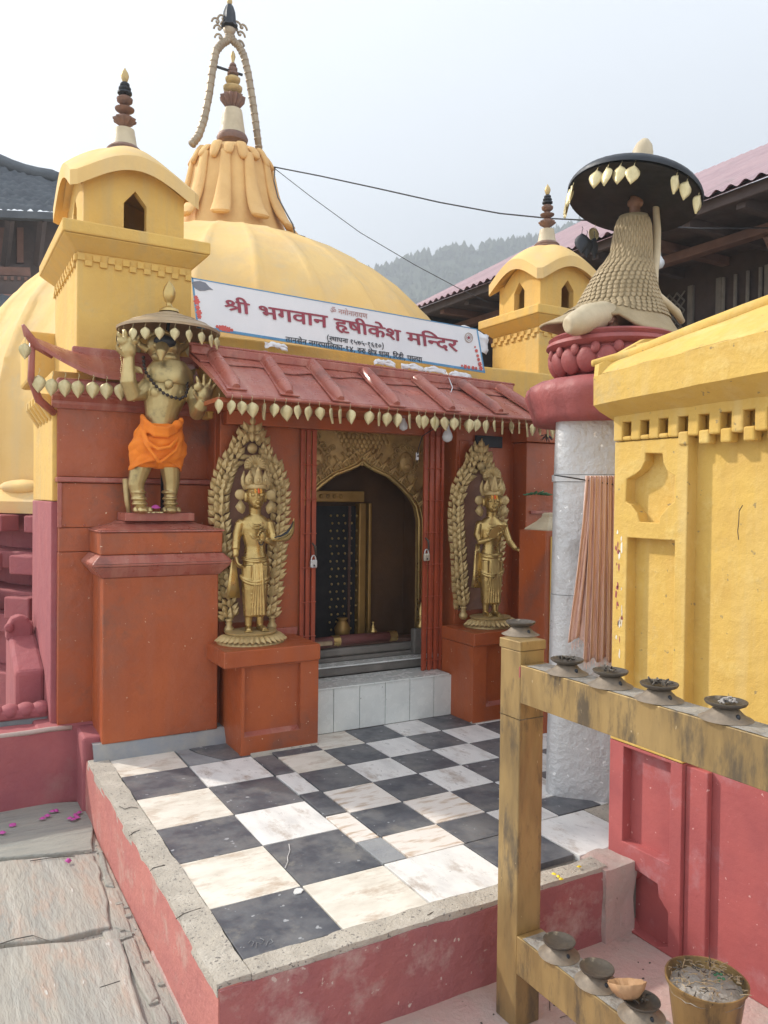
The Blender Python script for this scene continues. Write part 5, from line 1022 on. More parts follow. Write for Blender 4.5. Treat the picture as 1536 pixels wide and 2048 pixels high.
def aureole(rt, w, Hh, yb_, hw, seed=0):
    """backplate and rows of separate gilt leaves along an ogee outline"""
    rr = random.Random(seed)
    prof = [(.150*hw, .03), (.168*hw, .16), (.185*hw, .32), (.20*hw, .48), (.212*hw, .60), (.212*hw, .70), (.195*hw, .79), (.165*hw, .86), (.122*hw, .91), (.092*hw, .955), (.080*hw, 1.0), (.035*hw, 1.055), (.0, 1.10)]
    prof = [(x, z*Hh/1.10) for x, z in prof]
    pts = [V(x, 0, z) for x, z in prof]
    dense = []
    for a, c in zip(pts[:-1], pts[1:]):
        n = max(1, int((c-a).length/.012))
        dense += [a.lerp(c, i/n) for i in range(n)]
    dense.append(pts[-1])
    inner = lambda p: V(p.x*.62-.008, 0, p.z-.03*(1 if p.z > .9*Hh/1.1 else 0))
    b = MB(); o_ = [(p.x*.90, p.z*.985) for p in dense]; ol = o_+[(-x, z) for x, z in o_[::-1][1:]]
    b.plate(ol, [], lambda a, c, t: w((a, t, c)), yb_+.008, yb_+.016); build(b, 'backplate', 'backing', rt)
    step = 2.7; cnt = 0
    for s in (-1, 1):
        for i in [int(1+step*j_) for j_ in range(int((len(dense)-2)/step))]:
            p = dense[i]; t = (dense[i+1]-dense[i-1]).normalized()
            nrm = V(t.z, 0, -t.x)
            for r, (inn, spread, yy) in enumerate(((.026, .80, -.006), (.042, .40, -.013), (.058, -.05, -.018), (.074, -.60, -.010))):
                if p.z > Hh*.84 and r == 3 and p.x < .1: continue
                q = p - nrm*(inn-.020) + t*(.014 if r % 2 else 0)
                if q.x < .004: continue
                d = (t*math.cos(spread)+nrm*math.sin(spread)).normalized()
                d = V(d.x*s, -.18, d.z); q2 = V(q.x*s, yb_+yy, q.z)
                if abs(q2.x)+0 > .0:
                    wq = w(q2); wd = (w(q2+d)-wq).normalized()
                    m_ = frame(wq, (w(q2+V(1, 0, 0))-wq), wd) @ Matrix.Rotation(rr.uniform(-.3, .3), 4, 'Z') @ Matrix.Scale(rr.uniform(.82, 1.05), 4)
                    inst(LEAF, 'aureole_leaf', rt, m_); cnt += 1
    for dx, dz, ang in ((0, .035, 0), (-.02, .01, -.55), (.02, .01, .55), (0, 0, 0), (-.035, -.02, -.8), (.035, -.02, .8), (0, -.045, 0), (-.02, -.045, -.5), (.02, -.045, .5)):
        q2 = V(dx, yb_-.03, Hh-.075+dz); wq = w(q2); d = V(math.sin(ang), -.12, math.cos(ang)); wd = (w(q2+d)-wq).normalized()
        inst(LEAF, 'aureole_leaf', rt, frame(wq, w(q2+V(1, 0, 0))-wq, wd) @ Matrix.Scale(1.05, 4)); cnt += 1
    for cx, cz, r in ((0, Hh*.86, .026), (-.15*hw, Hh*.72, .018), (.15*hw, Hh*.70, .018)):
        b = MB(); b.lathe([(.003, -.006), (r*.45, -.010), (r*.5, -.002), (r, -.008), (r*1.05, 0), (r*.9, .008)], (0, 0, 0), 18, rot=rotx(math.pi/2))
        b.v = [tuple(w(Vector(v)+V(cx, yb_-.032, cz))) for v in b.v]; build(b, 'rosette', 'goldp', rt, smooth=True)
    for s in (-1, 1):
        b = MB(); b.lathe([(.012, 0), (.024, .012), (.026, .028), (.014, .046), (.018, .054), (.014, .064), (.022, .07), (.016, .078)], (s*.150*hw*.85, yb_-.03, -.02), 16); b.v = [tuple(w(v)) for v in b.v]; build(b, 'vase_foot', 'goldp', rt, smooth=True)
    return cnt

def lotus(rt, w, rx, ry, cy, z0=-.055, n=20):
    b = MB(); b.lathe([(1.0, z0), (.96, z0+.012), (.74, z0+.035), (.70, z0+.046), (.76, z0+.050), (.77, z0+.056), (.66, z0+.058)], (0, 0, 0), 40, sx=rx, sy=ry); b.v = [tuple(w(Vector(v)+V(0, cy, 0))) for v in b.v]
    lb = build(b, 'lotus_base', 'goldp', rt, smooth=True, auto=40)
    for k in range(n):
        a = math.pi+math.pi*(k+.5)/n*1.0 if True else 0
        a = math.pi*.94+math.pi*1.12*(k+.5)/n
        d = V(math.cos(a)*rx, math.sin(a)*ry, 0); q = V(0, cy, z0+.042)+d*.70; e = V(math.cos(a), math.sin(a), -.42)
        wq = w(q); wd = (w(q+e)-wq).normalized(); tgt = V(-math.sin(a), math.cos(a), 0)
        m_ = frame(wq, -(w(q+tgt)-wq), wd) @ Matrix.Scale(.95, 4); inst(PETAL, 'lotus_petal', lb, m_)

s1c = P(505, 1264, y=3.79)
st, w1, hc1 = figure('gilt_statue', (s1c.x+.012, 3.80, .567), .985, 'gilt standing statue holding a boat-shaped dish, on the block left of the step', 'dish', yaw=-.12)
aureole(st, lambda p: Vector((s1c.x+.022, 3.80, .567))+Vector(p), 1.085, .105, .92, 1)
lotus(st, lambda p: Vector((s1c.x-.005, 3.80, .567))+Vector(p), .175, .15, -.0)
# dish with upturned prow, black inside
b = MB(); o = Vector((s1c.x+.012, 3.80, .567)); rz = Matrix.Rotation(-.12, 3, 'Z')
W1 = lambda p: o+rz @ (Vector(p)*.985)
rings = []
A, B_ = V(.052, -.100, .475), V(.175, -.115, .585)
for k in range(11):
    t = k/10; c = A.lerp(B_, t)+V(.025*math.sin(math.pi*t), 0, -.032*math.sin(math.pi*t)); wd = .002+.026*math.sin(math.pi*min(1, t*1.02))**.7
    ax = (B_-A).normalized(); n_ = ax.cross(V(0, 1, 0)).normalized()
    if n_.z < 0: n_ = -n_
    rings.append([c+V(0, -wd*math.cos(q), 0)+n_*(wd*.95*math.sin(q)) for q in [math.pi+math.pi*i/8 for i in range(9)]]+[c+V(0, -wd*.78*math.cos(q), 0)+n_*(wd*.70*math.sin(q)+.002) for q in [2*math.pi-math.pi*i/8 for i in range(9)]])
b.loft(rings); b.v = [tuple(W1(v)) for v in b.v]; dsh = build(b, 'dish', 'brass', st, smooth=True, auto=50)
b = MB(); b.loft([[A.lerp(B_, t)+V(.025*math.sin(math.pi*t), -.012, -.026*math.sin(math.pi*t)-.000)+V(0, -wd*math.cos(q), 0)+V(0, 0, wd*.3*math.sin(q)) for q in [2*math.pi*i/10 for i in range(10)]] for t, wd in ((.12, .008), (.3, .017), (.5, .020), (.7, .016), (.88, .007))])
b.v = [tuple(W1(Vector(v)+V(-.003, -.006, .010))) for v in b.v]; build(b, 'soot', 'black', dsh, smooth=True)
b = MB(); b.tube([W1(V(.012+.013*math.cos(a), -.083, .500+.007*math.sin(a))) for a in [2*math.pi*i/16 for i in range(17)]], .0025, 6); b.tube([W1(V(.012+.011*math.cos(a), -.083, .462+.013*math.sin(a))) for a in [2*math.pi*i/16 for i in range(17)]], .003, 6)
build(b, 'ring', 'black', st, smooth=True)

s2c = P(983, 1230, y=3.70)
o2 = Vector((s2c.x-.01, 3.70, .562))
st2, w2, hc2 = figure('gilt_statue', o2, .97, 'gilt standing statue holding a dark tablet, on the block right of the step', 'book', yaw=-.40)
aureole(st2, lambda p: o2+V(-.03, 0, 0)+Vector(p), 1.03, .10, .90, 2)
lotus(st2, lambda p: o2+Vector(p), .165, .14, 0)
rz2 = Matrix.Rotation(-.40, 3, 'Z'); W2 = lambda p: o2+rz2 @ (Vector(p)*.97)
b = MB(); b.prism([W2(V(x, -.098-.2*(z-.52), z)) for x, z in ((-.040, .478), (-.030, .520), (.012, .560), (.072, .557), (.045, .500), (.010, .482))], (0, .006, 0)); bkk = build(b, 'tablet', 'tabletm' if 'tabletm' in M else 'brassjamb', st2, bevel=.001)

# ---------------------------------------------------------------- guardian with raised hands
GY = 3.95
def g3(px, py, dy=0.0): return P(px, py, y=GY+dy)
gs = root('guardian_statue', g3(311, 1026), 'bronze bird-faced guardian with raised palms and orange loincloth, on the tall orange pedestal', 'statue')
b = MB()
k_ = (P(400, 800, y=GY)-P(300, 800, y=GY)).length/100     # metres per pixel here
# legs
for pts, rr in ((((292, 900), (280, 938), (272, 970), (278, 1000), (283, 1018)), (22, 20, 15.5, 11.5, 11)), (((335, 900), (341, 938), (343, 970), (340, 1000), (340, 1018)), (22, 20, 15.5, 11.5, 11))):
    b.tube([g3(*p) for p in pts], [r*k_ for r in rr], 14)
    for j, yy in enumerate((985, 998, 1008)): b.lathe([(13.5*k_, -2*k_), (16*k_, 0), (13.5*k_, 3.5*k_)], g3(pts[3][0]+(j-1)*1.5, yy), 16)
    f = g3(pts[-1][0], 1020, -.01); b.ell(f, (17*k_, 22*k_, 8*k_))
    for j in range(4):
        t = f+V((j-1.5)*9.5*k_, -.040+.004*abs(j-1.5), -.002); b.tube([f+V((j-1.5)*6*k_, -.01, .004), t+V(0, 0, .006), t+V(0, -.012, -.006)], [5.5*k_, 5*k_, 3*k_], 8)
# trunk
def gs_sect(px, py, rx, ry, dy=0): c = g3(px, py, dy); return [c+V(rx*k_*math.cos(a), ry*k_*math.sin(a), 0) for a in [2*math.pi*i/24 for i in range(24)]]
b.loft([gs_sect(313, 925, 26, 24), gs_sect(316, 900, 42, 30), gs_sect(318, 875, 38, 29), gs_sect(321, 850, 29, 25), gs_sect(325, 825, 33, 27), gs_sect(331, 795, 43, 30), gs_sect(338, 768, 50, 30), gs_sect(340, 750, 47, 26), gs_sect(338, 738, 28, 22), gs_sect(336, 715, 23, 22), gs_sect(335, 700, 22, 21)])
b.ell(g3(316, 785, -.045), (17*k_, 10*k_, 14*k_)); b.ell(g3(356, 785, -.045), (17*k_, 10*k_, 14*k_))
# arms
b.tube([g3(298, 770), g3(280, 787, -.02), g3(266, 790, -.04), g3(257, 762, -.06), g3(257, 738, -.065), g3(258, 712, -.07)], [17*k_, 16*k_, 16*k_, 15*k_, 12*k_, 10*k_], 14)
b.tube([g3(378, 775), g3(392, 805, -.04), g3(394, 826, -.09), g3(401, 812, -.15), g3(407, 800, -.17)], [17*k_, 16*k_, 15*k_, 13*k_, 10*k_], 14)
hs_ = k_*34/.040*1.0
hand(b, g3(257, 716, -.08), (-.02, -.10, 1), (0, -1, .05), 1.75, .06, .42, claw=True, thumb_side=1)
hand(b, g3(408, 805, -.17), (.10, -.12, 1), (-.1, -1, .1), 1.80, .08, .42, claw=True, thumb_side=1)
# palm pads
for c in ((257, 688, -.105), (409, 780, -.195)):
    for dx, dz in ((-11, 6), (10, 7), (0, -12)): b.ell(g3(c[0]+dx, c[1]-dz, c[2]+.012), (11*k_, 4*k_, 8*k_))
# head: beaked face, crest, ears
b.ell(g3(327, 695), (34*k_, 32*k_, 28*k_), n=20, m=14); b.ell(g3(330, 716, -.03), (27*k_, 20*k_, 14*k_))
b.tube([g3(325, 690, -.065), g3(322, 706, -.115), g3(322, 722, -.12)], [13*k_, 10*k_, 3*k_], 12)
for s in (-1, 1):
    b.ell(g3(327+s*15, 690, -.065), (7*k_, 5*k_, 6*k_)); b.tube([g3(327+s*30, 700, -.01), g3(327+s*47, 690, 0), g3(327+s*52, 676, 0)], [9*k_, 6*k_, 2*k_], 8)
# lower chest plate and tail feathers
build(b, 'body', 'guardg', gs, voxel=.0036, sm=1)
b = MB(); b.tube([g3(258, 1026, .05), g3(254, 1000, .06), g3(252, 958, .07)], [.010, .014, .018], 8); build(b, 'tail', 'goldp', gs, smooth=True)
b = MB(); b.loft([[g3(326, 905-8*i, -.0) for i in (0,)]*8]*2) if False else None
b = MB()
for s, (ax_, ay) in ((-1, (283, 734)), (1, (368, 742))): b.prism([g3(ax_, ay, -.02), g3(ax_+s*26, ay-6, .0), g3(ax_+s*22, ay+8, -.0), g3(ax_-s*4, ay+14, -.03)], (0, .012, 0))
build(b, 'ear_flap', 'guardg', gs, bevel=.004)
b = MB(); c = g3(338, 735)
b.loft([[g3(338, yy, 0)+V(rx*k_*math.cos(a), ry*k_*math.sin(a), 0) for a in [2*math.pi*i/28 for i in range(28)]] for yy, rx, ry in ((724, 31, 30), (742, 46, 36), (765, 50, 40), (770, 46, 38))])
build(b, 'collar', 'guardg', gs, smooth=True, auto=50)
for j in range(7):       # feathered wig behind the head, black crest
    a = lerp(-1.0, 1.0, j/6); p = g3(327+40*math.sin(a), 668-12*math.cos(a), .02)
build(MB().ell(g3(330, 684, -.062), (22*k_, 16*k_, 13*k_)), 'dark_face', 'black', gs, smooth=True)
build(MB().tube([g3(268+a, c_, -.02) for a, c_ in ((22, 676), (30, 672), (46, 663), (62, 664), (74, 672))], .012, 8), 'crest', 'guardg', gs, smooth=True)
# bead necklace: separate dark beads
NB = [(287, 715), (288, 730), (292, 745), (302, 760), (313, 773), (327, 786), (343, 794), (360, 798), (371, 792), (375, 778), (374, 765), (366, 757)]
me_b = MB().ell((0, 0, 0), .0088, n=8, m=6).mesh('bead', smooth=True); me_b.materials.append(M['bead'])
nk = build(MB().tube([g3(x, y, -.105+.0012*abs(y-790)) for x, y in NB], .003, 5), 'necklace', 'bead', gs, smooth=True)
pp = [g3(x, y, -.105+.0012*abs(y-790)) for x, y in NB]
for a, c in zip(pp[:-1], pp[1:]):
    n = max(2, int((c-a).length/.0165))
    for i in range(n): inst(me_b, 'bead', nk, Matrix.Translation(a.lerp(c, i/n)))
build(MB().ell(g3(338, 768, -.105), (9*k_, 5*k_, 9*k_)), 'pendant', 'guardg', gs, smooth=True)
# chain on the raised forearm
b = MB()
for i in range(14): b.ell(g3(243-1*math.sin(i), 708+4.2*i, -.05), .0045, n=6, m=4)
build(b, 'wrist_chain', 'goldp', gs, smooth=True)
# orange cloth wound round the hips
cl = root('loincloth', g3(318, 880), 'bright orange cotton cloth wrapped round the hips of the guardian statue', 'cloth')
b = MB()
def cw(u, v):
    a = 2*math.pi*u; t = v
    yy = lerp(850, 932, t); cx = lerp(321, 312, t)
    rx = lerp(36, 52, min(1, t*2.2)) if t < .45 else lerp(52, 48, (t-.45)/.55)
    if t > .75: yy += 10*math.cos(2*a)*(t-.75)/.25
    ry = rx*.80
    f = 1+.035*math.sin(9*a+6*t)+.05*math.sin(13*t+2*a)+.02*math.sin(31*t+5*a)
    c = g3(cx, yy); p = c+V(rx*k_*math.cos(a)*f, ry*k_*math.sin(a)*f, 0)
    return p
b.grid(cw, 72, 26); ob = build(b, 'cloth', 'cloth', cl, smooth=True)
md = ob.modifiers.new('thick', 'SOLIDIFY'); md.thickness = .006; md.offset = 1
b = MB()      # crotch wrap, rolled waist, draped fold, knot
b.loft([[g3(318, yy, 0)+V(rx*k_*math.cos(a), ry*k_*math.sin(a), 0) for a in [2*math.pi*i/20 for i in range(20)]] for yy, rx, ry in ((905, 45, 36), (925, 34, 30), (938, 10, 12))])
for s, cx in ((-1, 290), (1, 337)): b.lathe([(28*k_, 22*k_), (31*k_, 5*k_), (28*k_, -16*k_), (24*k_, -20*k_)], g3(cx, 915), 24)
def band(pts, r): b.tube([g3(x, y, d) for x, y, d in pts], r, 10)
for dy, r in ((0, .012), (7, .011), (14, .012)): band([(284, 832+dy, -.0), (291, 842+dy, -.085), (310, 856+dy, -.115), (335, 858+dy, -.115), (352, 848+dy, -.075), (362, 842+dy, .0)], r)
band([(286, 862, -.07), (296, 885, -.115), (316, 898, -.135), (340, 894, -.13), (356, 876, -.08)], .010)
band([(282, 858, -.05), (292, 890, -.11), (312, 915, -.13), (318, 925, -.12)], .009); band([(364, 872, -.05), (352, 900, -.11), (330, 918, -.125), (318, 926, -.12)], .009)
b.ell(g3(355, 849, -.085), (10*k_, 9*k_, 9*k_)); b.ell(g3(362, 843, -.07), (6*k_, 5*k_, 8*k_))
build(b, 'wrap', 'cloth', cl, voxel=.005, sm=3)

def pend_leaf(name, L, Wd, m='leafg'):
    """heart-shaped sheet-metal leaf hanging point down from a wire hook at the origin"""
    b = MB(); prof = [(0, .18), (.10, .62), (.24, .95), (.42, 1.0), (.62, .80), (.80, .45), (.93, .14), (1, 0)]
    vs = []
    for s in (0, 1):
        for t, wd in prof:
            for k in (-1, -.5, 0, .5, 1): vs.append((k*wd*Wd/2, (-.16*Wd*(1-abs(k)))+.0*t+s*.0016, -.016-L*t))
    fs = []; n = 5; N = len(prof)
    for s in (0, 1):
        for i in range(N-1):
            for k in range(n-1):
                q = (s*N*n+i*n+k, s*N*n+i*n+k+1, s*N*n+(i+1)*n+k+1, s*N*n+(i+1)*n+k); fs.append(q if s == 0 else q[::-1])
    for i in range(N-1):
        for k in (0, n-1): fs.append((i*n+k, (i+1)*n+k, (i+1)*n+k+N*n, i*n+k+N*n))
    fs += [tuple(range(n))+tuple(range(N*n+n-1, N*n-1, -1))]
    b.add(vs, fs); b.tube([(0, 0, .014), (.004, 0, .006), (0, 0, -.004), (0, -.002, -.022)], .0014, 5)
    me = b.mesh(name, smooth=True); me.materials.append(M[m]); return me
PEND = pend_leaf('leaf_pendant', .074, .056)
def cer_umbrella(loc, r, tilt, rise, label, n, topm, under, leafscale, finial_prof, fm, angles=None, leafm=None):
    rt = root('ceremonial_umbrella', loc, label, 'umbrella'); loc = Vector(loc)
    rot = Matrix.Rotation(tilt[0], 3, 'X') @ Matrix.Rotation(tilt[1], 3, 'Y')
    pr = [(r*math.cos(a)**.9 if a < 1.5 else .02, rise*math.sin(a)) for a in [1.45*i/9 for i in range(10)]] if rise < .1 else [(r*(1-t), rise*(t**.85)) for t in [i/10*.93 for i in range(11)]]
    prof = [(r, -.012), (r*1.01, 0)]+pr[1:]
    b = MB(); b.lathe(prof, loc, 48, rot=rot, mod=None, cap=False); b.lathe([(r*.985, -.010)]+[(x*.97, z-.012) for x, z in pr[1:]], loc, 48, rot=rot, cap=False)
    b.lathe([(r, -.012), (r*.985, -.012)], loc, 48, rot=rot, cap=False)
    cn_ = build(b, 'canopy', topm, rt, smooth=True, auto=50)
    if under: 
        b = MB(); b.lathe([(r*.99, -.016), (.5*r, -.004), (.02, .0)], loc, 48, rot=rot, cap=False); b.lathe([(r*.99, -.020), (.5*r, -.010), (.02, -.008)], loc, 48, rot=rot, cap=False); build(b, 'underside', under, rt, smooth=True)
    for q in (.55, .78):
        b = MB(); rr_ = r*q; zz = rise*math.sin(math.acos(min(1, q**(1/.9)))) if rise < .1 else rise*(1-q)**.85; b.tube([loc+rot @ V(rr_*math.cos(2*math.pi*i/48), rr_*math.sin(2*math.pi*i/48), zz+.001) for i in range(49)], .0022, 5); build(b, 'canopy_ring', topm, cn_, smooth=True)
    b = MB(); b.lathe(finial_prof, loc+rot @ V(0, 0, rise), 20, rot=rot); build(b, 'finial', fm, rt, smooth=True, auto=50)
    for k in range(n):
        a = 2*math.pi*k/n if angles is None else angles[k]
        p = loc+rot @ V(r*.97*math.cos(a), r*.97*math.sin(a), -.02)
        inst(leafm or PEND, 'leaf_pendant', rt, Matrix.Translation(p) @ Matrix.Rotation(a+math.pi/2+random.uniform(-.4, .4), 4, 'Z') @ Matrix.Scale(leafscale, 4))
    return rt
uc = P(338, 650, y=GY+.02)
cer_umbrella((uc.x, GY+.02, P(338, 660, y=GY).z), .250, (0, 0), .105, 'shallow bronze parasol with hanging leaves above the guardian statue', 22, 'umbtop', None, .82,
             [(.05, -.012), (.046, .0), (.022, .012), (.014, .022), (.014, .034), (.020, .040), (.030, .062), (.032, .085), (.026, .110), (.012, .132), (.002, .145)], 'brass')
up_ = root('umbrella_pole', (uc.x, GY+.10, zf), 'thin iron pole behind the guardian statue carrying its parasol', 'pole')
build(MB().tube([V(uc.x, GY+.13, zf), V(uc.x, GY+.13, 1.9), V(uc.x, GY+.02, uc.z+.03)], .009, 8), 'pole', 'black', up_, smooth=True)
# offerings at the statue's feet
b = MB()
for k in range(16):
    p = g3(308+random.uniform(-14, 16), 1024, -.04+random.uniform(-.02, .03)); b.box(p.x-.006, p.y-.006, zf, p.x+.006, p.y+.006, zf+.006)
tag(build(b, 'offering_crumbs', 'leafg', loc=g3(308, 1024)), 'pale crumbs and leaf bits scattered between the guardian statue feet', 'offerings', kind='stuff')
me_o = inst(me_p, 'offered_petal', None, Matrix.Translation(g3(311, 1020, -.03)) @ Matrix.Scale(1.6, 4)); tag(me_o, 'purple petal lying between the clawed feet of the guardian statue', 'petal')

# ---------------------------------------------------------------- brass leaves hanging from the eave
c1 = [187, 250, 295, 345, 405, 455, 508, 568, 622, 668, 720, 768, 816, 862, 914, 957, 1000, 1044, 1099, 1145, 1178, 1222]
xs_ = [360+c/2.4 for c in c1]+[860+c/4.096 for c in (40, 115, 198, 245, 323, 392, 465, 525, 592, 663, 728, 785, 848, 905, 957, 1010)]
first = None
for k, x in enumerate(xs_):
    y_ = 784+(x-439)*.0812
    p = P(x, y_+3, y=3.488)
    ang = random.choice([0, .2, .35, -.4, .6, -.75, .9, -1.0, 1.25, -.2]) if k not in (4, 21, 31) else 1.5
    if k in (13,): continue
    o = inst(PEND, 'leaf_pendant', None, Matrix.Translation(V(p.x, 3.488, p.z-.012)) @ Matrix.Rotation(ang, 4, 'Z') @ Matrix.Rotation(random.uniform(-.16, .16), 4, 'Y') @ Matrix.Rotation(random.uniform(-.12, .12), 4, 'X') @ Matrix.Scale(random.uniform(.84, 1.07), 4))
    tag(o, 'pointed brass leaf hanging in the row along the main porch eave', 'pendant', 'brass leaves hanging along the main porch eave')
for k, x in enumerate([78, 105, 130, 157, 186, 213, 240, 266, 293]):
    y_ = 742+(x-107)*.080
    if x == 78: y_ = 735
    p = P(x, y_+3, y=LEY-.01)
    o = inst(PEND, 'leaf_pendant', None, Matrix.Translation(V(p.x, LEY-.012, p.z-.012)) @ Matrix.Rotation(random.uniform(-.35, .35), 4, 'Z') @ Matrix.Rotation(random.uniform(-.06, .06), 4, 'Y') @ Matrix.Scale(1.14, 4))
    tag(o, 'broad brass leaf hanging in the row along the left wing eave', 'pendant', 'brass leaves hanging along the left wing eave')
p = P(50, 680, y=LEY-.07); o = inst(PEND, 'leaf_pendant', None, Matrix.Translation(V(p.x, LEY-.07, p.z)) @ Matrix.Rotation(.2, 4, 'Z')); tag(o, 'single brass leaf dangling from the upswept roof corner at far left', 'pendant')

# ---------------------------------------------------------------- folding gates, padlocks, bulb, wires
def gate(x0, x1, yg, z0, z1, n, label):
    g = root('folding_gate', ((x0+x1)/2, yg, z0), label, 'gate'); wd = (x1-x0)/n
    for k in range(n):
        x = x0+wd*(k+.5); yo = .012*(k % 2)
        b = MB(); t = wd*.34
        b.prism([V(x-t, yg-.008+yo, z0), V(x+t, yg-.008+yo, z0), V(x+t, yg+.008+yo, z0), V(x+t*.5, yg+.008+yo, z0), V(x+t*.5, yg-.002+yo, z0), V(x-t*.5, yg-.002+yo, z0), V(x-t*.5, yg+.008+yo, z0), V(x-t, yg+.008+yo, z0)], (0, 0, z1-z0)); build(b, 'bar', 'redgate', g)
    for z in [lerp(z0+.06, z1-.05, i/7) for i in range(8)]:
        for k in range(n-1):
            x = x0+wd*(k+1); build(MB().tube([V(x-.008, yg-.016, z), V(x+.008, yg-.016, z)], .0035, 6), 'rivet', 'redgate', g)
    return g
g1 = gate(P(597, 1100, y=3.93).x+.005, P(633, 1100, y=3.93).x, 3.93, .245, 1.665, 6, 'red folding grille pushed back beside the left niche statue')
g2 = gate(P(845, 1100, y=3.86).x, P(882, 1100, y=3.86).x+.012, 3.86, .245, 1.665, 7, 'red folding grille pushed back beside the right niche statue')
def padlock(px, py, y, m, label):
    q = P(px, py, y=y); p = root('padlock', q, label, 'padlock')
    build(MB().box(q.x-.020, y-.009, q.z-.026, q.x+.020, y+.009, q.z+.018), 'body', m, p, bevel=.006)
    build(MB().tube([V(q.x+.013*math.cos(a), y, q.z+.016+.026*math.sin(a)) if 0 <= a <= math.pi else V(q.x+.013*math.cos(a), y, q.z+.010) for a in [-.2]+[math.pi*i/10 for i in range(11)]+[math.pi+.2]], .004, 8), 'shackle', 'lock', p, smooth=True)
    build(MB().box(q.x-.004, y-.011, q.z-.018, q.x+.004, y-.008, q.z-.008), 'keyhole', 'black', p)
    h = MB(); h.tube([V(q.x-.012, y-.004, q.z+.11), V(q.x+.004, y-.012, q.z+.09), V(q.x+.010, y-.010, q.z+.04)], [.004, .007, .005], 8); build(h, 'hasp', 'lampm', p, smooth=True)
padlock(627, 1126, 3.905, 'lock', 'white steel padlock hanging on the left folding grille')
padlock(853, 1113, 3.835, 'lock2', 'cream coloured padlock hanging on the right folding grille')
q = P(895, 862, y=3.62)
bu = root('light_bulb', q, 'frosted bulb hanging under the porch eave right of the doorway', 'bulb')
b = MB(); b.lathe([(.010, .02), (.011, .0), (.014, -.012), (.026, -.036), (.030, -.052), (.024, -.072), (.008, -.082)], V(q.x, 3.62, q.z+.02), 18); build(b, 'glass', 'bulb', bu, smooth=True)
b = MB(); b.lathe([(.013, .018), (.014, .050), (.006, .054)], V(q.x, 3.62, q.z+.02), 12); build(b, 'socket', 'black', bu, smooth=True)
q = P(807, 843, y=3.7); bu2 = root('light_bulb', q, 'small dull bulb half hidden by the brass leaves above the doorway', 'bulb'); build(MB().lathe([(.008, .03), (.010, .01), (.024, -.02), (.022, -.04), (.006, -.05)], q, 16), 'glass', 'bulb', bu2, smooth=True)
def wire(pts, r, label, m='wire', cat='wire'):
    b = MB(); b.tube(pts, r, 5); o = build(b, 'wire', m, loc=pts[0], smooth=True); tag(o, label, cat); return o
wp = lambda L: [P(a, c, y=d) for a, c, d in L]
wire(wp([(895, 845, 3.62), (880, 852, 3.66), (860, 862, 3.72), (845, 872, 3.80), (836, 900, 3.86), (834, 925, 3.9)]), .003, 'thin cable running from the bulb holder to the door jamb')
q = P(834, 912, y=3.88); sw_ = root('cable_switch', q, 'small white inline switch hanging at the top right of the doorway', 'switch'); build(MB().box(q.x-.008, 3.872, q.z-.024, q.x+.008, 3.885, q.z+.02), 'body', 'bannerw', sw_, bevel=.003); build(MB().box(q.x-.004, 3.869, q.z-.006, q.x+.004, 3.873, q.z+.004), 'rocker', 'black', sw_)
lines = [(548, 334, 6.7), (640, 352, 6.3), (760, 378, 5.9), (880, 405, 5.5), (1000, 427, 5.1), (1100, 437, 4.8), (1180, 441, 4.5), (1300, 452, 4.2), (1400, 457, 4.0), (1560, 456, 3.8)]
wire(wp(lines), .006, 'black cable sagging from the dome cone across the sky to the right')
wire(wp([(548, 336, 6.7), (620, 392, 6.5), (720, 465, 6.2), (830, 530, 5.9), (920, 578, 5.7), (978, 606, 5.6)]), .0035, 'thinner cable slanting down from the dome cone to the right turret')
wire(wp([(550, 336, 6.7), (548, 362, 6.5), (556, 395, 6.3), (572, 425, 6.2), (586, 450, 6.1), (590, 468, 6.1), (610, 474, 6.0)]), .006, 'loose cable trailing down the right side of the dome cone')
wire(wp([(893, 745, 3.93), (905, 775, 3.80), (900, 790, 3.76), (912, 812, 3.6), (908, 835, 3.55)]), .003, 'pale loose cord hanging over the porch roof', 'bannerw', 'cord')
sp = root('sprig', P(1072, 988, y=3.69), 'small green sprig growing from a joint of the right pilaster', 'plant')
me_g = gild_leaf_mesh('sprig_leaf', .050, .030, 'leafgreen', .3)
for k in range(8):
    a = -1.4+2.8*k/7; inst(me_g, 'leaf', sp, frame(P(1072+5*(k-3.5), 990, y=3.69), V(1, 0, 0), V(math.sin(a), -.4, .25*math.cos(a))))
# bristly bottlebrush shape at the eave end
q = P(1094, 868, y=3.62); br = root('wire_tassel', q, 'dark tangle of wires hanging from the right end of the porch eave', 'tassel'); b = MB()
for k in range(30):
    d = V(random.gauss(0, .5), random.gauss(0, .3), -abs(random.gauss(.6, .4))).normalized(); b.tube([q, q+d*random.uniform(.03, .06)], .0015, 4)
build(b, 'strands', 'black', br)

# ================================================================== BANNER
BY = 3.93
bn = root('banner', P(680, 700, y=BY), 'long white cloth banner with crimson Devanagari lettering above the porch roof', 'banner')
BTL, BBL, BTR, BBR = P(383, 555, y=BY), P(394, 656, y=BY), P(955, 658, y=BY), P(970, 746, y=BY)
def onb(px, py, lift=0):
    p = P(px, py, y=BY); return V(p.x, BY-lift, p.z)
def bq(u, v): return BTL.lerp(BTR, u).lerp(BBL.lerp(BBR, u), v)+V(0, .006*math.sin(u*14)*math.sin(v*3)*0, 0)
b = MB(); b.prism([BTL, BTR, BBR, BBL], (0, .008, 0)); sheet = build(b, 'sheet', 'bannerw', bn)
def strip(a, c, w0, name='border'):
    d = (c-a).normalized(); n_ = V(-d.z, 0, d.x)*w0
    b = MB(); b.prism([a+V(0, -.002, 0), c+V(0, -.002, 0), c+n_+V(0, -.002, 0), a+n_+V(0, -.002, 0)], (0, .003, 0)); build(b, name, 'bannerb', bn)
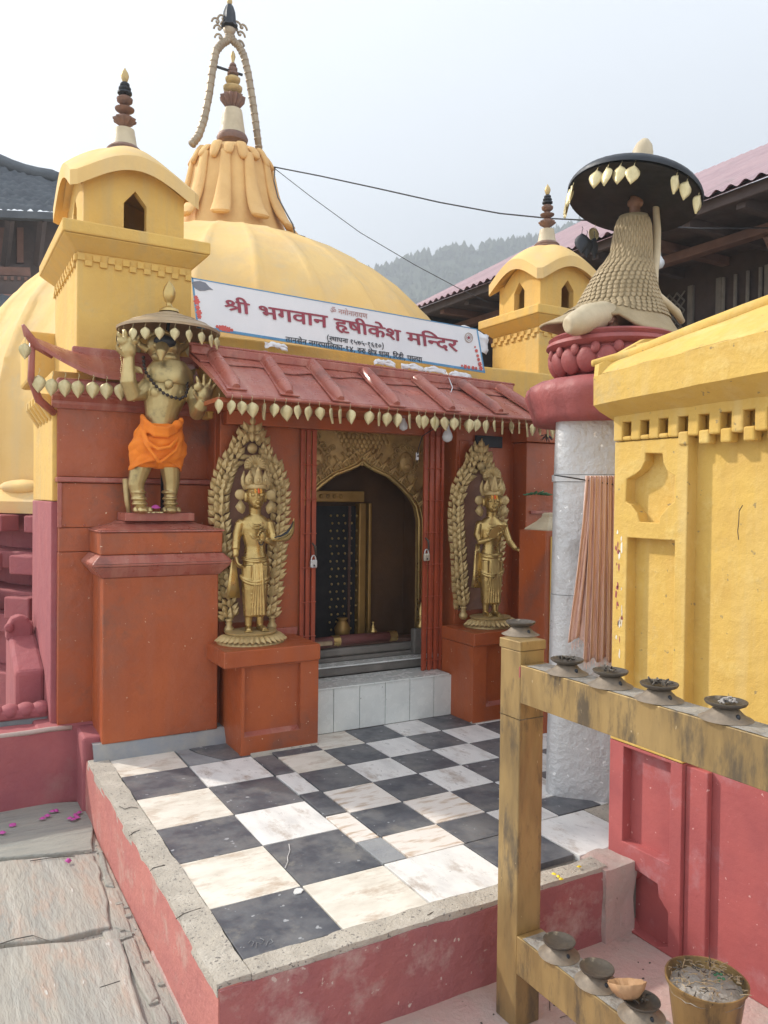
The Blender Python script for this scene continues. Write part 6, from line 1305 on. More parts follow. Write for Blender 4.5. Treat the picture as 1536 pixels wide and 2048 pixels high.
strip(BBL, BBR, .014); strip(BTL, BTR, -.005); strip(BTL, BBL, -.0+.008); strip(BBR, BTR, .009)
Z4 = lambda x, y: (360+x/2.4, 540+y/2.4)
def text_quad(key, TL_, TR_, BL_, BR_, m, name, bold=0, lift=.003):
    """glyph outlines laid between headline (TL-TR) and baseline (BL-BR), points on the banner"""
    W_, seq = LINES[key]; a, c, d, e = [onb(*Z4(*p)) for p in (TL_, TR_, BL_, BR_)]
    mb = MB(); cnt = 0
    shifts = [(0, 0)]+([(bold, 0), (-bold, 0), (0, bold*.7), (0, -bold*.7)] if bold else [])
    for gi, x0 in seq:
        conts = [[(float(n_[i]), float(n_[i+1])) for i in range(0, len(n_), 2)] for n_ in [cc.split() for cc in GLYPHS[gi].split('|')] if len(n_) > 5]
        if not conts: continue
        area = lambda c_: sum(c_[i][0]*c_[(i+1) % len(c_)][1]-c_[(i+1) % len(c_)][0]*c_[i][1] for i in range(len(c_)))/2
        ars = [area(c_) for c_ in conts]; outs = [i for i, s in enumerate(ars) if s < 0]; hol = [i for i, s in enumerate(ars) if s >= 0]
        def inside(pt, poly):
            r_ = False; n = len(poly)
            for i in range(n):
                (x1, y1), (x2, y2) = poly[i], poly[(i+1) % n]
                if (y1 > pt[1]) != (y2 > pt[1]) and pt[0] < (x2-x1)*(pt[1]-y1)/(y2-y1)+x1: r_ = not r_
            return r_
        for sx_, sy_ in shifts:
            for oi in outs:
                hs2 = [conts[h_] for h_ in hol if inside(conts[h_][0], conts[oi])]
                cnt += 1; lf = lift+(cnt % 11)*.00012
                def fm_(x, y, t, lf=lf, x0=x0, sx_=sx_, sy_=sy_):
                    u = (x+x0+sx_)/W_; v = 1-(y+sy_)/632.0
                    p = a.lerp(c, u)+(d.lerp(e, u)-a.lerp(c, u))*v
                    return V(p.x, BY-lf-.0008*t, p.z)
                mb.plate(conts[oi], hs2, fm_, 0, 1)
    return build(mb, name, m, bn)
text_quad('w1', (208, 140), (330, 163), (214, 193), (334, 214), 'textred', 'lettering', 22)
text_quad('w2', (372, 170), (705, 221), (380, 226), (707, 278), 'textred', 'lettering', 22)
text_quad('w3', (738, 232), (1056, 291), (745, 284), (1058, 342), 'textred', 'lettering', 22)
text_quad('w4', (1086, 298), (1328, 338), (1092, 350), (1332, 392), 'textred', 'lettering', 22)
text_quad('om', (718, 182), (898, 211), (720, 204), (899, 234), 'textpink', 'lettering', 0)
text_quad('est', (703, 316), (978, 357), (703, 336), (978, 378), 'textblk', 'lettering', 12)
text_quad('adr', (505, 320), (1160, 420), (505, 343), (1162, 444), 'textblk', 'lettering', 12)
# leaf emblem, ring emblem, red flower swags
b = MB(); cpt = [Z4(*p) for p in [(55, 60), (70, 55), (95, 53), (122, 62), (140, 82), (158, 96), (140, 94), (120, 100), (95, 100), (75, 90), (60, 74)]]
b.prism([onb(x, y, .003) for x, y in cpt], (0, .002, 0)); build(b, 'leaf_emblem', 'greyprint', bn)
c = onb(*Z4(1385, 325)); b = MB(); b.lathe([(.030, 0), (.030, .002), (.026, .002), (.026, 0)], V(c.x, BY-.002, c.z), 28, rot=rotx(math.pi/2), cap=False)
b.lathe([(.018, 0), (.018, .002), (.0165, .002), (.0165, 0)], V(c.x, BY-.002, c.z), 24, rot=rotx(math.pi/2), cap=False); build(b, 'ring_emblem', 'ringprint', bn)
b = MB(); b.lathe([(.001, 0), (.009, 0), (.009, .002), (.001, .002)], V(c.x, BY-.002, c.z), 14, rot=rotx(math.pi/2)); build(b, 'ring_centre', 'textred', bn)
fl_ = [(76, 132, 9), (80, 152, 14), (84, 180, 10), (90, 205, 13), (92, 224, 10), (178, 272, 7), (195, 278, 12), (212, 281, 14), (232, 286, 12), (248, 289, 7),
       (1415, 370, 5), (1422, 388, 9), (1428, 412, 8), (1432, 430, 9), (1438, 452, 12), (1443, 472, 12), (1420, 472, 8), (1405, 470, 10), (1385, 467, 9), (1368, 464, 11), (1352, 460, 6)]
for k, (x, y, r_) in enumerate(fl_):
    b = MB()
    c = onb(*Z4(x, y)); rr_ = r_/2.4*.00262
    pts = [c+V(rr_*(1+.22*math.cos(6*a))*math.cos(a), -.003-.0001*k, rr_*(1+.22*math.cos(6*a))*math.sin(a)) for a in [2*math.pi*i/24 for i in range(24)]]
    b.prism(pts, (0, .002, 0)); build(b, 'flower', 'flowerred', bn)
# crumpled plastic and a creased sheet behind the top corner
b = MB(); b.grid(lambda u, v: P(lerp(925, 975, u), lerp(652, 690, v)+lerp(0, 16, u), y=3.98)+noise.noise_vector(V(u*5, v*5, 1))*.02, 10, 8)
cp = root('plastic_sheet', P(950, 670, y=3.98), 'creased pale plastic sheet sticking up behind the right corner of the banner', 'sheet'); o = build(b, 'sheet', 'bannerw', cp, smooth=True)
o.modifiers.new('t', 'SOLIDIFY').thickness = .003
for k, (x, y) in enumerate(((552, 694), (770, 728), (825, 736), (870, 742), (920, 752))):
    rg = root('white_rag', P(x, y, y=3.93), ['leftmost white rag scrap on the porch ridge below the address line', 'white rag scrap on the porch ridge just right of the banner middle', 'middle white rag scrap on the porch ridge, third from the left', 'long white rag scrap on the porch ridge, second from the right', 'rightmost white rag scrap under the right end of the banner'][k], 'rag', 'white rags under the banner')
    b = MB(); b.grid(lambda u, v: P(x+lerp(-22, 22, u), y+lerp(-5, 6, v)+(u-.5)*6, y=3.915)+noise.noise_vector(V(u*6+k, v*5, 2))*.012+V(0, 0, .012*math.sin(u*3.1)), 10, 4); o = build(b, 'cloth', 'bannerw', rg, smooth=True); o.modifiers.new('t', 'SOLIDIFY').thickness = .003

# ================================================================== YELLOW SHRINE ON THE RIGHT
SX = P(1214, 1835, z=GZ).x; SY = P(1214, 1835, z=GZ).y
sh = root('yellow_shrine', (SX+.5, 1.2, GZ), 'yellow plastered shrine with red lower wall and overhanging roof at right edge', 'shrine')
def sp_(px, py): q = P(px, py, x=SX); return (q.y, q.z)
zs_ = sp_(1222, 1478)[1]; zt_ = sp_(1233, 851)[1]+.05
NEAR = .25
BK = SX+.075
def splate(name, outer, holes, x0, x1, m): b = MB(); b.plate(outer, holes, lambda a, c, t: V(t, a, c), x0, x1); return build(b, name, m, sh, bevel=.004)
yl, yr = SY, sp_(1376, 900)[0]                       # pilaster from far corner to its near edge
nl, nr = sp_(1252, 1200)[0], sp_(1347, 1200)[0]
niche = [sp_(*p) for p in [(1290, 906), (1324, 907), (1326, 925), (1334, 942), (1349, 952), (1348, 1003), (1336, 1012), (1320, 1032), (1318, 1046), (1279, 1044), (1274, 1026), (1262, 1010), (1251, 1003), (1253, 958), (1268, 950), (1282, 938), (1290, 922)]]
panelT = sp_(1251, 1075)[1]
splate('pilaster', [(yl, zs_+.002), (yl, sp_(1234, 884)[1]), (yr, sp_(1234, 884)[1]), (yr, zs_+.002)], [niche, [(nl, zs_+.012), (nl, panelT), (nr, panelT), (nr, zs_+.012)]], SX, SX+.052, 'shriney')
box('wall', 'shriney', sh, (SX+.046, NEAR, zs_), (SX+1.3, SY-.002, zt_), .004)
# second pilaster nearer, out of frame edge, same rhythm
splate('pilaster', [(NEAR, zs_+.002), (NEAR, zt_), (NEAR+.4, zt_), (NEAR+.4, zs_+.002)], [], SX, SX+.052, 'shriney')
sill_t = sp_(1240, 1680)[1]; orn = [sp_(*p) for p in [(1270, 1738), (1305, 1750), (1305, 1765), (1335, 1790), (1330, 1870), (1300, 1868), (1262, 1850), (1238, 1815), (1238, 1770), (1262, 1765)]]
orn = [(lerp(nl, nr, .30), sill_t-.075), (lerp(nl, nr, .78), sill_t-.085), (lerp(nl, nr, .80), sill_t-.125), (nr, sill_t-.16), (nr, sill_t-.275), (lerp(nl, nr, .75), sill_t-.30), (lerp(nl, nr, .25), sill_t-.29), (nl, sill_t-.235), (nl, sill_t-.13), (lerp(nl, nr, .26), sill_t-.115)]
splate('lower_pilaster', [(yl, GZ), (yl, zs_), (yr, zs_), (yr, GZ)], [[(nl, sill_t), (nl, zs_-.010), (nr, zs_-.010), (nr, sill_t)], orn], SX, SX+.046, 'shriner')
box('lower_wall', 'shriner', sh, (SX+.040, NEAR, GZ), (SX+1.3, SY-.001, zs_-.001), .004)
box('lower_strip', 'shriner', sh, (SX+.016, yr-.085, GZ), (SX+.040, yr-.001, zs_-.004), .004)
# dentil frieze: separate notched blocks
fz0 = sp_(1234, 884)[1]; fz1 = sp_(1233, 851)[1]+.01
dy = .079; k = 0; y_ = SY
while y_ > NEAR:
    a = y_-dy*.52; 
    build(MB().box(SX-.008, max(a, NEAR), fz0+.002, SX+.032, y_, fz1+.02), 'frieze_block', 'shriney', sh, bevel=.006)
    if y_-dy > NEAR:
        low = fz0+.002 if k < 3 else fz0-.012
        build(MB().box(SX-.007, y_-dy, fz0+.002-(.0 if k < 3 else .028), SX+.032, a-.0, fz0+.018), 'frieze_block', 'shriney', sh, bevel=.006)
        if k >= 3: build(MB().box(SX-.016, a, fz0-.026, SX+.032, y_, fz0+.001), 'frieze_block', 'shriney', sh, bevel=.006) if k % 1 else None
    y_ -= dy; k += 1
build(MB().box(SX-.0075, NEAR, fz1-.002, SX+.04, SY+.002, zt_+.02), 'frieze_band', 'shriney', sh, bevel=.004)
# overhanging cornice and roof with swept corner
XO = SX-.085
f_ = lambda px, py, x=XO: P(px, py, x=x)
c0b, c0t = f_(1187, 810), f_(1192, 752); c1b, c1t = f_(1536, 737), f_(1536, 655)
sl_b = (c1b.z-c0b.z)/(c1b.y-c0b.y); sl_t = (c1t.z-c0t.z)/(c1t.y-c0t.y)
yF = c0b.y
zb = lambda y: c0b.z+sl_b*(y-c0b.y)*.8; zt2 = lambda y: c0t.z+sl_t*(y-c0t.y)*.85
NS = 24
ys2 = [lerp(yF, NEAR-.3, k/NS) for k in range(NS+1)]
b = MB()
rings = []
for y in ys2:
    n_ = noise.noise(V(y*9, 0, 0))*.004
    rings.append([V(SX+.02, y, zt_-.03+n_), V(XO+.03, y, zb(y)-.02+n_), V(XO, y, zb(y)+n_), V(XO-.002, y, zt2(y)+n_), V(XO+.02, y, zt2(y)+.008), V(SX+.10, y, zt2(y)+.02)])
b.loft(rings); build(b, 'cornice', 'shriney', sh, smooth=True, auto=40)
# roof slope and raised hip
top = [f_(1240, 706, XO+.10), f_(1536, 578, XO+.16)]
b = MB()
def rs(u, v):
    y = lerp(yF, NEAR-.3, u); base = V(XO+.015, y, zt2(y)+.006)
    hipz = lerp(top[0].z-.01, top[1].z, (y-top[0].y)/(top[1].y-top[0].y)); hip = V(XO+.14+.55*u, y-.0, max(hipz, base.z+.02))
    p = base.lerp(hip, v); p.z += .015*math.sin(v*3.1); return p+noise.noise_vector(p*8)*.004
b.grid(rs, 40, 8); build(b, 'roof_slope', 'shriney', sh, smooth=True)
hp = [rs(u, 1) for u in [i/30 for i in range(31)]]
b = MB(); t0 = f_(1190, 728, XO+.02); b.tube([t0+V(0, .012, .004), t0.lerp(hp[0], .5)+V(0, 0, .002)]+hp, [.012, .022]+[.03]*31, 10); build(b, 'hip_ridge', 'shriney', sh, smooth=True)
b = MB(); b.loft([[p for p in (V(XO, yF, zb(yF)), V(XO, yF, zt2(yF)), t0+V(0, .0, -.004), V(XO+.25, yF+.02, zt2(yF)+.16), V(XO+.6, yF, zt2(yF)+.2), V(XO+.6, yF, zb(yF)))], [p+V(0, -.02, 0) for p in (V(XO, yF, zb(yF)), V(XO, yF, zt2(yF)), t0+V(0, .0, -.004), V(XO+.25, yF+.02, zt2(yF)+.16), V(XO+.6, yF, zt2(yF)+.2), V(XO+.6, yF, zb(yF)))]])
build(b, 'roof_end', 'shriney', sh)
b = MB(); b.box(SX+.1, NEAR, zt_, SX+1.3, SY, zt_+.25); build(b, 'roof_core', 'shriney', sh)
# smears of vermilion and white along the corner
rr = random.Random(5)
for k in range(26):
    q = sp_(1233+rr.uniform(-1, 11), rr.uniform(1040, 1320)); red = rr.random() < .35; b = MB(); n_ = 9; w_, h_ = rr.uniform(.002, .006), rr.uniform(.006, .018)
    b.prism([V(SX-.0006, q[0]+w_*math.cos(6.283*i/n_)*rr.uniform(.5, 1.3), q[1]+h_*math.sin(6.283*i/n_)*rr.uniform(.5, 1.3)) for i in range(n_)], (.003, 0, 0))
    build(b, 'vermilion_smear' if red else 'lime_smear', 'lotusred' if red else 'marble', sh)
crk = [sp_(*p) for p in [(1466, 1010), (1459, 1022), (1458, 1045), (1456, 1062), (1458, 1080)]]
build(MB().tube([V(SX+.0458, a, c) for a, c in crk], .0013, 4), 'crack', 'lampm', sh)

# ================================================================== SILVER PILLAR, RED LOTUS AND KNEELING FIGURE
PC = V(2.60, 2.52, 0)
sp1 = root('silver_pillar', PC, 'silver-painted square pillar with dents and seams between the tiled floor and yellow shrine', 'pillar')
def dent(a, z):
    q = a-math.radians(224); return .94/((abs(math.cos(q))**9+abs(math.sin(q))**9)**(1/9))+.008*noise.noise(V(math.cos(a)*3, math.sin(a)*3, z*4))
zr = P(1110, 832, y=2.45).z
zj1, zj2, zj3 = P(1105, 948, y=2.45).z, P(1095, 1195, y=2.45).z, P(1090, 1430, y=2.45).z
for z0, z1, r0, r1 in ((0, zj3-.002, .262, .258), (zj3, zj2-.002, .257, .254), (zj2, zj1-.03, .253, .249), (zj1-.028, zj1, .256, .256), (zj1+.002, zr+.02, .248, .243)):
    n = 10; build(MB().lathe([(lerp(r0, r1, i/n), min(lerp(z0, z1, i/n), zr-.004)) for i in range(n+1)], PC, 72, mod=dent), 'sheet_band', 'silver', sp1, smooth=True, auto=50)
cpt_ = root('lotus_capital', (PC.x, PC.y, zr), 'two-tiered red painted lotus on top of the silver pillar', 'capital')
b = MB(); b.lathe([(.325, zr-.012), (.335, zr+.02), (.352, zr+.07), (.365, zr+.11), (.355, zr+.145), (.31, zr+.17), (.22, zr+.18), (.2, zr+.20)], PC, 96, mod=lambda a, z: 1+.030*abs(math.cos(8*a))**.6+.01*noise.noise(V(math.cos(a)*5, math.sin(a)*5, z*9)))
build(b, 'lower_lotus', 'lotusred', cpt_, smooth=True)
z5 = zr+.185
build(MB().lathe([(.17, z5-.02), (.20, z5+.01), (.24, z5+.05), (.26, z5+.09), (.25, z5+.12), (.27, z5+.125), (.285, z5+.14), (.28, z5+.155), (.265, z5+.16), (.275, z5+.175), (.26, z5+.185)], PC, 64), 'upper_lotus', 'lotusred', cpt_, smooth=True, auto=50)
me_lp = MB().ell((0, 0, 0), (.030, .048, .055), n=14, m=9).mesh('petal', smooth=True); me_lp.materials.append(M['lotusred'])
for k in range(18):
    a = 2*math.pi*k/18; inst(me_lp, 'petal', cpt_, Matrix.Translation(PC+V(.242*math.cos(a), .242*math.sin(a), z5+.06)) @ Matrix.Rotation(a, 4, 'Z') @ Matrix.Rotation(.35, 4, 'Y'))
    inst(me_lp, 'petal', cpt_, Matrix.Translation(PC+V(.265*math.cos(a+.17), .265*math.sin(a+.17), z5+.105)) @ Matrix.Rotation(a, 4, 'Z') @ Matrix.Scale(.45, 4))
KY = 2.52
def kp(px, py, dy=0): return P(px, py, y=KY+dy)
kf = root('kneeling_figure', kp(1235, 668), 'kneeling figure seen from behind under a flared scale-patterned cloak, on the red lotus', 'statue')
kk = FW.dot(kp(1250, 600)-V(0, 0, CAMZ))/FOC*1.04
seats = kp(1235, 668)
VD = (V(0, 0, CAMZ)-seats); VD.z = 0; VD.normalize(); SD = V(-VD.y, VD.x, 0)    # towards viewer, sideways
if SD.dot(RT) < 0: SD = -SD
cloak = [(1267, 432, 27, 22), (1266, 455, 33, 28), (1264, 480, 36, 32), (1262, 505, 38, 34), (1255, 528, 46, 38), (1248, 550, 55, 42), (1242, 580, 66, 47), (1238, 610, 78, 52), (1232, 632, 96, 60), (1224, 650, 118, 72), (1222, 662, 134, 82)]
def cring(cx, cy, rx, ry, k, n=56):
    c = kp(cx, cy); t = k/(len(cloak)-1); out = []
    for i in range(n):
        a = 2*math.pi*i/n; ca, sa = math.cos(a), math.sin(a)
        f = 1+.012*math.sin(9*a+k)*t
        dz = 0
        if k >= 8:
            dz = (-.018*max(0, ca)+.012*(max(0, -ca)))*(k-7)     # right side droops, left flares up
            dz += .030*(k-7)/3*math.exp(-((sa-0.98)**2*6+(ca-.08)**2*26))*1.5      # split over the heel
        out.append(c+SD*(rx*kk*ca*f)+VD*(ry*kk*sa*f)+V(0, 0, dz))
    return out
rings = [cring(*c, k) for k, c in enumerate(cloak)]
from mathutils.geometry import interpolate_bezier
def rsamp(s, i):      # smooth position on the cloak: s along rows, i around
    n = len(rings[0]); s = min(max(s, 0), len(rings)-1.001); j = int(s); f = s-j; i0 = int(i) % n; g = i-int(i)
    A_ = rings[j][i0].lerp(rings[j][(i0+1) % n], g); B2 = rings[j+1][i0].lerp(rings[j+1][(i0+1) % n], g); return A_.lerp(B2, f)
b = MB(); b.loft([[rsamp(s*.5, i) for i in range(56)] for s in range(2*(len(rings)-1)+1)], cap=False); o = build(b, 'cloak', 'straw', kf, smooth=True); o.modifiers.new('t', 'SOLIDIFY').thickness = .012
me_s = MB().ell((0, 0, 0), (.0125, .005, .0150), n=8, m=6).mesh('scale', smooth=True); me_s.materials.append(M['straw'])
sb = MB(); row = 0; s = 4.2
while s < 8.0:
    wdt = sum((rsamp(s, i)-rsamp(s, i+1)).length for i in range(0, 56))
    n = int(wdt/.0215)
    for q in range(n):
        i = (q+.5*(row % 2))*56/n; 
        if 30 < i < 54: continue
        p = rsamp(s, i); du = rsamp(s, i+.6)-rsamp(s, i-.6); dv = rsamp(s+.2, i)-rsamp(s-.2, i); nn = du.cross(dv).normalized()
        if nn.dot(p-kp(1240, 560)) < 0: nn = -nn
        z = dv.normalized(); x = du.normalized(); mm = Matrix((x, nn, z)).transposed()
        sb.ell(p+nn*.0035+dv.normalized()*-.002, (.0108, .0030, .0145), rot=Matrix.Rotation(.16, 3, du.normalized()) @ mm, n=10, m=5)
    row += 1; s += .285
build(sb, 'cloak_scales', 'straw', kf, smooth=True, kind='stuff')
sb = MB(); 
for j in range(9):      # long overlapping feathers on the shoulders
    s = .6+.42*j
    for q in range(14):
        i = (q+.5*(j % 2))*2.15
        p = rsamp(s, i); du = rsamp(s, i+.6)-rsamp(s, i-.6); dv = rsamp(s+.2, i)-rsamp(s-.2, i); nn = du.cross(dv).normalized()
        if nn.dot(p-kp(1262, 480)) < 0: nn = -nn
        mm = Matrix((du.normalized(), nn, dv.normalized())).transposed(); sb.ell(p+nn*.001, (.0060, .004, .020), rot=mm, n=8, m=5)
build(sb, 'shoulder_feathers', 'straw', kf, smooth=True, kind='stuff')
b = MB(); c = kp(1270, 405); b.ell(c, (.028, .028, .034)); b.ell(c+SD*-.026+V(0, 0, -.002), (.006, .010, .016)); b.ell(c+SD*.026+V(0, 0, -.004), (.008, .012, .018)); b.tube([c-V(0, 0, .07), c], [.026, .022], 12); b.ell(c+V(0, 0, .03), (.022, .022, .018))
build(b, 'head', 'browncopper', kf, voxel=.004)
b = MB(); p0 = kp(1146, 668)+VD*.17; p1 = kp(1205, 640)+VD*.10
b.tube([p0+SD*-.015, p0.lerp(p1, .12), p0.lerp(p1, .5)+V(0, 0, .006), p1, kp(1250, 640)], [.032, .050, .060, .058, .050], 18); build(b, 'bent_leg', 'cream', kf, voxel=.007, sm=4)
b = MB(); f0 = kp(1222, 652)+VD*.15; 
b.ell(f0+V(0, 0, -.004), (.030, .024, .020)); b.ell(f0+SD*-.03+V(0, 0, .006), (.022, .018, .016))
for k in range(5): b.tube([f0+SD*(.006*(k-2))+V(0, 0, -.010), f0+SD*(.008*(k-2)-.008)+VD*.022+V(0, 0, -.016), f0+SD*(.009*(k-2)-.012)+VD*.034+V(0, 0, -.026)], [.0075, .007, .005], 7)
b.box(f0.x-.02, f0.y-.02, f0.z-.06, f0.x+.03, f0.y+.03, f0.z-.02); build(b, 'tucked_foot', 'browncopper', kf, voxel=.004)
sn = [(1304, 388, .02), (1311, 420, .04), (1313, 470, .06), (1311, 520, .09), (1306, 560, .12), (1305, 592, .15), (1312, 612, .18), (1330, 630, .20), (1347, 645, .20), (1358, 662, .19)]
# round the cloak: a pale snake-like tube
build(MB().tube([kp(a, c)+VD*d for a, c, d in sn], [.010, .014, .017, .018, .018, .018, .018, .018, .018, .013], 12), 'trailing_braid', 'cream', kf, smooth=True)
# tilted iron umbrella with big brass leaves
uc2 = kp(1268, 402)
LEAFB = pend_leaf('leaf_pendant', .083, .060)
LEAFK = LEAFB.copy(); LEAFK.materials.clear(); LEAFK.materials.append(M['black'])
base_a = math.atan2(SD.y, SD.x)
angs = [base_a+R(x) for x in (176, 182, 188, 196, 203, 236, 246, 257, 268, 305, 317, 340, 95, 125)]
um = cer_umbrella((uc2.x, uc2.y, uc2.z+.02), .292, (0, 0), .085, 'wide black iron umbrella fringed with pale brass leaves over the kneeling figure', 14, 'black', 'black', 1.0,
                  [(.03, -.02), (.032, .03), (.040, .06), (.046, .09), (.046, .13), (.036, .165), (.018, .19), (.002, .20)], 'cream', angles=angs, leafm=LEAFB)
# lean the umbrella: rotate all of it about the line of sight so its left side drops
ax = VD
rq = Matrix.Rotation(R(-9.5), 4, ax) @ Matrix.Rotation(R(-11), 4, SD)
um.matrix_world = Matrix.Translation(um.location) @ rq
for k, (a, c) in enumerate(((1160, 470), (1170, 478), (1186, 480))):
    q = kp(a, c-44)-VD*.22; o = inst(LEAFK, 'leaf_pendant', None, Matrix.Translation(q) @ Matrix.Rotation(base_a+.5*k, 4, 'Z') @ Matrix.Scale(1.1, 4)); tag(o, 'dark leaf hanging at the far rim of the black iron umbrella', 'pendant', 'dark leaves at the far rim of the black umbrella')
upo = root('umbrella_pole', kp(1262, 470, .2), 'iron rod behind the kneeling figure holding the black umbrella', 'pole'); build(MB().tube([kp(1268, 655)-VD*.09, kp(1268, 470)-VD*.12, uc2+V(0, 0, .09)], .010, 8), 'rod', 'black', upo, smooth=True)

# faded cloth hanging on the pillar
hc = root('hanging_cloth', P(1200, 960, y=2.3), 'faded salmon cloth in long pleats hanging down the silver pillar', 'cloth')
def hcl(u, v, xl_, xr_, yt, yb2, ph=0):
    px = lerp(lerp(1180, xl_, v**1.2), lerp(1230, xr_, v), u); py = lerp(yt, yb2, v)+ (5*math.sin(u*17+ph) if v > .97 else 0)
    d = .012*math.sin(u*34+ph+v*1.2)*(.4+.6*v)+.006*math.sin(u*61+v*3)
    q = P(px, py, y=2.30); dirv = (V(0, 0, CAMZ)-q); dirv.z = 0; dirv.normalize(); return q+dirv*(d+.03)
b = MB(); b.grid(lambda u, v: hcl(u, v, 1168, 1232, 952, 1318), 70, 40); o = build(b, 'cloth', 'salmon', hc, smooth=True); o.modifiers.new('t', 'SOLIDIFY').thickness = .003
b = MB(); b.grid(lambda u, v: hcl(u*.5, v, 1143, 1232, 952, 1278, 1.0)-V(.01, -.01, 0), 30, 40); o = build(b, 'under_layer', 'salmon', hc, smooth=True); o.modifiers.new('t', 'SOLIDIFY').thickness = .003
b = MB(); 
for k in range(34):
    u = k/34; q = hcl(u, 1, 1168, 1232, 952, 1318); b.tube([q, q+V(random.uniform(-.004, .004), 0, -random.uniform(.01, .03))], .0012, 4)
for k in range(16):
    q = hcl(k/34, 1, 1143, 1232, 952, 1278, 1.0); b.tube([q, q+V(random.uniform(-.006, .006), 0, -random.uniform(.015, .035))], .0012, 4)
build(b, 'fringe', 'salmon', hc)
wire([P(1108, 950, y=2.33)+V(-.0, 0, 0), P(1140, 955, y=2.285), P(1180, 962, y=2.29), P(1232, 970, y=2.28)], .003, 'dark cord tied round the silver pillar holding the salmon cloth', 'wire', 'cord')
# little yellow shrine spire glimpsed behind the pillar
lt = root('small_lantern_shrine', P(1095, 1100, y=3.2), 'small cream-capped red and yellow shrine glimpsed left of the silver pillar', 'shrine')
q = P(1098, 1052, y=3.2); zq = P(1098, 1062, y=3.2).z
build(MB().box(q.x-.02, 3.2, 0, q.x+.22, 3.42, zq), 'body', 'orange', lt, bevel=.004); build(MB().box(q.x+.012, 3.190, .3, q.x+.19, 3.199, zq-.03), 'panel', 'yellow', lt)
b = MB(); b.lathe([(.19, 0), (.18, .010), (.10, .045), (.06, .07), (.05, .09), (.035, .095)], V(q.x+.10, 3.31, zq+.001), 4, sx=.72, sy=.72, rot=Matrix.Rotation(math.pi/4, 3, 'Z')); build(b, 'cap', 'cream', lt)

# ================================================================== BRASS LAMP STAND
LS = root('brass_lamp_stand', (1.48, 1.76, GZ), 'tarnished brass-clad rail stand with two rails, in front at right', 'stand')
X0, Y0, PW = P(1030, 2060, z=GZ).x, P(1030, 2060, z=GZ).y, .088
zt1 = P(1037, 1329, x=X0).z; zt0_ = P(1040, 1406, x=X0).z
E_ = P(1536, 1477, z=zt1); dr_ = V(E_.x-X0, E_.y-Y0, 0)
dirr = dr_.normalized(); nrm_ = V(-dirr.y, dirr.x, 0)
if nrm_.x < 0: nrm_ = -nrm_
ztop = P(1037, 1290, x=X0).z
zpt = P(1037, 1283, x=X0, ).z
post = build(MB().box(X0, Y0, GZ, X0+PW, Y0+PW, zpt-.028), 'post', 'standbr', LS, bevel=.003)
build(MB().box(X0-.003, Y0-.003, zpt-.027, X0+PW+.003, Y0+PW+.003, zpt), 'post_cap', 'standbr', LS, bevel=.002)
build(MB().box(X0, Y0-.0015, zt0_-.05, X0+PW, Y0+PW+.0015, zt0_-.048), 'seam', 'lampm', post)
Lr = 1.35
def rail(z0, z1, name):
    a = V(X0, Y0-.001, 0); 
    p = [a-nrm_*0, a+dirr*Lr, a+dirr*Lr+nrm_*.078, a+nrm_*.078]
    b = MB(); n = 26; rings = []
    for k in range(n+1):
        q = a+dirr*(Lr*k/n); w_ = noise.noise(V(k*.9, z0*5, 0))*.0012
        rings.append([q+V(0, 0, z0)+nrm_*w_, q+nrm_*.088+V(0, 0, z0), q+nrm_*.088+V(0, 0, z1), q+V(0, 0, z1)+nrm_*w_])
    b.loft(rings); o = build(b, name, 'standbr', LS, bevel=.002)
    b = MB(); b.grid(lambda u, v: a+dirr*lerp(.02, Lr-.02, u)+nrm_*lerp(.004, .084, v)+V(0, 0, z1+.0006+.002*abs(noise.noise(V(u*40, v*5, z0)))), 120, 8); build(b, 'ash_layer', 'soot', o, smooth=True)
    return a
ra = rail(zt0_, zt1, 'rail')
zl1 = P(1033, 1872, x=X0).z; zl0 = P(1033, 1948, x=X0).z
rb_ = rail(zl0, zl1, 'lower_rail')
q = ra+dirr*1.28; build(MB().box(q.x-.04, q.y-.04, GZ, q.x+.048, q.y+.048, zt1+.06), 'post', 'standbr', LS, bevel=.003)
build(MB().box(X0-.001, Y0-.0012, zpt-.10, X0+.02, Y0+.004, zpt-.07), 'vermilion_smear', 'lotusred', LS)
lampn = 0
def zsq(pr_): return [(r0, z0*.78) for r0, z0 in pr_]
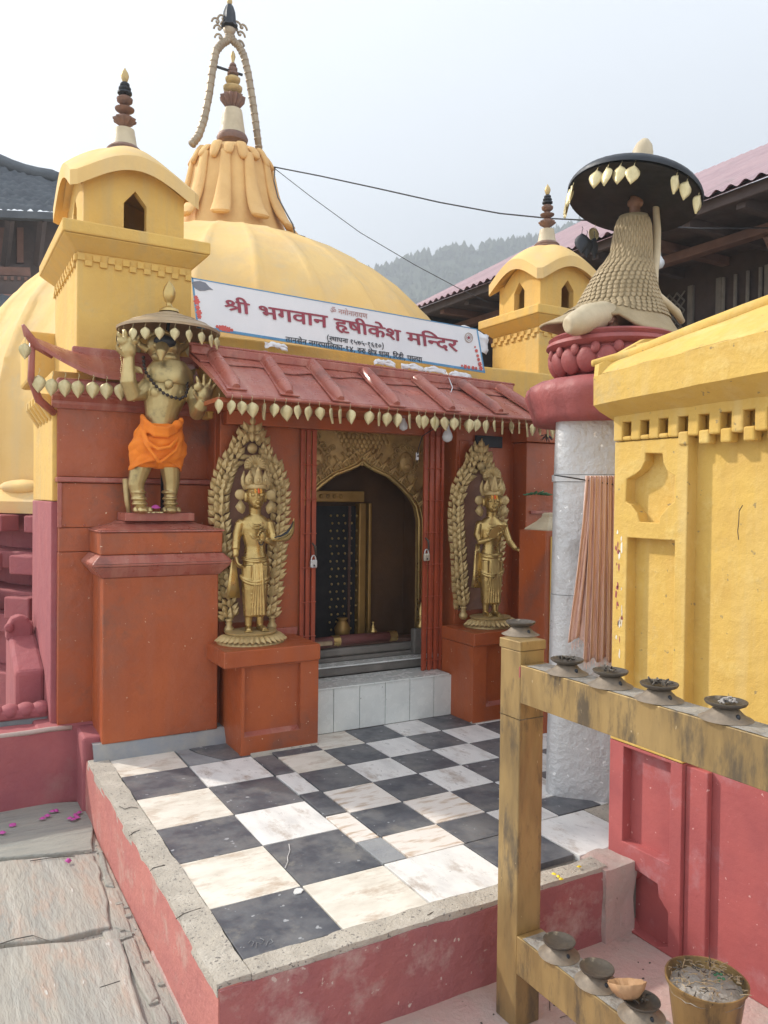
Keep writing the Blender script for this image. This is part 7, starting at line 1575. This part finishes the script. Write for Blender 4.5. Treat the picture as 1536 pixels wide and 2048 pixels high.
def oil_lamp(px, py, zt, label, s=1.0, wick=True, tilt=0, at=None):
    """squat lamp: flared foot with a hole, neck, wide dish holding burnt wick"""
    q = at if at is not None else P(px, py, z=zt+.001)
    r_ = root('oil_lamp', q, label, 'oil lamp')
    rt_ = Matrix.Rotation(tilt, 3, 'X')
    build(MB().lathe(zsq([(.056*s, 0), (.051*s, .003*s), (.040*s, .010*s), (.031*s, .021*s), (.026*s, .028*s), (.020*s, .031*s)]), q, 28), 'foot', 'lampb', r_, smooth=True, auto=60)
    build(MB().lathe(zsq([(.017*s, .029*s), (.030*s, .033*s), (.041*s, .040*s), (.044*s, .046*s), (.0435*s, .049*s), (.041*s, .049*s), (.036*s, .0445*s), (.022*s, .0405*s), (.004*s, .039*s)]), q, 28, rot=None), 'dish', 'lampm', r_, smooth=True, auto=50)
    to = V(-q.x, -q.y, 0).normalized(); sd_ = V(-to.y, to.x, 0)
    if sd_.dot(RT) < 0: sd_ = -sd_
    h = q+(to*.75+sd_*.66)*.036*s+V(0, 0, .011*s); build(MB().ell(h, (.005*s, .005*s, .007*s), n=8, m=6), 'vent_hole', 'black', r_, smooth=True)
    if wick:
        b = MB(); rr3 = random.Random(px)
        for k in range(16):
            a = rr3.uniform(0, 6.28); d = rr3.uniform(0, .022)*s; c = q+V(d*math.cos(a), d*math.sin(a), .036*s); e = c+V(rr3.uniform(-.016, .016), rr3.uniform(-.016, .016), rr3.uniform(.001, .012))*s
            b.tube([c, c.lerp(e, .5)+V(0, 0, .003), e], .0022*s, 5)
        build(b, 'burnt_wick', 'ash' if px % 2 else 'lampm', r_)
    return r_
q = P(1042, 1262, z=zpt)
oil_lamp(1041, 1268, zpt, 'oil lamp with a flat pale dish on top of the near brass post', 1.0, False)
tops = [(1126, 1348, 'first oil lamp from the post on the top rail, heaped with wick'), (1220, 1372, 'second oil lamp from the post on the top rail, with a tan dish'), (1330, 1398, 'third oil lamp from the post on the top rail, in front of the yellow pilaster'), (1459, 1437, 'largest looking oil lamp on the top rail, nearest the right edge')]
for k, (a, c, l) in enumerate(tops):
    q = P(a, c, z=zt1); t = (q-ra).dot(dirr); q = ra+dirr*t+nrm_*.044; q.z = zt1+.002
    r_ = oil_lamp(a, c, zt1, l, 1.0, True, at=q)
lows = [(1112, 1910, 'oil lamp with an empty wide dish nearest the post on the lower rail', False), (1203, 1960, 'oil lamp half hidden by the leaf bowl on the lower rail', False), (1302, 2022, 'oil lamp on the lower rail beyond the leaf bowl, at the bottom edge', True)]
for a, c, l, wk in lows:
    q = P(a, c, z=zl1+.002); t = (q-ra).dot(dirr); q = ra+dirr*t+nrm_*.044; q.z = zl1+.002; oil_lamp(a, c, zl1, l, 1.0, wk, at=q)
# leaf bowl leaning on the lamps
q = P(1255, 1975, z=zl1+.06)
lb = root('leaf_bowl', q, 'crinkled dry leaf bowl resting tilted between lamps on the lower rail', 'bowl')
rt_ = Matrix.Rotation(-.35, 3, 'X') @ Matrix.Rotation(.15, 3, 'Y')
wv = lambda a, z: 1+.05*math.sin(9*a+2)+.03*math.sin(17*a)
o = build(MB().lathe([(.012, -.026), (.026, -.018), (.038, -.004), (.045, .012)], q, 40, mod=wv, rot=rt_, cap=False), 'bowl', 'leafbowl', lb, smooth=True); o.modifiers.new('t', 'SOLIDIFY').thickness = .002
build(MB().lathe([(.001, -.027), (.014, -.026)], q, 16, rot=rt_), 'base', 'leafbowl', lb)
# brass pot full of ash and straws, on the floor beyond the rail
pc_ = P(1410, 2075, z=GZ+.10)
zpot = P(1415, 1955, y=pc_.y).z
pot = root('ash_pot', (pc_.x, pc_.y, GZ), 'tapered brass bucket heaped with ash, twigs and straw at bottom right', 'pot')
rp_ = 78*FW.dot(V(pc_.x, pc_.y, 0))/FOC
o = build(MB().lathe([(rp_*.62, GZ), (rp_*.66, GZ+.02), (rp_*.95, zpot-.012), (rp_*1.02, zpot-.008), (rp_*1.03, zpot), (rp_*.99, zpot), (rp_*.93, zpot-.02), (rp_*.85, zpot-.05)], (pc_.x, pc_.y, 0), 40, mod=lambda a, z: 1+.012*math.sin(5*a)), 'bucket', 'standbr', pot, smooth=True, auto=50)
def ashf(u, v):
    a = u*2*math.pi; r2 = v*rp_*.94; z = zpot-.028+.022*(1-v**2)
    p = V(pc_.x+r2*math.cos(a), pc_.y+r2*math.sin(a), z); return p+V(0, 0, noise.noise(p*60)*.008)
build(MB().grid(ashf, 48, 12), 'ash', 'ash', pot, smooth=True)
b = MB(); b2 = MB()
for k in range(150):
    a = random.uniform(0, 6.28); r2 = rp_*.9*math.sqrt(random.random()); c = V(pc_.x+r2*math.cos(a), pc_.y+r2*math.sin(a), zpot-.012+.02*(1-(r2/rp_)**2)+random.uniform(0, .006)); d = V(random.uniform(-1, 1), random.uniform(-1, 1), random.uniform(-.15, .3)).normalized()*random.uniform(.006, .028)
    (b if k % 3 else b2).tube([c, c+d*.5+V(0, 0, .002), c+d], .0013, 4)
build(b, 'straws', 'straws', pot, kind='stuff'); build(b2, 'ash_twigs', 'lampm', pot, kind='stuff')
b = MB()
for k in range(7):
    c = V(pc_.x+.025+random.uniform(-.02, .02), pc_.y-.02+random.uniform(-.015, .015), zpot+.006); b.ell(c, (.006, .005, .003), n=7, m=4)
build(b, 'green_scraps', 'leafgreen', pot, smooth=True)
# twigs and specks on the pink floor, yellow petals on the kerb
tw = MB()
for a, c, d in ((1215, 1880, .05), (1180, 1825, .035), (1240, 1850, .02), (1110, 1790, .03), (1100, 2020, .05), (1120, 2035, .04), (1130, 2010, .05)):
    q = P(a, c, z=GZ+.003); an = random.uniform(-.4, .9); tw.tube([q, q+V(math.cos(an), math.sin(an), .05)*d*.5+V(0, .002, 0), q+V(math.cos(an), math.sin(an), .02)*d], .0012, 4)
for k in range(70):
    q = V(random.uniform(1.1, 2.05), random.uniform(.9, 1.9), GZ+.002); tw.box(q.x, q.y, GZ, q.x+random.uniform(.002, .006), q.y+random.uniform(.002, .006), GZ+.003)
tag(build(tw, 'floor_litter', 'lampm', loc=(1.6, 1.5, GZ)), 'scattered twigs and crumbs on the pink cement floor by the lamp stand', 'litter', kind='stuff')
for k, (a, c) in enumerate(((1158, 1735), (1117, 1755), (1108, 1750), (1122, 1760))):
    p = P(a, c, z=.010); me_py = me_p if k else me_p
    mm = me_p.copy(); mm.materials.clear(); mm.materials.append(M['petaly']); o = inst(mm, 'fallen_petal', None, Matrix.Translation(p) @ Matrix.Rotation(k, 4, 'Z') @ Matrix.Scale(.5, 4)); tag(o, 'tiny yellow petal on the cement kerb behind the brass post', 'petal', 'yellow petals on the cement kerb')

# ================================================================== HOUSES BEHIND
EX, EZ2 = 5.15, 3.60
hr = root('timber_house', (6.6, 6.0, 0), 'old dark timber house with faded pink corrugated roof behind the right shrine', 'house')
ya, yb3 = 1.5, 8.55
me_c = None
b = MB(); n = 150
def tin(u, v):
    y = lerp(yb3, ya, u); x = lerp(EX, EX+3.0, v); return V(x, y, EZ2+(x-EX)*.56+.016*math.sin(u*n*2.4))
b.grid(tin, 720, 2); b.grid(lambda u, v: tin(u, v)-V(0, 0, .03), 2, 2)
build(b, 'roof', 'tinpink', hr, smooth=True)
box('fascia', 'oldwood', hr, (EX+.06, ya, EZ2-.10), (EX+.12, yb3-.05, EZ2-.005), .01)
box('soffit', 'oldwood', hr, (EX+.125, ya, EZ2-.06), (EX+1.35, yb3-.08, EZ2-.03), 0)
for k in range(14): box('rafter', 'oldwood2' if k % 3 == 0 else 'oldwood', hr, (EX+.125, 1.8+.5*k, EZ2-.14), (EX+1.3, 1.88+.5*k, EZ2-.062), .005)
box('wall', 'oldwood', hr, (EX+1.3, ya, .0), (EX+1.5, yb3, EZ2-.03), 0)
box('wall_plate', 'oldwood2', hr, (EX+.55, ya, EZ2-.22), (EX+.66, yb3-.3, EZ2-.142), .01)
for k in range(5):
    y = 2.7+1.25*k; build(MB().tube([V(EX+1.28, y, EZ2-1.05), V(EX+.62, y, EZ2-.22)], .05, 4), 'strut', 'oldwood2', hr)
for k in range(8):
    y = 1.9+.82*k; w = box('window', 'lattice', hr, (EX+1.262, y, 2.45), (EX+1.298, y+.06, 3.36), .004)
    box('window_post', 'lattice', hr, (EX+1.262, y+.5, 2.45), (EX+1.298, y+.56, 3.36), .004)
    for (s0, s1) in ((y+.10, y+.48),) :
        b = MB(); st_ = .085; m_ = 0
        if k % 2 == 0:
            z = 2.47
            while z < 3.28:
                for q in range(5):
                    yq = s0+(s1-s0)*q/4
                    if q < 4:
                        b.tube([V(EX+1.27, yq, z), V(EX+1.27, yq+(s1-s0)/4, z+.095)], .010, 4); b.tube([V(EX+1.275, yq+(s1-s0)/4, z), V(EX+1.275, yq, z+.095)], .010, 4)
                z += .095
            build(b, 'lattice', 'lattice', w)
        else:
            for q in range(4): b.tube([V(EX+1.27, s0+(s1-s0)*q/3, 2.46), V(EX+1.27, s0+(s1-s0)*q/3, 3.35)], .018, 6)
            build(b, 'bars', 'lattice', w)
box('balcony_rail', 'oldwood2', hr, (EX+.9, ya, 1.78), (EX+.96, yb3-.5, 1.84), .01); box('balcony_rail', 'lattice', hr, (EX+.88, ya, 1.62), (EX+.94, yb3-.5, 1.66), .01)
box('gable', 'oldwood', hr, (EX+.3, yb3-.25, 2.2), (EX+1.4, yb3-.15, EZ2+.1), 0); box('lower_wall', 'brick', hr, (EX+.9, 5.0, 0), (EX+1.28, yb3-.3, 1.75), .01)
q = kp(1318, 520); bu3 = root('light_bulb', P(1318, 520, y=4.0), 'white bulb hanging under the timber house eave beside the cloaked figure', 'bulb'); build(MB().lathe([(.012, .06), (.014, .03), (.038, -.01), (.040, -.03), (.028, -.055), (.006, -.065)], P(1318, 520, y=4.0), 16), 'glass', 'bulb', bu3, smooth=True)

hl = root('carved_house', (-.5, 12.5, 0), 'dark old house with slate roof and timber brackets at the far left', 'house')
HY = 12.0
hp_ = lambda px, py, y=HY: P(px, py, y=y)
e0, e1 = hp_(-420, 400), hp_(145, 425); r0_, r1_ = hp_(-420, 270, 14.0), hp_(130, 382, 12.9)
b = MB()
def sr(u, v):
    a = e0.lerp(e1, u); c = hp_(-420, 210, 14.0).lerp(hp_(128, 370, 12.8), u); p = a.lerp(c, v); return p+V(0, 0, .05*abs(math.sin(v*30))+.05*noise.noise(V(u*50, v*12, 0)))
b.grid(sr, 200, 80); rfl = build(b, 'roof', 'slateroof', hl, smooth=True)
build(MB().tube([sr(1, k/10)+V(0, 0, .04) for k in range(11)], .09, 6), 'hip', 'slateroof', rfl, smooth=True)
build(MB().tube([sr(k/20, 1) for k in range(21)], .10, 6), 'ridge', 'slateroof', rfl, smooth=True)
build(MB().prism([hp_(-420, 402, 11.98), hp_(145, 426, 11.98), hp_(145, 440, 11.98), hp_(-420, 418, 11.98)], (0, .12, 0)), 'fascia', 'slateroof', hl)
build(MB().prism([hp_(-420, 418, 12.7), hp_(135, 440, 12.7), hp_(135, 560, 12.7), hp_(-420, 545, 12.7)], (0, .3, 0)), 'upper_wall', 'oldwood', hl)
for x in (-300, -240, -180, -120, -60, 5, 42):
    build(MB().prism([hp_(x-8, 455, 12.6), hp_(x+5, 455, 12.6), hp_(x+5, 525, 12.6), hp_(x-8, 525, 12.6)], (0, .09, 0)), 'window_shutter', 'oldwood2', hl)
for x in (-220, -100, 20, 85): build(MB().tube([hp_(x-10, 530, 12.6), hp_(x, 440, 12.1)], .06, 4), 'strut', 'oldwood', hl)
build(MB().prism([hp_(-420, 520, 12.3), hp_(60, 535, 12.3), hp_(62, 552, 12.3), hp_(-420, 538, 12.3)], (0, .3, 0)), 'beam', 'oldwood2', hl)
build(MB().prism([hp_(-420, 540, 12.2), hp_(62, 553, 12.2), hp_(70, 590, 12.2), hp_(-420, 575, 12.2)], (0, .4, 0)), 'beam', 'oldwood', hl)
for k in range(34):
    x = -400+13.6*k; y = 541+(x+420)*.027; build(MB().prism([hp_(x, y, 12.18), hp_(x+6, y, 12.18), hp_(x+6, y+7, 12.18), hp_(x, y+7, 12.18)], (0, .06, 0)), 'dentil', 'oldwood2', hl)
build(MB().prism([hp_(-420, 570, 12.1), hp_(60, 590, 12.1), hp_(60, 602, 12.1), hp_(-420, 580, 12.1)], (0, .4, 0)), 'beam', 'brick', hl)
b = MB()
def sr2(u, v):
    a = hp_(-420, 760, 10.8).lerp(hp_(150, 700, 10.8), u); c = hp_(-420, 580, 12.1).lerp(hp_(100, 596, 12.1), u); p = a.lerp(c, v); return p+V(0, 0, .035*abs(math.sin(v*34))+.03*noise.noise(V(u*60, v*14, 0)))
b.grid(sr2, 160, 100); build(b, 'lower_roof', 'slateroof', hl, smooth=True)
build(MB().box(-6, 12.6, 0, e1.x-.5, 15, hp_(0, 500).z), 'wall', 'oldwood', hl)
# hill beyond, wooded, fading in the haze
ridge = [(300, 600), (560, 575), (700, 560), (765, 552), (800, 540), (832, 526), (862, 519), (900, 511), (960, 503), (1020, 498), (1070, 492), (1130, 470), (1200, 440), (1400, 400), (1700, 380), (2000, 420)]
HD = 330.0
def rp(px):
    for (a, c), (d, e) in zip(ridge[:-1], ridge[1:]):
        if a <= px <= d: return lerp(c, e, (px-a)/(d-a))
    return ridge[-1][1]
def hf(u, v):
    px = lerp(300, 2000, u); top = V(0, 0, CAMZ)+(P(px, rp(px), y=10.0)-V(0, 0, CAMZ))*(HD/P(px, rp(px), y=10.0).xy.length)
    d = V(top.x, top.y, 0).normalized(); f = lerp(.42, 1.0, v); p = V(d.x*HD*f, d.y*HD*f, -2+(top.z+2)*(v**1.25))
    return p+V(0, 0, noise.noise(p*.03)*5*v*(1-v)*4)
tag(build(MB().grid(hf, 160, 50), 'hill', 'hillg', smooth=True), kind='structure')
b = MB(); rr4 = random.Random(3)
for k in range(5200):
    u = rr4.random(); v = rr4.random()**.7; v = 1.0-abs(rr4.gauss(0, .01)) if k < 900 else v
    p = hf(u, min(v, 1)); h_ = rr4.uniform(2.0, 4.6) if k >= 900 else rr4.uniform(2.0, 6.5); w_ = h_*rr4.uniform(.22, .5)
    n = 5; tw_ = rr4.random()*6
    z0_ = h_*rr4.uniform(.1, .4)
    ring = [p+V(w_*math.cos(tw_+2*math.pi*i/n)*rr4.uniform(.6, 1.2), w_*math.sin(tw_+2*math.pi*i/n)*rr4.uniform(.6, 1.2), z0_+h_*.25*rr4.random()) for i in range(n)]
    b.add([p-V(0, 0, 1)]+ring+[p+V(rr4.uniform(-.4, .4), 0, h_)], [(0, 1+i, 1+(i+1) % n) for i in range(n)]+[(n+1, 1+(i+1) % n, 1+i) for i in range(n)])
tag(build(b, 'hill_forest', 'hillg', loc=(180, 250, 40)), 'hazy woodland covering the hillside behind the temple', 'woodland', kind='stuff')

# ================================================================== AIR
hz = bpy.data.meshes.new('haze'); hb = MB().box(-60, -30, -1.5, 430, 430, 190); hz = hb.mesh('haze')
hm = bpy.data.materials.new('haze_air'); hm.use_nodes = True; n = hm.node_tree; n.nodes.clear()
oo = n.nodes.new('ShaderNodeOutputMaterial'); pv = n.nodes.new('ShaderNodeVolumePrincipled'); pv.inputs['Color'].default_value = (.86, .92, 1.0, 1); pv.inputs['Density'].default_value = .0034; pv.inputs['Anisotropy'].default_value = .3
n.links.new(pv.outputs[0], oo.inputs['Volume']); hz.materials.append(hm)
if HAZE:
    ho = bpy.data.objects.new('haze', hz); COL.objects.link(ho); ho['kind'] = 'stuff'
